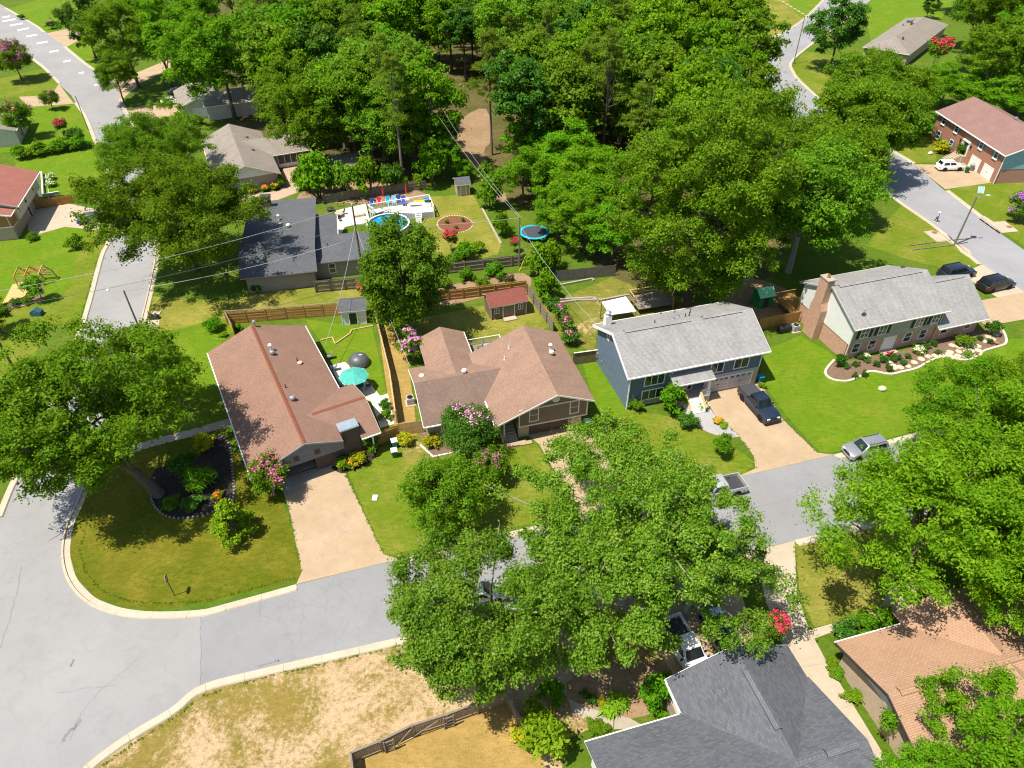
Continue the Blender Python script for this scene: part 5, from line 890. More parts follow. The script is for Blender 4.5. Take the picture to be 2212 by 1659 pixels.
def stones(label, pts, mat=EDGE, step=.45, size=.32, closed=False, z=0):
    w = [P(*p) for p in spline(pts, 8, closed)]; r = thing('stone_border', label, 'edging', (*w[0], 0)); me = []
    for k in range(5):
        rr = random.Random(k); pts_ = [(size * rr.uniform(.4, .6) * math.cos(a), size * .8 * rr.uniform(.4, .6) * math.sin(a)) for a in [i * math.pi / 3 for i in range(6)]]; me.append(MB().prism(pts_, -.02, size * .4).mesh('stone', mat, None, .03))
    acc = 0; last = w[0]
    for p in w[1:]:
        d = math.dist(last, p)
        while acc + d >= step:
            t = (step - acc) / d; last = (last[0] + (p[0] - last[0]) * t, last[1] + (p[1] - last[1]) * t); d = math.dist(last, p); acc = 0
            o = obj('stone', rnd.choice(me), r, (last[0] - w[0][0], last[1] - w[0][1], z), math.atan2(p[1] - w[0][1], p[0] - w[0][0]) + rnd.uniform(-.5, .5))
        acc += d; last = p
sheet('garden_bed', [(323, 1052), (333, 1091), (365, 1117), (417, 1118), (456, 1107), (495, 1091), (506, 1065), (502, 1013), (495, 959), (469, 938), (443, 948), (430, 987), (390, 1000), (338, 1013)], .02, DMULCH, smooth=4)
stones('dark stone border round the mulch bed under the corner oak', [(323, 1052), (333, 1091), (365, 1117), (417, 1118), (456, 1107), (495, 1091), (506, 1065), (502, 1013), (495, 959), (469, 938)], concrete('grey_stone', (.16, .15, .15), (.3, .28, .27), (.1, .1, .1)))
sheet('garden_bed', [(716, 1010), (735, 1000), (790, 975), (812, 965), (812, 985), (790, 1005), (752, 1020), (735, 1022)], .02, DMULCH, smooth=3); sheet('garden_bed', [(905, 935), (938, 930), (1000, 960), (1000, 978), (936, 990)], .02, MULCH); sheet('garden_bed', [(862, 960), (905, 935), (936, 990), (880, 1000)], .012, GBK)
rc = [(945 + 38 * math.cos(a) + 38, 485 + 18.5 * math.sin(a)) for a in [i * math.pi / 8 for i in range(16)]]; sheet('garden_bed', rc, .03, RMULCH); stones('pale stone ring around the red mulch bed on the pool lawn', rc, EDGE, .42, .3, True)
G4 = [(1802, 778), (1782, 804), (1797, 820), (1829, 824), (1855, 815), (1881, 803), (1922, 809), (1948, 804), (1980, 796), (2008, 781), (2042, 770), (2076, 778), (2110, 773), (2123, 760), (2146, 752), (2170, 744), (2172, 729), (2162, 710), (2151, 703), (2118, 715), (2040, 730), (1960, 755), (1900, 768), (1822, 781)]
sheet('garden_bed', G4, .02, MULCH, smooth=3)
w = [P(*p) for p in spline(G4[:19], 6)]; kb = thing('bed_kerb', 'pale curved kerb edging the flagstone garden', 'edging', (*w[0], 0))
for a in range(0, len(w) - 3, 3):
    q = w[a:a + 4]; l = offset_line(q, .14); r_ = offset_line(q, -.14); MB().prism([(x - w[0][0], y - w[0][1]) for x, y in l + r_[::-1]], 0, .16).build('kerb_piece', EDGE, kb, bevel=.02)
ps = bpy.data.objects.new('flagstone_path', None); COL.objects.link(ps); ps['kind'] = 'structure'
fl = []
for i in range(9): t = i / 8; fl.append((1930 + 120 * t, 795 - 33 * t + 4 * math.sin(i), 1.0))
for i in range(14): fl.append((2055 + (i % 5) * 15 + rnd.uniform(-3, 3), 748 + (i // 5) * 11 + rnd.uniform(-2, 2), 1.0))
for i in range(6): fl.append((2128 + (i % 2) * 14 + i * 3, 738 - i * 5, .9))
for i in range(3): fl.append((1910 + i * 10, 772 + i * 9, .9))
for x, y, s in fl:
    cx_, cy_ = P(x, y); k = 6; pts = [(cx_ + s * rnd.uniform(.38, .52) * math.cos(a + .3), cy_ + s * rnd.uniform(.38, .52) * math.sin(a + .3)) for a in [i * 2 * math.pi / k for i in range(k)]]; MB().prism(pts, .0, .055 + rnd.uniform(0, .015)).build('flagstone', STONE, ps)
# stepping stones top right
ss = bpy.data.objects.new('stepping_stone_path', None); COL.objects.link(ss); ss['kind'] = 'structure'
for i in range(9): X, Y = 1676 + i * 8.2, -6 + i * 5.0; sheet('stone', [(X - 4, Y - 1.6), (X + 2.5, Y - .2), (X + 4, Y + 2), (X - 2.5, Y + .8)], .05, CONW, None, parent=ss, thick=.06)
# pool, deck
def ZP(x, y, z=0): return P3((960 + x * 400 / 2212) / 1.38879, (540 + y * 400 / 2212) / 1.38879, z)
pc = ZP(1130, 720, 1.2); PL = thing('swimming_pool', 'round above-ground swimming pool with blue water and white rim', 'pool', (pc[0], pc[1], 0))
MB().lathe([(3.3, 0), (3.3, 1.25), (3.22, 1.25), (3.22, .2)], n=40, cap=False).build('wall', plain('pool_wall', (.35, .42, .46), .5), PL, 40); MB().lathe([(3.4, 1.24), (3.4, 1.3), (3.15, 1.3), (3.15, 1.24), (3.4, 1.24)], n=40, cap=False).build('rim', WHITE, PL, 40); 
wt = NT('pool_water'); wc = wt.ramp(wt.noise(1.6, 4, dist=1), [(.35, (.0, .17, .42)), (.65, (.02, .36, .62))]); wt.bump(wt.noise(3, 3), .3, .1); MB().lathe([(3.2, .9), (3.2, 1.02), (.01, 1.02)], n=40).build('water', wt.done(wc, .08, .5), PL)
o = ZP(770, 480, 1.1); DK = thing('pool_deck', 'white-railed timber deck beside the round pool', 'deck', (o[0], o[1], 0)); c4 = [ZP(800, 500, 1.1), ZP(1810, 330, 1.1), ZP(1890, 520, 1.1), ZP(1600, 545, 1.1), ZP(1420, 500, 1.1), ZP(1150, 480, 1.1), ZP(900, 560, 1.1)]; rel = lambda p: (p[0] - o[0], p[1] - o[1])
MB().prism([rel(p) for p in c4], .95, 1.1).build('floor', plain('deck_boards_white', (.6, .57, .52), .7), DK)
MB().prism([rel(p) for p in (c4[0], c4[1], c4[2], c4[3])], 0, .95).build('skirt', plain('deck_skirt', (.4, .42, .42), .8), DK)
edge = [c4[6], c4[0], c4[1], c4[2]]
for a, b in zip(edge, edge[1:]):
    a, b = Vector((*rel(a), 0)), Vector((*rel(b), 0)); MB().bar((a.x, a.y, 2.05), (b.x, b.y, 2.05), .14, .08).build('top_rail', WHITE, DK); MB().bar((a.x, a.y, 1.25), (b.x, b.y, 1.25), .05, .06).build('bottom_rail', WHITE, DK); r = MB(); slats(r, a, b, max(4, int((b - a).length / .22)), .04, 1.25, 2.02); r.build('balusters', WHITE, DK, kind='stuff')
    for t in (0, .33, .66, 1): q = a.lerp(b, t); MB().box(q.x - .06, q.y - .06, 0, q.x + .06, q.y + .06, 2.12).build('post', WHITE, DK)
stp = bpy.data.objects.new('stairs', None); COL.objects.link(stp); stp.parent = DK; s0 = Vector((*rel(ZP(1640, 545, 1.1)), 0))
for i in range(5): MB().box(s0.x - .4, s0.y - .28 * (i + 1), .88 - .2 * i, s0.x + .5, s0.y - .28 * i, .93 - .2 * i).build('tread', WHITE, stp)
for x in (-.45, .55): MB().bar((s0.x + x, s0.y, 1.9), (s0.x + x, s0.y - 1.5, .95), .06, .08).bar((s0.x + x, s0.y - 1.5, 0), (s0.x + x, s0.y - 1.5, 1.0), .07, .07).build('handrail', WHITE, stp)
for x, y, m, l in ((870, 440, BLUEC, 'navy lounge chair at the left end of the pool deck'), (990, 420, RED, 'red lounge chair on the pool deck'), (1135, 405, CYAN, 'left of two light blue lounge chairs on the pool deck'), (1235, 395, plain('pale_blue_canvas', (.25, .45, .6), .8), 'right of two light blue lounge chairs on the pool deck'), (1310, 385, BLUEC, 'navy lounge chair in the middle of the pool deck'), (1390, 400, plain('royal_canvas', (.05, .08, .45), .8), 'royal blue chair beside the folded red parasol')):
    p = ZP(x, y, 1.1); chair(l, p, 3.3, m, WHITE, True)
for x, y, l in ((1060, 330, 'folded red parasol with pale top on the pool deck'), (1440, 300, 'taller folded red parasol on the pool deck')):
    p = ZP(x, y, 1.1); U = thing('parasol', l, 'parasol', p); MB().tube([(0, 0, 0), (0, 0, 2.5)], .025, 6).build('pole', WHITE, U); MB().lathe([(.05, 1.0), (.2, 1.05), (.14, 1.7), (.06, 2.4), (.01, 2.5)], n=8).build('folded_canopy', RED, U, 40)
p = ZP(1640, 360, 1.1); tag(MB().box(-.9, -.3, 0, .9, .3, .16).build('pool_float', YELL, loc=p, rz=.2, bevel=.07), 'yellow pool float lying on the pool deck', 'float'); p = ZP(1760, 335, 1.1); tag(MB().lathe([(.25, 0), (.45, .05), (.55, .2), (.45, .33), (.25, .36), (.2, .2), (.25, 0)], n=20, cap=False).build('swim_ring', CYAN, loc=p, smooth=60), 'cyan swim ring at the right end of the pool deck', 'float')
p = ZP(1800, 440, 1.1); T = thing('grill', 'white and black grill at the pool deck corner', 'grill', p); MB().box(-.5, -.3, .1, .5, .3, .85).build('cabinet', WHITE, T); MB().extr([(-.5, -.3, .86), (-.5, .3, .86), (-.5, .25, 1.1), (-.5, -.1, 1.15)][::-1], (1, 0, 0)).build('lid', BLACKM, T, bevel=.03)
p = ZP(1450, 380, 1.1); tag(MB().lathe([(.05, 0), (.05, .68), (.45, .7), (.45, .74), (.01, .74)], n=16).build('side_table', WHITE, loc=p, smooth=30), 'small white round table between the pool chairs', 'table'); p = ZP(1580, 425, 1.1); tag(MB().box(-.9, -.4, .3, .9, .4, .38).box(-.85, -.35, 0, -.75, -.25, .3).box(.75, .25, 0, .85, .35, .3).box(-.85, .25, 0, -.75, .35, .3).box(.75, -.35, 0, .85, -.25, .3).build('bench_table', WHITE, loc=p, rz=.15), 'low white table at the front of the pool deck', 'table')
p = ZP(320, 610); T = thing('patio_table', 'round patio table with dark chairs beside the slate-grey house', 'table', p); MB().lathe([(.65, .7), (.65, .74), (.01, .74)], n=18).build('top', plain('stone_top', (.5, .36, .25), .6), T); MB().lathe([(.3, 0), (.08, .1), (.08, .7)], n=10).build('pedestal', DARKM, T)
for k, (x, y, l) in enumerate(((250, 560, 'dark patio chair left of the round stone table'), (380, 570, 'dark patio chair right of the round stone table'), (330, 680, 'dark patio chair in front of the round stone table'))): chair(l, ZP(x, y), k * 2.1, DARKM)
p = ZP(300, 450); T = thing('fan_stand', 'round black cage fan standing on the pale patio', 'fan', p); MB().tube([(0, 0, 0), (0, 0, 1.2)], .04, 6).build('stand', BLACKM, T); f_ = MB()
for r in (.25, .42, .55): f_.tube([(r * math.cos(a), 0, 1.6 + r * math.sin(a)) for a in [i * math.pi / 10 for i in range(21)]], .02, 5)
f_.build('cage', DARKM, T); tag(MB().lathe([(.55, .0), (.6, .5), (.5, .55), (.01, .5)], n=20).build('fire_pit', DARKM, loc=ZP(180, 510)), 'dark round tub with pale top beside the patio table', 'tub'); tag(MB().extr([(-.9, -.3, 0), (.9, -.3, 0), (.9, -.3, .5), (.7, -.3, .5), (.6, -.3, .35), (-.9, -.3, .35)], (0, .6, 0)).build('chaise', plain('tan_cushion', (.5, .36, .24), .8), loc=ZP(660, 600), rz=.4, bevel=.04), 'tan padded chaise lying on the pale pool patio', 'lounger')
# trampoline
t = P3(1154, 512); T = thing('trampoline', 'round trampoline with bright blue pad beside the thicket', 'trampoline', t); MB().lathe([(1.95, .86), (1.95, .88), (.01, .88)], n=36).build('mat', plain('tramp_mat', (.05, .055, .07), .7), T); MB().lathe([(2.35, .84), (2.38, .9), (2.2, .96), (1.95, .93), (1.93, .88)], n=36, cap=False).build('pad', CYAN, T, 50)
for k in range(6): a = k * math.pi / 3; MB().tube([(2.3 * math.cos(a), 2.3 * math.sin(a), 0), (2.3 * math.cos(a), 2.3 * math.sin(a), .86)], .035, 6).build('leg', STEEL, T)
# split-level deck
dk = thing('deck', 'small rear deck with pale rails behind the split-level house', 'deck', (7.44, 56.36, 0), math.radians(15.5)); MB().box(-9.0, 12.6, 1.0, -4.6, 17.0, 1.15).build('floor', WOODG, dk)
for x, y in ((-8.9, 16.9), (-6.8, 16.9), (-4.7, 16.9), (-4.7, 14.8), (-8.9, 14.2)): MB().box(x - .06, y - .06, 0, x + .06, y + .06, 2.1).build('post', OFFW, dk)
for a, b in (((-8.9, 16.9), (-4.7, 16.9)), ((-4.7, 16.9), (-4.7, 13))): MB().bar((*a, 2.05), (*b, 2.05), .12, .06).build('top_rail', OFFW, dk); r = MB(); slats(r, a, b, 20, .05, 1.15, 2.03); r.build('balusters', OFFW, dk, kind='stuff')
MB().box(-9.0, 12.8, 0, -7.5, 13.9, 1.9).box(-9.1, 12.7, 1.9, -7.4, 14.0, 2.0).build('counter', OFFW, dk)
M15 = Matrix.Rotation(math.radians(15.5), 3, 'Z'); H2w = lambda x, y, z: tuple(M15 @ Vector((x, y, 0)) + Vector((7.44, 56.36, z)))
T = thing('kettle_grill', 'white kettle grill on the split-level deck counter', 'grill', H2w(-8.3, 13.4, 2.0)); MB().lathe([(.1, 0), (.3, .15), (.34, .3), (.34, .32), (.3, .5), (.12, .62), (.01, .63)], n=16).build('kettle', plain('pale_kettle', (.6, .66, .62), .4), T, 50); MB().box(-.08, -.03, .62, .08, .03, .7).build('handle', BLACKM, T)
T = thing('patio_table', 'round glass-topped table on the split-level deck', 'table', H2w(-6.6, 15.3, 1.15)); MB().lathe([(.6, .7), (.6, .73), (.01, .73)], n=18).build('top', plain('blue_glass', (.25, .35, .42), .1, .6), T); [MB().tube([(.1 * math.cos(a), .1 * math.sin(a), .7), (.45 * math.cos(a), .45 * math.sin(a), 0)], .025, 5).build('leg', DARKM, T) for a in (0, 2.1, 4.2)]
for k, (x, y, l) in enumerate(((-7.6, 15.4, 'dark chair left of the deck glass table'), (-5.7, 15.0, 'dark chair right of the deck glass table'))): chair(l, H2w(x, y, 1.15), k * 3 + 1.6, DARKM)
# slate-blue house back: patio cover + deck
q = [P(1300, 652, 2.7), P(1352, 640, 2.7), P(1374, 672, 2.7), P(1318, 680, 2.7)]; o = q[3]; T = thing('patio_cover', 'white sheet-metal patio cover behind the slate-blue house', 'canopy', (*o, 0)); MB().prism([(x - o[0], y - o[1]) for x, y in q], 2.6, 2.68).build('roof_sheet', WHITE, T)
for x, y in q: MB().box(x - o[0] - .06, y - o[1] - .06, 0, x - o[0] + .06, y - o[1] + .06, 2.6).build('post', WOODG, T)
o = P(1380, 668, 1); T = thing('deck', 'weathered deck with angled rails behind the slate-blue house', 'deck', (*o, 0), math.radians(16)); MB().box(0, 0, .85, 5, 3.4, 1.0).build('floor', WOODG, T)
for x, y in ((0, 3.3), (2, 3.3), (4, 3.3), (5, 2.2), (5, 0), (0, 1.5)): MB().box(x - .05, y - .05, 0, x + .05, y + .05, 2.0).build('post', WOODN, T)
for a, b in (((0, 3.3), (4, 3.3)), ((4, 3.3), (5, 2.2)), ((5, 2.2), (5, 0)), ((0, 3.3), (0, 1.5))): MB().bar((*a, 1.97), (*b, 1.97), .14, .05).build('top_rail', WOODN, T); MB().bar((*a, 1.4), (*b, 1.4), .05, .08).build('mid_rail', WOODN, T)
T = thing('deck', 'dark timber deck with rail on the shady side of the brick house', 'deck', P3(1722, 690), math.radians(17)); MB().box(-1, 0, .9, 2, 4, 1.0).build('floor', WOODT, T); MB().bar((-1, 0, 1.9), (-1, 4, 1.9), .1, .06).bar((-1, 4, 1.9), (2, 4, 1.9), .1, .06).build('top_rail', WOODT, T); r = MB(); slats(r, (-1, 0), (-1, 4), 20, .05, 1.0, 1.9); slats(r, (-1, 4), (2, 4), 14, .05, 1.0, 1.9); r.build('balusters', WOODT, T, kind='stuff')
# play frame on the left lawn
o = P(68, 612); A = thing('climbing_frame', 'wooden climbing frame of bent beams on the left lawn', 'play frame', (*o, 0), math.radians(10))
for i, x in enumerate((-1.3, .1, 1.9)):
    f_ = [(x, -1.0, 0), (x - .1, -.8, 1.7), (x + .5, .2, 2.6), (x + 1.0, 1.0, 1.2), (x + 1.1, 1.3, 0)]
    for a, b in zip(f_, f_[1:]): MB().bar(a, b, .13, .13).build('beam', WOODN if i == 2 else WOODT, A)
for k in range(4): MB().bar((-1.2, -.6 + .5 * k, 1.6 + .25 * k if k < 3 else 1.5), (2.6, -.5 + .5 * k, 1.6 + .25 * k if k < 3 else 1.5), .1, .08).build('crossbeam', WOODT, A)
for k in range(5): MB().bar((.9 + k * .02, .5 + k * .15, 2.2 - k * .4), (2.7, .6 + k * .15, 2.1 - k * .4), .05, .12).build('rung', WOODN, A)
sheet('garden_bed', [(25, 625), (40, 605), (60, 600), (90, 615), (92, 645), (30, 668), (5, 672)], .02, MULCH, smooth=3)
pl = [P(29, 619), P(56, 611), P(70, 629), P(53, 645), (P(8, 660))]; o = pl[0]; T = thing('timber_platform', 'orange timber platform beside the climbing frame', 'platform', (*o, 0)); MB().prism([(x - o[0], y - o[1]) for x, y in pl], 0, .3).build('frame', WOODO, T)
for k in range(10):
    t0, t1 = k / 10 + .006, (k + 1) / 10 - .006; L0, L1 = Vector(pl[0]), Vector(pl[4]); R0, R1 = Vector(pl[1]), Vector(pl[3]); a, b, c, d = L0.lerp(L1, t0), R0.lerp(R1, t0), R0.lerp(R1, t1), L0.lerp(L1, t1); MB().prism([(p.x - o[0], p.y - o[1]) for p in (a, b, c, d)], .3, .33).build('plank', WOODO, T)
tag(MB().extr([(-.7, 0, 0), (.7, 0, 0), (.7, 0, .6), (0, 0, 1.0), (-.7, 0, .6)], (0, .9, 0)).build('play_den', plain('blue_green_tarp', (.03, .1, .13), .6), loc=P3(78, 622 + 62)), 'small blue-green pet hut in the shade of the left lawn', 'hut')
# sidewalk clutter
tag(MB().lathe([(.22, 0), (.22, .03), (.14, .04), (.03, .7), (.01, .7)], n=12).build('traffic_cone', plain('cone_orange', (.75, .08, .03), .6), loc=P3(322, 681)), 'orange-red cone beside the black rubbish bags', 'cone')
for k, (x, y, l) in enumerate(((328, 688, 'left black rubbish bag on the kerb slab'), (339, 688, 'right black rubbish bag on the kerb slab'))): tag(MB().lathe([(.1, 0), (.42, .12), (.45, .35), (.28, .55), (.08, .68), (.14, .78), (.01, .76)], n=11, sx=1, sy=.85).build('rubbish_bag', plain('bag_black', (.02, .022, .025), .3, .5), loc=P3(x, y), smooth=50), l, 'rubbish bag')
sheet('kerb_slab', [(313, 693), (345, 690), (342, 708), (310, 716)], .014, CONW)
tag(MB().box(-.25, -.35, 0, .25, .35, .12).build('meter_box', WHITE, loc=P3(810, 1076), bevel=.02), 'small white meter lid on the ranch front lawn', 'meter lid'); tag(MB().box(-.5, -.4, 0, .5, .4, .1).build('concrete_lid', CONW, loc=P3(339, 676)), 'pale square utility lid near the rubbish bags', 'utility lid')
for x, y, l in ((205, 626, 'pale pebble-like road stud on the side street'), (261, 291 - 85, 'white object lying on the upper side street')): tag(MB().lathe([(.2, 0), (.22, .1), (.12, .2), (.01, .22)], n=8).build('road_litter', WHITE, loc=P3(x + 28, y + 1), smooth=50), l, 'litter')
for x, y, l in ((2170 / 1.0 - 161, 333 - .0, 'pale round boulder at the blue-shuttered house bed'), (1964, 353, 'pale round boulder by the drive edge of the blue-shuttered house'), (1905, 842, 'pale boulder on the brick house front lawn')): tag(MB().lathe([(.2, -.1), (.5, .1), (.45, .35), (.2, .5), (.01, .52)], n=9, sy=.8).build('boulder', EDGE, loc=P3(x, y), smooth=60), l, 'boulder')
chair('red cushioned chair at the brick house front step', (*P(1917, 770), .15), .4, RED); tag(MB().box(-.9, -.5, 0, .9, .5, .18).build('entry_mat', plain('dark_mat', (.05, .05, .05), .9), loc=(*P(1932, 774), .0), rz=.3), 'dark mat slab at the brick house front step', 'mat')
for x, y, l in ((820, 905 - 0, 'terracotta pot by the ranch side fence'), (1475, 873, 'terracotta pot under the slate-blue house window'), (2150, 747 - 3, 'small terracotta pot in the flagstone garden')): tag(MB().lathe([(.14, 0), (.22, .3), (.25, .3), (.25, .36), (.18, .36), (.17, .3)], n=12, cap=True).build('plant_pot', TERRA, loc=P3(x, y), smooth=40), l, 'pot')
for x, y, l in ((735, 838, 'upper'), (722, 800, 'middle'), (712, 775, 'topmost')): chair('%s slatted grey chair along the ranch back wall' % l, P3(x, y), 1.9, plain('grey_slat', (.2, .22, .25), .7))
# tall garden bed terrace by the red-brown house
T = thing('terrace_wall', 'cream low wall around the slate terrace beside the red-brown house', 'wall', P3(93, 375))
o = P(93, 375); ww = [P(50, 385), P(92, 377), P(95, 426), P(130, 419)]
for a, b in zip(ww, ww[1:]): MB().bar((a[0] - o[0], a[1] - o[1], .3), (b[0] - o[0], b[1] - o[1], .25, ), .25, .6).build('wall_run', OFFW, T, bevel=.02)
tag(MB().tube([P(98, 377) + (.03,), P(103, 395) + (.03,), P(105, 420) + (.03,), P(106, 430) + (.03,)], .05, 5).build('garden_hose', plain('pale_hose', (.55, .75, .5), .6)), 'pale green hose lying on the bright left lawn', 'hose')
fence('brown board fence beside the slate terrace', [(68, 452), (105, 447), (160, 438)], 1.5, WOODT, 'V', -1)
# person walking on the far street
def skin(name, pts, edges, mat, parent, sub=1):
    me = bpy.data.meshes.new(name); me.from_pydata([p[:3] for p in pts], edges, []); me.materials.append(mat); o = obj(name, me, parent)
    m = o.modifiers.new('skin', 'SKIN'); m.use_smooth_shade = True
    for v, p in zip(me.skin_vertices[0].data, pts): v.radius = (p[3], p[3] if len(p) < 5 else p[4])
    me.skin_vertices[0].data[0].use_root = True; s = o.modifiers.new('sub', 'SUBSURF'); s.levels = sub; s.render_levels = sub; return o
pp = P3(2021, 480); PE = thing('person', 'person in white hat, light blue shirt and black trousers walking the far street', 'person', pp, math.radians(35)); SK = plain('skin', (.42, .25, .17), .6)
B = [(0, 0, .95, .13, .11), (0, 0, 1.15, .12, .1), (0, 0, 1.4, .15, .1), (0, 0, 1.5, .055), (0, -.02, 1.6, .075, .09), (0, -.01, 1.7, .085, .1), (.18, 0, 1.42, .05), (.24, .05, 1.16, .042), (.23, -.1, .95, .034), (.22, -.16, .87, .036), (-.18, 0, 1.42, .05), (-.24, -.02, 1.16, .042), (-.25, -.14, .97, .034), (-.25, -.19, .9, .036), (.09, 0, .88, .09), (.1, -.12, .5, .06), (.1, -.05, .1, .042), (.1, -.2, .05, .04), (-.09, 0, .88, .09), (-.1, .1, .5, .06), (-.1, .28, .13, .042), (-.1, .16, .05, .04)]
Ed = [(0, 1), (1, 2), (2, 3), (3, 4), (4, 5), (2, 6), (6, 7), (7, 8), (8, 9), (2, 10), (10, 11), (11, 12), (12, 13), (0, 14), (14, 15), (15, 16), (16, 17), (0, 18), (18, 19), (19, 20), (20, 21)]
skin('body', B, Ed, SK, PE); gr = lambda idx, k: [tuple(B[i][:3]) + tuple(r + k for r in B[i][3:]) for i in idx]
skin('shirt', gr([1, 0, 2, 6, 7, 10, 11], .02), [(0, 1), (0, 2), (2, 3), (3, 4), (2, 5), (5, 6)], plain('light_blue_shirt', (.36, .62, .75), .8), PE); skin('trousers', gr([0, 14, 15, 16, 18, 19, 20], .02), [(0, 1), (1, 2), (2, 3), (0, 4), (4, 5), (5, 6)], plain('black_trousers', (.012, .012, .015), .8), PE)
MB().lathe([(.24, 1.7), (.25, 1.72), (.13, 1.74), (.125, 1.83), (.07, 1.87), (.01, 1.875)], n=16).build('hat', WHITE, PE, 50)
for s, y in ((1, -.2), (-1, .2)): MB().box(.1 * s - .05, y - .16, 0, .1 * s + .05, y + .1, .09).build('shoe', WHITE, PE, bevel=.03)
# ------------------------------------------------------------------ foliage
def leaf_mesh(name, mat, C, R, nleaf, size, seed, asp=.6, up=.45, squash=.8, fuzz=.55, inner=.2, sub=6):
    g = np.random.default_rng(seed); C = np.asarray(C, float); R = np.asarray(R, float); n = int(nleaf)
    if sub:                                                     # split every clump into uneven twig-ends
        q = g.normal(size=(len(C), sub, 3)); q /= np.linalg.norm(q, axis=2)[:, :, None]; q[:, :, 2] = np.abs(q[:, :, 2]) * .8 - .15
        C = (C[:, None, :] + q * (R * g.uniform(.45, 1.0, len(R)))[:, None, None] * g.uniform(.7, 1.25, (len(C), sub, 1))).reshape(-1, 3); R = (R[:, None] * g.uniform(.4, .75, (len(R), sub))).ravel()
    A = g.uniform(.65, 1.45, (len(C), 3)); k = g.choice(len(C), n, p=R ** 2 / (R ** 2).sum()); d = g.normal(size=(n, 3)); d[:, 2] = np.where(g.random(n) < .62, np.abs(d[:, 2]), d[:, 2]); d /= np.linalg.norm(d, axis=1)[:, None]
    r = R[k] * (inner + (1 - inner) * g.random(n) ** .6) * (1 + .15 * g.normal(size=n)) * np.where(g.random(n) < .18, g.uniform(1.1, 1.9, n), 1); pos = C[k] + d * r[:, None] * A[k] * np.array([1, 1, squash])
    nr = d * .75 + np.array([0, 0, up]) + g.normal(size=(n, 3)) * fuzz; nr /= np.linalg.norm(nr, axis=1)[:, None]
    t = np.cross(nr, g.normal(size=(n, 3))); t /= np.linalg.norm(t, axis=1)[:, None]; b = np.cross(nr, t)
    s = (size * g.uniform(.55, 1.35, n))[:, None]; dr = nr * s * .12
    V = np.stack([pos + t * s * .55 - dr, pos + b * s * asp * .5 + dr, pos - t * s * .5 - dr, pos - b * s * asp * .5 + dr], 1).reshape(-1, 3)
    me = bpy.data.meshes.new(name); me.vertices.add(n * 4); me.vertices.foreach_set('co', V.astype('f').ravel()); me.loops.add(n * 4); me.loops.foreach_set('vertex_index', np.arange(n * 4, dtype='i'))
    me.polygons.add(n); me.polygons.foreach_set('loop_start', np.arange(0, n * 4, 4, dtype='i')); me.polygons.foreach_set('loop_total', np.full(n, 4, 'i')); me.update()
    cv = g.random(len(C)); va = np.clip(.45 * cv[k] + .55 * g.random(n), 0, 1); at = me.attributes.new('var', 'FLOAT', 'POINT'); at.data.foreach_set('value', np.repeat(va, 4).astype('f'))
    me.materials.append(mat); me.validate(); return me
def lobes(g, n, rx, ry, rz, z0, shell=.55, lump=.3, lower=-.75, gap=(), off=(0, 0)):
    """clump centres through an uneven crown volume; z0 = height of the crown's middle"""
    w = g.normal(size=(6, 3)); w /= np.linalg.norm(w, axis=1)[:, None]; am = g.uniform(-1, 1, 6); out = []
    while len(out) < n:
        d = g.normal(size=3); d /= np.linalg.norm(d)
        if d[2] < lower: continue
        e = 1 + lump * float((am * np.maximum(0, w @ d) ** 2).sum()); r = (shell + (1 - shell) * g.random() ** .7) * e
        c = np.array((d[0] * rx * r + off[0], d[1] * ry * r + off[1], z0 + d[2] * rz * r))
        if any(np.linalg.norm(np.cross(c - np.array(a), np.array(b))) < q for a, b, q in gap): continue      # open gaps between boughs
        out.append(c)
    return np.array(out)
def limbs(mb, g, C, h, r0, fork, n=10, bend=.4, lean=(0, 0)):
    pts = [(0, 0, -.1)]; k = 5
    for i in range(1, k + 1): t = i / k; pts.append((lean[0] * t + bend * g.normal() * t * .5, lean[1] * t + bend * g.normal() * t * .5, h * .86 * t))
    mb.tube(pts, [r0 * (1.25 if i == 0 else 1 - .8 * i / k) for i in range(k + 1)], 8)
    for j in g.choice(len(C), min(n, len(C)), replace=False):
        c = C[j]; t = g.uniform(fork, .8); i = t * k; a = np.array(pts[int(i)]); b = np.array(pts[min(k, int(i) + 1)]); s = a + (b - a) * (i - int(i))
        m = s * .45 + c * .55 + np.array([0, 0, -.08 * np.linalg.norm(c - s)]) + g.normal(size=3) * .25; rr = r0 * .42 * (1 - .5 * t); e = c + (c - m) * .35
        mb.tube([s, s * .6 + m * .4, m, c, e], [rr, rr * .85, rr * .65, rr * .38, rr * .15], 5)
TM = {}
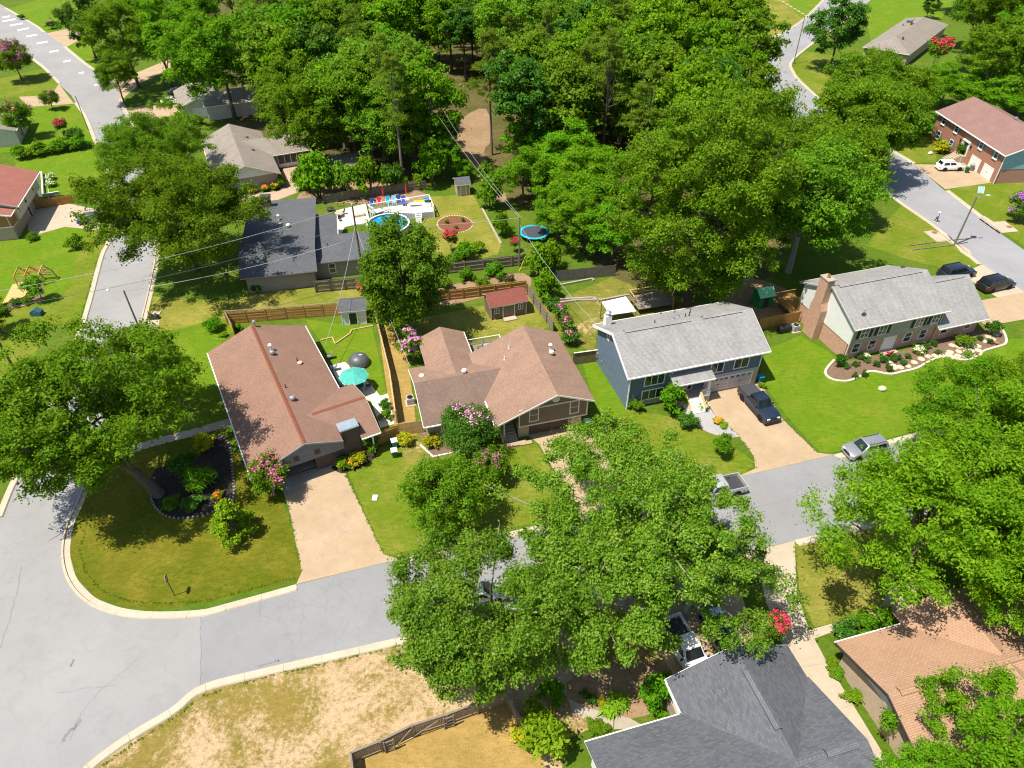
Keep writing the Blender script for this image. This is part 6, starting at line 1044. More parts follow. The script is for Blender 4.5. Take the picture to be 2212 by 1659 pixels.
def tree_kind(key, seed, h, rx, rz, ncl, clr, nleaf, size, mat, bark=None, shell=.55, lump=.35, r0=None, fork=.3, asp=.6, up=.45, squash=.8, lower=-.75, style='round', ry=None, nl=12, lean=(0, 0), zc=None, bloom=None, gap=()):
    g = np.random.default_rng(seed); zc = h - rz if zc is None else zc
    if style == 'round':
        C = lobes(g, ncl, rx - clr * .6, (ry or rx) - clr * .6, rz - clr * .5, zc, shell, lump, lower, gap, (lean[0] * .8, lean[1] * .8)); Rr = clr * g.uniform(.65, 1.25, ncl)
    elif style == 'pine':
        C = []; Rr = []
        for i in range(ncl): t = g.random() ** .8; z = h * (.5 + .5 * t); a = g.uniform(0, 6.28); w = rx * (1 - t) ** .55 * g.uniform(.35, 1) + .2; C.append((w * math.cos(a), w * math.sin(a), z)); Rr.append(clr * g.uniform(.7, 1.2) * (1.1 - .4 * t))
        C = np.array(C); Rr = np.array(Rr)
    elif style == 'cone':
        C = []; Rr = []
        for i in range(ncl): t = g.random() ** 1.3; a = g.uniform(0, 6.28); w = rx * (1 - t) ** .8 * g.uniform(.5, 1); C.append((w * math.cos(a), w * math.sin(a), zc - rz + 2 * rz * t)); Rr.append(clr * g.uniform(.7, 1.2) * (1.1 - .5 * t))
        C = np.array(C); Rr = np.array(Rr)
    tb = MB(); limbs(tb, g, C, h, r0 or h * .02, fork, nl, .3, lean)
    bl = None
    if bloom:
        bm, frac, bs = bloom; top = np.argsort(-(C[:, 2] + g.normal(size=len(C)) * rz * .3 - .35 * C[:, 0]))[:max(3, int(len(C) * frac))]; Cb = C[top] + np.array([0, 0, clr * .55]); bl = leaf_mesh(key + '_bloom', bm, Cb, Rr[top] * .75, len(top) * bs, size * .8, seed + 5, .9, sub=3)
    TM[key] = (tb.mesh('trunk', bark or BARK, 40), leaf_mesh('crown', mat, C, Rr, nleaf, size, seed + 1, asp, up, squash), bl)
def plant(key, label, px, cat='tree', name='tree', scale=1.0, rz=None, group=None, world=None, sz=None, z=0, tint=None):
    x, y = world if world else P(*px); t = thing(name, label, cat, (x, y, z), rnd.uniform(0, 6.28) if rz is None else rz, group); t.scale = (scale, scale, scale * (sz or 1)); a, b, c = TM[key]
    if a: obj('trunk', a, t)
    obj('crown', b, t)['tint'] = rnd.random() if tint is None else tint
    if c: obj('blossom', c, t)
    return t
def shrub_kind(key, seed, rx, h, mat, nleaf, size, ncl=14, bloom=None, asp=.6, squash=.9, up=.5):
    g = np.random.default_rng(seed); C = lobes(g, ncl, rx * .62, rx * .62, h * .36, h * .5, .3, .55, -.6); R = np.full(ncl, rx * .42) * g.uniform(.8, 1.2, ncl); bl = None
    if bloom: bm, frac, bs = bloom; top = np.argsort(-(C[:, 2] + g.normal(size=ncl) * h * .2))[:max(2, int(ncl * frac))]; bl = leaf_mesh(key + '_bloom', bm, C[top] + np.array([0, 0, rx * .22]), R[top] * .8, len(top) * bs, size * .9, seed + 5, .9, sub=3)
    sb = MB()
    for j in range(min(4, ncl)): c = C[j]; sb.tube([(c[0] * .1, c[1] * .1, 0), (c[0] * .6, c[1] * .6, c[2] * .6), tuple(c)], [rx * .04, rx * .03, rx * .015], 5)
    TM[key] = (sb.mesh('stem', BARK), leaf_mesh('foliage', mat, C, R, nleaf, size, seed + 1, asp, up, squash, sub=4), bl)
def shrub(key, label, px, scale=1.0, group=None, sz=None, cat='shrub', name='shrub', z=0):
    x, y = P(*px); t = thing(name, label, cat, (x, y, z), rnd.uniform(0, 6.28), group); t.scale = (scale, scale, scale * (sz or 1)); a, b, c = TM[key]; obj('stem', a, t); obj('foliage', b, t)['tint'] = rnd.random()
    if c: obj('blossom', c, t)
    return t
# hero trees
tree_kind('corner', 11, 16, 9.8, 5.6, 240, 1.3, 125000, .26, F_OAK, shell=.3, lump=.4, r0=.5, fork=.22, nl=40, lean=(-6.8, .6), squash=.75); plant('corner', 'spreading oak over the street corner with a leaning trunk', (346, 1068), rz=0, tint=.35)
gA = ((1.08, 8.8, .8), (.025, -.556, .831), 2.0)
tree_kind('oakA', 21, 14.5, 7.6, 5.0, 120, 1.05, 74000, .205, F_OAKY, BARKL, .25, .65, .32, .25, nl=26, squash=.75, lean=(.3, .8), gap=(gA,)); plant('oakA', 'left oak of the foreground group beside the bowed fence', (1032, 1474), rz=0, tint=.42)
tree_kind('oakB', 22, 15.5, 12.2, 5.0, 180, 1.1, 118000, .2, F_OAKY, BARKL, .2, .55, .36, .22, nl=48, squash=.72, lean=(.9, 3.3), ry=10.6); plant('oakB', 'wide yellow-green oak in the middle foreground', (1345, 1300), rz=0, tint=.5)
tree_kind('oakC', 23, 11.5, 6.4, 4.0, 90, 1.0, 50000, .21, F_OAKY, BARKL, .25, .65, .25, .25, nl=26, squash=.75); plant('oakC', 'smaller oak leaning over the silver sedan and white pickup', (1478, 1335), rz=1.0, scale=.95, tint=.55); plant('oakC', 'small oak filling the gap between the two big foreground oaks', (1240, 1395), rz=3.0, scale=1.1, tint=.46)
tree_kind('gum', 31, 28, 10.4, 13.2, 300, 1.4, 130000, .3, F_GUM, None, .5, .4, .45, .2, nl=26, squash=.95, lower=-1, zc=14.6); plant('gum', 'towering dense sweetgum behind the slate-blue house', (1482, 662), rz=.3, tint=.3)
tree_kind('mag', 41, 17, 5.5, 8.0, 140, 1.15, 40000, .32, F_FOR, None, .55, .35, .2, .15, squash=.95, lower=-1, zc=8.6); plant('mag', 'dense dark magnolia behind the split-level house', (882, 712))
tree_kind('feaA', 51, 15, 8.4, 5.4, 190, 1.2, 78000, .27, F_FEA, None, .35, .5, .32, .25, nl=34, asp=.45, squash=.65); tree_kind('feaB', 52, 17, 9.4, 5.8, 210, 1.2, 84000, .27, F_FEA, None, .35, .55, .34, .25, nl=40, asp=.45, squash=.65)
plant('feaA', 'feathery green tree nearest the street on the right', (1938, 1258), scale=1.05); plant('feaB', 'largest feathery tree at the right edge', (2110, 1260), rz=2.2); plant('feaA', 'feathery tree over the orange-tan roof', (2205, 1390), rz=4.0, scale=.95); plant('feaB', 'feathery tree at the right edge beside the brick house lawn', (2190, 1050), rz=.4, scale=.95); plant('feaA', 'feathery tree behind the grey SUV on the right', (2050, 1030), rz=3, scale=.85)
tree_kind('midL', 61, 17.5, 9.6, 6.8, 200, 1.5, 98000, .29, F_OAK, None, .3, .4, .36, .25, nl=30, squash=.85); plant('midL', 'big open-crowned oak across the side street by the slate-grey house', (425, 585), rz=.2); plant('midL', 'oak overhanging the side street above the taupe-roofed house', (345, 432), rz=2.4, scale=.82)
tree_kind('t7', 71, 18, 9.0, 7.2, 180, 1.35, 56000, .34, F_OAK, BARKL, .35, .45, .36, .22, nl=34, squash=.8, lower=-.9); plant('t7', 'tall oak with visible trunk behind the brick house', (1702, 588), rz=1, scale=1.12)
for i, (x, y, s, l) in enumerate(((1805, 400, 1.05, 'broad oak leaning over the far street bend'), (1850, 385, 1.0, 'oak shading the far street above the walker'), (1835, 305, 1.0, 'oak on the far side of the street bend'), (1905, 300, .85, 'oak left of the blue-shuttered brick house'), (1640, 480, 1.0, 'oak between the sweetgum and the far street'), (1775, 490, .95, 'oak on the slope behind the brick house chimney'))): plant('t7', l, (x, y), rz=1.9 * i, scale=s)
tree_kind('map', 81, 20, 10.0, 8.6, 160, 1.4, 38000, .42, F_BR, None, .5, .45, .35, .22, squash=.9); plant('map', 'bright green maple over the half-hidden pale house', (508, 258), rz=.5, scale=1.1)
tree_kind('mid', 82, 13, 6.0, 5.0, 90, 1.05, 28000, .3, F_OAK, None, .4, .5, .25, .25); tree_kind('midb', 83, 12, 5.4, 4.8, 80, 1.05, 26000, .3, F_BR, None, .4, .5, .22, .25); tree_kind('midd', 84, 11, 4.6, 4.8, 70, 1.0, 16000, .34, F_DK, None, .5, .4, .2, .2, lower=-.95)
plant('midd', 'dark round maple at the far street bend', (1792, 150), scale=1.5); plant('midd', 'dark conical tree at the top left lawn', (208, 128), scale=1.25, sz=1.25); plant('mid', 'grey-green tree overhanging the upper side street', (300, 190), rz=1, scale=1.4); plant('midb', 'fresh green tree between the two upper left drives', (372, 190), rz=2, scale=1.45); plant('mid', 'tree left of the white saloon', (270, 225), rz=4, scale=.8)
plant('midd', 'small round tree on the far right lawn', (2000, 41), scale=.6)
for i, (x, y, k, s, l) in enumerate(((2130, 175, 'mid', 1.6, 'broad tree beside the grey hip-roofed house'), (2210, 190, 'midb', 1.6, 'bright tree at the right edge above the mauve roof'), (2095, 110, 'mid', 1.5, 'tree behind the grey hip-roofed house'), (2170, 100, 'mid', 1.6, 'tree in the far top right corner'), (2190, 40, 'midb', 1.6, 'bright tree touching the top right corner'), (2060, 30, 'mid', 1.3, 'tree at the top edge right of the hip-roofed house'), (2120, 232, 'mid', 1.35, 'tree rising above the mauve roof thicket'), (2195, 255, 'mid', 1.35, 'tree at the right edge close behind the mauve roof'), (2165, 200, 'midb', 1.4, 'bright tree midway along the right edge trees'))): plant(k, l, (x, y), scale=s, rz=i * 1.3)
for i, (x, y, s, l) in enumerate(((1890, 265, .9, 'vine-green thicket left of the mauve roof'), (1960, 258, .9, 'vine-green thicket just behind the blue-shuttered house'), (2080, 245, .95, 'vine-green thicket above the mauve roof ridge'), (2160, 270, .95, 'vine-green thicket at the right edge behind the mauve roof'), (2030, 232, .95, 'vine-green thicket between mauve roof and red tree'), (2200, 240, 1.0, 'vine-green thicket at the far right edge'))): plant('midb', l, (x, y), scale=s, sz=.75, rz=i)
# lower right near tree
tree_kind('near', 91, 9.5, 5.4, 3.8, 130, .75, 44000, .24, F_BR, None, .35, .6, .2, .2, nl=28, asp=.45); plant('near', 'bright feathery tree in the lower right corner over orange roof', (2120, 1735), rz=.5, scale=1.05); plant('near', 'bright bushy tree between driveway and orange roof at the bottom', (1960, 1765), rz=2.5, scale=.7)
# crape myrtles and flowering trees
tree_kind('cmp', 101, 5.2, 2.1, 2.2, 34, .75, 9000, .2, F_OAK, BARKL, .5, .3, .09, .1, bloom=(PK, .55, 60)); plant('cmp', 'pink crape myrtle at the ranch garage corner', (592, 1068), cat='crape myrtle', name='crape_myrtle')
tree_kind('cmg', 102, 6.2, 3.0, 2.8, 54, .9, 22000, .19, F_DK, None, .55, .25, .12, .1, bloom=(LPK, .16, 90)); plant('cmg', 'dark green crape myrtle with a pink crown before the split-level house', (1010, 985), cat='crape myrtle', name='crape_myrtle')
tree_kind('cmr', 103, 4.6, 2.2, 2.0, 34, .7, 10000, .2, F_OAK, None, .5, .3, .09, .1, bloom=(DRS, .35, 40)); plant('cmr', 'rosy-tinged crape myrtle beside the split-level porch', (1052, 1042), cat='crape myrtle', name='crape_myrtle')
tree_kind('holly', 104, 7.8, 4.1, 3.4, 74, 1.1, 32000, .2, F_OAK, None, .65, .15, .16, .1, lower=-.9); plant('holly', 'rounded dense green tree on the split-level front lawn', (968, 1135))
tree_kind('cmlp', 105, 4.2, 1.8, 1.9, 28, .65, 5500, .2, F_OAK, BARKL, .5, .3, .08, .1, bloom=(LPK, .8, 110)); plant('cmlp', 'light pink crape myrtle behind the split-level house', (893, 778), cat='crape myrtle', name='crape_myrtle')
tree_kind('cmrd', 106, 4.6, 1.7, 1.8, 26, .6, 3500, .22, F_OAK, BARKL, .5, .3, .07, .1, bloom=(RDP, .8, 100)); plant('cmrd', 'red crape myrtle beside the white shed', (800, 665), cat='crape myrtle', name='crape_myrtle'); plant('cmrd', 'red crape myrtle on the upper left lawn', (140, 300), scale=.95, cat='crape myrtle', name='crape_myrtle'); plant('cmrd', 'tall red crape myrtle beside the grey hip-roofed house', (2010, 160), scale=2.0, cat='crape myrtle', name='crape_myrtle'); plant('cmrd', 'red-flowered crape myrtle beside the pool lawn ring', (975, 545), scale=.9, cat='crape myrtle', name='crape_myrtle'); plant('cmrd', 'small red-flowered bush right of the pool lawn', (1112, 545), scale=.55, cat='crape myrtle', name='crape_myrtle'); plant('cmrd', 'red-flowered shrub right of the foreground oaks', (1660, 1385), scale=.8, cat='crape myrtle', name='crape_myrtle')
tree_kind('cmpu', 107, 4.6, 2.5, 2.0, 34, .75, 7000, .22, F_OAK, None, .55, .2, .1, .1, bloom=(PUR, .8, 130)); plant('cmpu', 'purple crape myrtle by the storm drain at the right edge', (2196, 478), cat='crape myrtle', name='crape_myrtle')
tree_kind('cmds', 108, 7.5, 4.2, 3.2, 48, 1.2, 13000, .3, F_OAK, None, .5, .3, .15, .15, bloom=(DRS, .8, 130)); plant('cmds', 'dusky purple crape myrtle over the upper side street', (48, 175), cat='crape myrtle', name='crape_myrtle', scale=1.1); plant('cmp', 'tall pink crape myrtle at the left-edge tan house', (55, 300), scale=1.5, cat='crape myrtle', name='crape_myrtle'); plant('cmr', 'rosy crape myrtle beside the upper left drive', (116, 238), scale=.95, cat='crape myrtle', name='crape_myrtle')
tree_kind('lime', 109, 5.0, 1.9, 2.0, 34, .6, 7000, .26, F_LIM, None, .5, .3, .08, .1, style='cone', zc=3.0); plant('lime', 'small lime-green young tree on the corner lawn', (512, 1162)); tree_kind('sap', 110, 4.4, 1.6, 1.7, 18, .7, 4000, .24, F_BR, None, .4, .4, .07, .2); plant('sap', 'young tree growing through the climbing frame', (92, 648), scale=.85); plant('sap', 'small dark young tree at the street end of the slate-blue lawn', (1553, 982), scale=.62); plant('mid', 'low tree at the left edge below the platform', (5, 720), scale=.42); plant('midb', 'leafy tree between corner oak and ranch side lawn', (395, 870), scale=.62)
# shrubs
shrub_kind('sg', 201, 1.0, 1.5, F_OAK, 3200, .17); shrub_kind('sd', 202, 1.0, 1.5, F_DK, 3200, .16); shrub_kind('sb', 203, 1.0, 1.5, F_BR, 3200, .17); shrub_kind('sy', 204, 1.0, 1.5, F_YEL, 2600, .16); shrub_kind('sl', 205, 1.0, 1.4, F_LIM, 2600, .17); shrub_kind('sr', 206, 1.0, 1.4, F_DK, 2800, .16, bloom=(PK, .35, 25)); shrub_kind('so', 207, 1.0, 1.2, F_LIM, 2000, .2, bloom=(ORG, .6, 60)); shrub_kind('box', 208, 1.0, 1.4, F_DK, 1400, .2); shrub_kind('gr', 209, 1.1, 1.2, F_BR, 2600, .5, asp=.1, up=.9); shrub_kind('spk', 210, .9, .6, F_LIM, 260, 1.0, 3, asp=.14, up=1.2); shrub_kind('wh', 211, .8, .8, F_LIM, 900, .16, 10, (petals('cream_blossom', (.6, .62, .4), (.8, .8, .6)), .8, 60))
for k, x, y, s, l, sz in (
    ('sg', 1372, 884, 1.0, 'rounded shrub at the slate-blue house corner', 1), ('sb', 1450, 888, 1.7, 'large leafy shrub left of the white steps', 1.25), ('sd', 1485, 922, 1.25, 'dark shrub beside the grey stamped walk', .9), ('so', 1550, 912, .75, 'orange-yellow flower clump beside the slate-blue drive', .6), ('sl', 1562, 922, .6, 'lime clump below the orange flowers', .5), ('wh', 1513, 880, 1.0, 'white-flowered clump right of the white steps', 1), ('sl', 1645, 836, .55, 'lime clump at the slate-blue garage corner', .8),
    ('sb', 800, 975, 1.2, 'leafy green bush beside the ranch chimney', 1.2), ('sy', 775, 1003, 1.0, 'bright yellow bush under the ranch chimney', 1), ('sl', 742, 1008, 1.0, 'yellow-green bush left of the chimney bed', .9), ('so', 760, 1008, .8, 'bronze-orange low bush between the chimney bushes', .8), ('sy', 876, 960, 1.0, 'yellow shrub beside the light gate panel', .9), ('sy', 931, 962, 1.0, 'yellow shrub at the split-level house corner', .9),
    ('sd', 833, 882, .8, 'upper dark shrub inside the ranch side fence', 1), ('sb', 836, 905, .7, 'lower shrub inside the ranch side fence', 1), ('gr', 440, 1050, 1.7, 'fountain grass in the dark mulch bed', 1), ('sg', 372, 1095, 1.1, 'shrub at the lower edge of the dark mulch bed', .7), ('sd', 420, 1095, 1.2, 'dark shrub at the bottom of the mulch bed', .6), ('sy', 448, 962, 1.3, 'yellow-green mound at the top of the mulch bed', .7), ('sd', 405, 1020, 1.6, 'dark tall shrub under the corner oak', 1), ('so', 470, 1075, .8, 'bronze low shrub in the dark mulch bed', .6),
    ('gr', 465, 712, 1.25, 'feathery grass mound left of the tan fence', 1.1), ('sb', 515, 714, .7, 'small green shrub inside the tan fence corner', .8), ('sl', 484, 727, .6, 'lime clump by the tan fence corner', .7), ('sd', 592 - 36, 636 - 4, .9, 'dark bush against the taupe slate-grey house wall', 1),
    ('sb', 690, 428, 3.6, 'large bright bush left of the pool deck', 1.3), ('sg', 742, 425, 3.2, 'second green bush left of the pool deck', 1.3), ('sb', 800, 422, 3.0, 'green bush behind the pool patio', 1.3), ('sd', 850, 412, 2.4, 'dark bush behind the pool deck', 1.4), ('sg', 662, 412, 2.6, 'bush at the rosy drive corner', 1.3), ('sl', 872, 410, 1.2, 'lime shrub behind the pool deck', 1.5), ('sl', 905, 405, 1.2, 'right lime shrub behind the pool deck', 1.5), ('sb', 935, 400, 3.0, 'big leafy bush left of the tiny tan shed', 1.6),
    ('sr', 1210, 690, 1.5, 'upper pink rose bush along the weathered fence', 1.1), ('sr', 1222, 718, 1.5, 'middle pink rose bush along the weathered fence', 1.1), ('sr', 1232, 745, 1.4, 'lowest pink rose bush along the weathered fence', 1.1), ('sd', 1192, 668, 1.3, 'green bush above the pink roses', 1), ('sb', 1180, 645, 2.0, 'bush at the top of the weathered fence', 1.2), ('sb', 1165, 600, 2.3, 'overgrown bush behind the trampoline pole', 1.4), ('sg', 1190, 585, 2.2, 'overgrown bush at the dark grey fence end', 1.4),
    ('sb', 1005, 560, 1.8, 'bush below the red mulch ring', .9), ('sl', 1030, 545, 1.4, 'lime bush below the red mulch ring', .9), ('sg', 985, 570, 1.5, 'bush in front of the grey flower bank fence', .9), ('sg', 960, 620, 1.3, 'scrubby plant on the bare bank behind the shed', .8), ('sb', 1010, 605, 1.3, 'scrubby green plant on the flower bank', .8), ('sb', 1070, 600, 1.5, 'taller scrub by the flower bank right end', .9), ('sr', 935, 640, 1.1, 'reddish scrub on the bare bank near the magnolia', .8), ('sg', 1045, 625, 1.2, 'scrub just behind the red-roofed shed', 1), ('sr', 1100, 615, .9, 'red-flowered scrub beside the yellow guy guard', 1.3), ('sb', 1085, 510, 1.6, 'leafy bush left of the trampoline', 1.4), ('sb', 1060, 450, 2.4, 'leafy bush right of the tiny tan shed', 1.4), ('sg', 1050, 400, 2.2, 'bush on the bare corridor above the tan shed', 1.3),
    ('sb', 1192, 1510, 1.15, 'bright round bush by the garden walk', 1), ('sl', 1170, 1610, 2.3, 'big yellow-green bush at the bottom beside the charcoal roof', 1.1), ('sy', 1140, 1600, 1.2, 'pale yellow shrub inside the bowed fence', .9), ('sb', 1415, 1520, 1.6, 'bush against the charcoal-roofed house wall', 1.1), ('sl', 1425, 1485, 1.0, 'lime bush by the white pickup', 1), ('box', 1262, 1505, .42, 'topmost clipped ball by the garden walk', 1), ('box', 1281, 1516, .45, 'left clipped ball by the garden walk', 1), ('sy', 1301, 1518, .38, 'right yellow clipped ball by the garden walk', 1), ('spk', 1323, 1528, 1.0, 'left pale agave by the garden walk', 1), ('spk', 1348, 1519, 1.0, 'right pale agave by the garden walk', 1), ('sg', 1290, 1575, .9, 'low hedge clump below the garden walk', .5),
    ('sd', 1822, 1375, 1.3, 'left dark bush along the orange-roofed house walk', .9), ('sb', 1866, 1360, 1.2, 'middle bush along the orange-roofed house walk', .8), ('sb', 1905, 1348, 1.2, 'right bush along the orange-roofed house walk', .8), ('sl', 1795, 1442, .7, 'upper lime shrub in the orange house side bed', .8), ('sg', 1806, 1460, .6, 'lower shrub in the orange house side bed', .8), ('sl', 1840, 1512, .8, 'round pale shrub in the orange house side bed', .9),
    ('sy', 2022, 303, 1.5, 'bright yellow bush at the blue-shuttered house corner', .9), ('sy', 2020, 316, .8, 'small golden bush in the blue-shuttered house bed', .8), ('sy', 2034, 330, 1.6, 'yellow-green bush by the brick stairs', .9), ('sl', 2035, 313, 1.4, 'lime bush behind the yellow one at the brick stairs', .9), ('sd', 2078, 345, 1.8, 'dark clipped bush beside the white garage door', 1.2), ('sb', 1995, 292, 1.6, 'low bush at the shady end of the blue-shuttered house', .9), ('sy', 2026, 196, 2.0, 'yellow-flowered bush below the red crape myrtle', .9),
    ('so', 545, 418, .9, 'leftmost orange flower clump before the taupe house', .9), ('so', 572, 413, 1.0, 'middle orange flower clump before the taupe house', .9), ('so', 595, 409, 1.0, 'rightmost orange flower clump before the taupe house', .9), ('sl', 512, 424, .8, 'lime clump at the left of the taupe house bed', .7), ('sb', 608, 404, 1.1, 'green shrub at the taupe house corner', 1),
    ('sd', 172, 315, 2.0, 'dark spiky shrub beside the side street on the upper lawn', 1.2), ('sg', 138, 318, 1.5, 'shrub in the upper left island bed', .8), ('sd', 155, 300, 1.4, 'dark shrub behind the red crape myrtle', .9), ('sg', 72, 520 - 2, 1.1, 'clipped mound by the red-brown house wall', .7), ('sr', 118 / 1 - 3, 62, 2.0, 'rosy bush on the top left lawn', .8), ('sd', 48, 42, 1.2, 'small dark bush on the top left lawn', .8), ('sg', 165, 535, 1.6, 'dark scrub at the left lawn edge under the oak', .8), ('sd', 40, 660, 1.0, 'purple-leafed plant in the climbing frame bed', .7), ('sg', 62, 655, .9, 'low plant in the climbing frame bed', .7), ('wh', 112, 388, 1.2, 'white-flowered planter shrub on the slate terrace edge', 1), ('wh', 112 - 1, 402, 1.2, 'second white-flowered shrub on the slate terrace edge', 1), ('sl', 395, 258, 1.6, 'bright hedge clump before the half-hidden pale house', .8), ('sg', 425, 268, 1.8, 'hedge clump right of the half-hidden pale house walk', .7)):
    shrub(k, l, (x, y), s, sz=sz)
for i in range(7): shrub('sl' if i % 2 else 'sb', ('yellow-green' if i % 2 else 'bright green') + ' section of the long hedge on the upper left lawn', (48 + i * 21, 343 - i * 3.6), 1.75, 'hedge sections on the upper left lawn', .85, 'hedge', 'hedge')
for x, y, s in ((1825, 795, .5), (1847, 790, .45), (1860, 776, .5), (1873, 783, .35), (1892, 791, .5), (1905, 781, .6), (1930, 778, .62), (1960, 774, .45), (1918, 800, .5), (1952, 778 + 10, .45), (1995, 768 - 5, .45), (1978, 756 - 0, .5), (2000, 752, .5), (2015, 747, .5), (2025, 764, .4), (1845, 815, .4), (1865, 812, .45), (2115, 735, .45), (2137, 742, .45)): shrub('box', ('tiny' if s < .43 else 'small' if s < .48 else 'medium' if s < .55 else 'largest') + ' clipped boxwood ball ' + ('at the left end of' if x < 1868 else 'near the front step of' if x < 1940 else 'right of the door in' if x < 2050 else 'at the right end of') + ' the flagstone garden', (x, y), s, 'clipped boxwoods of the flagstone garden')
shrub('sd', 'dark upright shrub at the left end of the flagstone garden', (1811, 790), .8, sz=1.4); shrub('wh', 'white-flowered clump in the flagstone garden', (1980, 762), 1.0); shrub('sg', 'silvery bush over the flagstones', (2080, 745), 1.3, sz=.7); shrub('sd', 'dark shrub at the right end of the flagstone garden', (2140, 722), 1.1, sz=1.2); shrub('wh', 'yellow-white clump left of the brick house door', (1868, 772), .8)
# ------------------------------------------------------------------ the wood behind the houses
for i in range(5): tree_kind('w%d' % i, 300 + i, 15 + i * .9, 5.0 + .5 * (i % 3), 5.8 + .4 * (i % 2), 80, 1.15, 12000, .46, (F_FOR, F_OAK, F_FEA, F_BR, F_DK)[i], BARKL if i % 2 else BARK, .5, .5, .26, .25, nl=10, squash=.85, lower=-.9)
for i in range(2): tree_kind('pn%d' % i, 320 + i, 21 + 2 * i, 4.2, 5, 46, 1.05, 9000, .55, F_PIN, BARK, r0=.24, fork=.5, asp=.16, up=.7, squash=.6, style='pine', nl=16)
def inside(p, poly):
    x, y = p; c = False
    for i in range(len(poly)):
        (x1, y1), (x2, y2) = poly[i], poly[i - 1]
        if (y1 > y) != (y2 > y) and x < (x2 - x1) * (y - y1) / (y2 - y1) + x1: c = not c
    return c
forest = [P(*p) for p in [(625, 345), (590, 200), (560, 40), (565, 12), (1540, 12), (1565, 100), (1585, 190), (1600, 250), (1640, 400), (1560, 470), (1420, 470), (1330, 430), (1290, 380), (1200, 400), (1130, 380), (1090, 330), (1075, 250), (1010, 240), (985, 330), (930, 380), (860, 375), (820, 330), (700, 320)]]
clear = [P(*p) for p in [(840, 120), (940, 140), (1110, 230), (1130, 440), (1000, 440), (930, 340), (895, 260)]]
rw = random.Random(5); pts = []; X0, X1 = min(p[0] for p in forest), max(p[0] for p in forest); Y0, Y1 = min(p[1] for p in forest), max(p[1] for p in forest)
for _ in range(26000):
    p = (rw.uniform(X0, X1), rw.uniform(Y0, Y1)); md = 6.8 + max(0, (p[1] - 150)) * .02
    if inside(p, forest) and not inside(p, clear) and all((p[0] - q[0]) ** 2 + (p[1] - q[1]) ** 2 > md * md for q in pts): pts.append(p)
pts.sort(key=lambda p: p[1])
for i, p in enumerate(pts):
    wz = ('at the front edge', 'in the middle', 'at the far side')[0 if p[1] < 165 else 1 if p[1] < 205 else 2] + ' of the wood, ' + ('left part', 'centre', 'right part')[0 if p[0] < -28 else 1 if p[0] < 22 else 2]
    if rw.random() < .2: plant('pn%d' % rw.randrange(2), 'tall pine standing ' + wz, None, world=p, scale=rw.uniform(.8, 1.08), rz=rw.uniform(0, 6), group='pines of the wood', name='pine_tree')
    else:
        kd = rw.choice((0, 1, 2, 2, 0, 3, 4)); plant('w%d' % kd, ('mid-green', 'leafy olive-green', 'yellow-green', 'bright green', 'dark green')[kd] + ' broadleaf tree ' + wz, None, world=p, scale=rw.uniform(.85, 1.4), rz=rw.uniform(0, 6), group='broadleaf trees of the wood')
tree_kind('pinH', 330, 22, 3.6, 5, 40, 1.15, 14000, .42, F_PIN, wood('pale_pine_bark', (.16, .12, .1), (.28, .22, .18), 2), r0=.28, fork=.62, asp=.18, up=.7, squash=.6, style='pine', nl=16); plant('pinH', 'tall slender pine with long bare trunk beside the dirt clearing', (1062, 335), name='pine_tree', rz=1); plant('pinH', 'tall pine with ivy-clad trunk behind the carport', (872, 402), name='pine_tree', rz=3, scale=1.0); plant('pinH', 'pine at the front of the wood left of the sweetgum', (1300, 345), name='pine_tree', rz=5, scale=.92)
for i, (x, y, s, l) in enumerate(((1130, 440, .9, 'vine-covered thicket just behind the trampoline'), (1185, 430, 1.0, 'vine-covered thicket right of the trampoline'), (1240, 470, 1.0, 'vine-covered thicket left of the sweetgum'), (1205, 520, .8, 'vine-covered thicket above the dark grey fence'), (1265, 545, .9, 'vine-covered thicket at the sweetgum foot'), (1140, 400, .6, 'vine-covered thicket beside the dirt corridor'), (960, 385, .65, 'leafy thicket beside the tiny tan shed'), (1000, 392, .35, 'low thicket behind the tiny tan shed'), (1300, 480, 1.05, 'vine-covered thicket behind the sweetgum left side'), (1320, 570, .8, 'vine-covered thicket right end of the dark grey fence'), (1150, 370, 1.0, 'vine-covered thicket at the wood edge above the trampoline'), (1225, 400, 1.1, 'vine-covered thicket deep behind the trampoline'))): plant('midb', l, (x, y), scale=s, sz=.85, rz=i * 1.1)
for i, (x, y, s, l) in enumerate(((690, 372, 1.2, 'dark broad tree over the carport left side'), (770, 352, 1.35, 'dark broad tree behind the carport'), (640, 310, 1.2, 'broad tree between taupe house and wood'), (835, 372, 1.15, 'broad tree right of the carport'), (900, 372, 1.0, 'broad tree above the pool deck bushes'))): plant('mid', l, (x, y), scale=s, rz=i * 1.7)
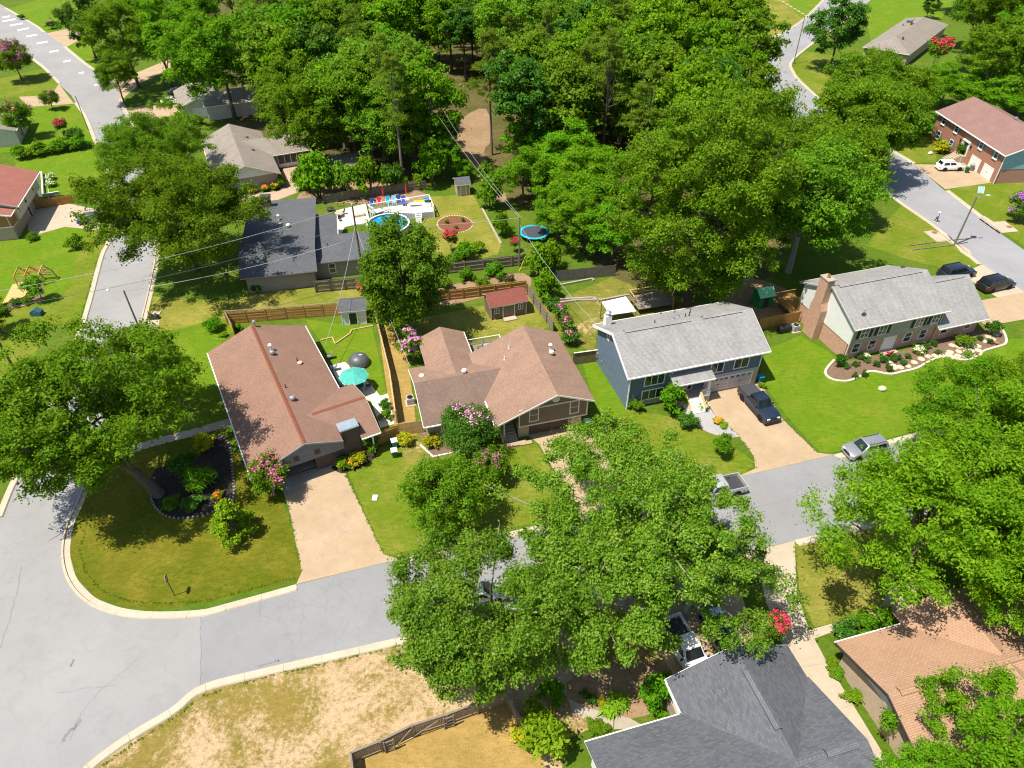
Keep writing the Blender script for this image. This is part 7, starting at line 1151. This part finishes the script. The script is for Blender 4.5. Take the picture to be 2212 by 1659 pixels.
for i, (x, y, l) in enumerate(((445, 120, 'tree behind the pale house left of the maple'), (430, 60, 'tree at the top beside the maple'), (330, 90, 'tree between the top left drives'), (300, 45, 'tree at the top left behind the white house corner'), (380, 40, 'tree behind the fresh green tree at the top'), (510, 60, 'tree at the top edge above the maple'))): plant('mid' if i % 2 else 'midb', l, (x, y), scale=1.35, rz=i * 1.2)

# grass creeping over the edges of drives, kerbs and walks; weeds and tufts on the lawns
g = np.random.default_rng(77); C = []
for ln, step in (([(622, 1090), (652, 1235)], .12), ([(742, 1015), (828, 1197)], .12), ([(1545, 898), (1590, 935), (1628, 985), (1632, 1010)], .12), ([(1640, 822), (1690, 905), (1765, 978)], .12), ([(1716, 1168), (1722, 1284), (1748, 1359)], .12), ([(212, 985), (330, 948), (432, 922), (494, 903)], .12), ([(499, 921), (440, 937), (330, 965), (205, 1005)], .12), ([(640, 1247), (440, 1299), (335, 1304), (268, 1297), (218, 1275), (186, 1240), (172, 1192), (196, 1095)], .1), ([(840, 1401), (560, 1466), (440, 1502), (380, 1549), (282, 1610), (200, 1672)], .1), ([(1395, 1268), (1100, 1338), (840, 1401)], .12), ([(312, 745), (294, 770)], .1), ([(174, 690), (213, 552)], .15)):
    w = [P(*q) for q in ln]
    for a, b in zip(w, w[1:]):
        L = math.dist(a, b)
        for k in range(int(L / step)): t = g.random(); C.append((a[0] + (b[0] - a[0]) * t + g.normal() * .07, a[1] + (b[1] - a[1]) * t + g.normal() * .07, .05))
C = np.array(C); eg = obj('grass_tufts', leaf_mesh('grass_tufts', F_GRS, C, g.uniform(.04, .11, len(C)), len(C) * 6, .11, 78, .35, .9, .5, sub=0)); eg['kind'] = 'stuff'; eg['tint'] = .5; tag(eg, 'ragged grass tufts along drive edges and lawns', 'grass')
for x, y, k, s, l in ((965, 482, 'sg', .45, 'small plant on the left of the red mulch ring'), (1000, 478, 'sb', .4, 'small plant on the right of the red mulch ring'), (985, 495, 'sd', .4, 'small plant at the front of the red mulch ring')): shrub(k, l, (x, y), s)
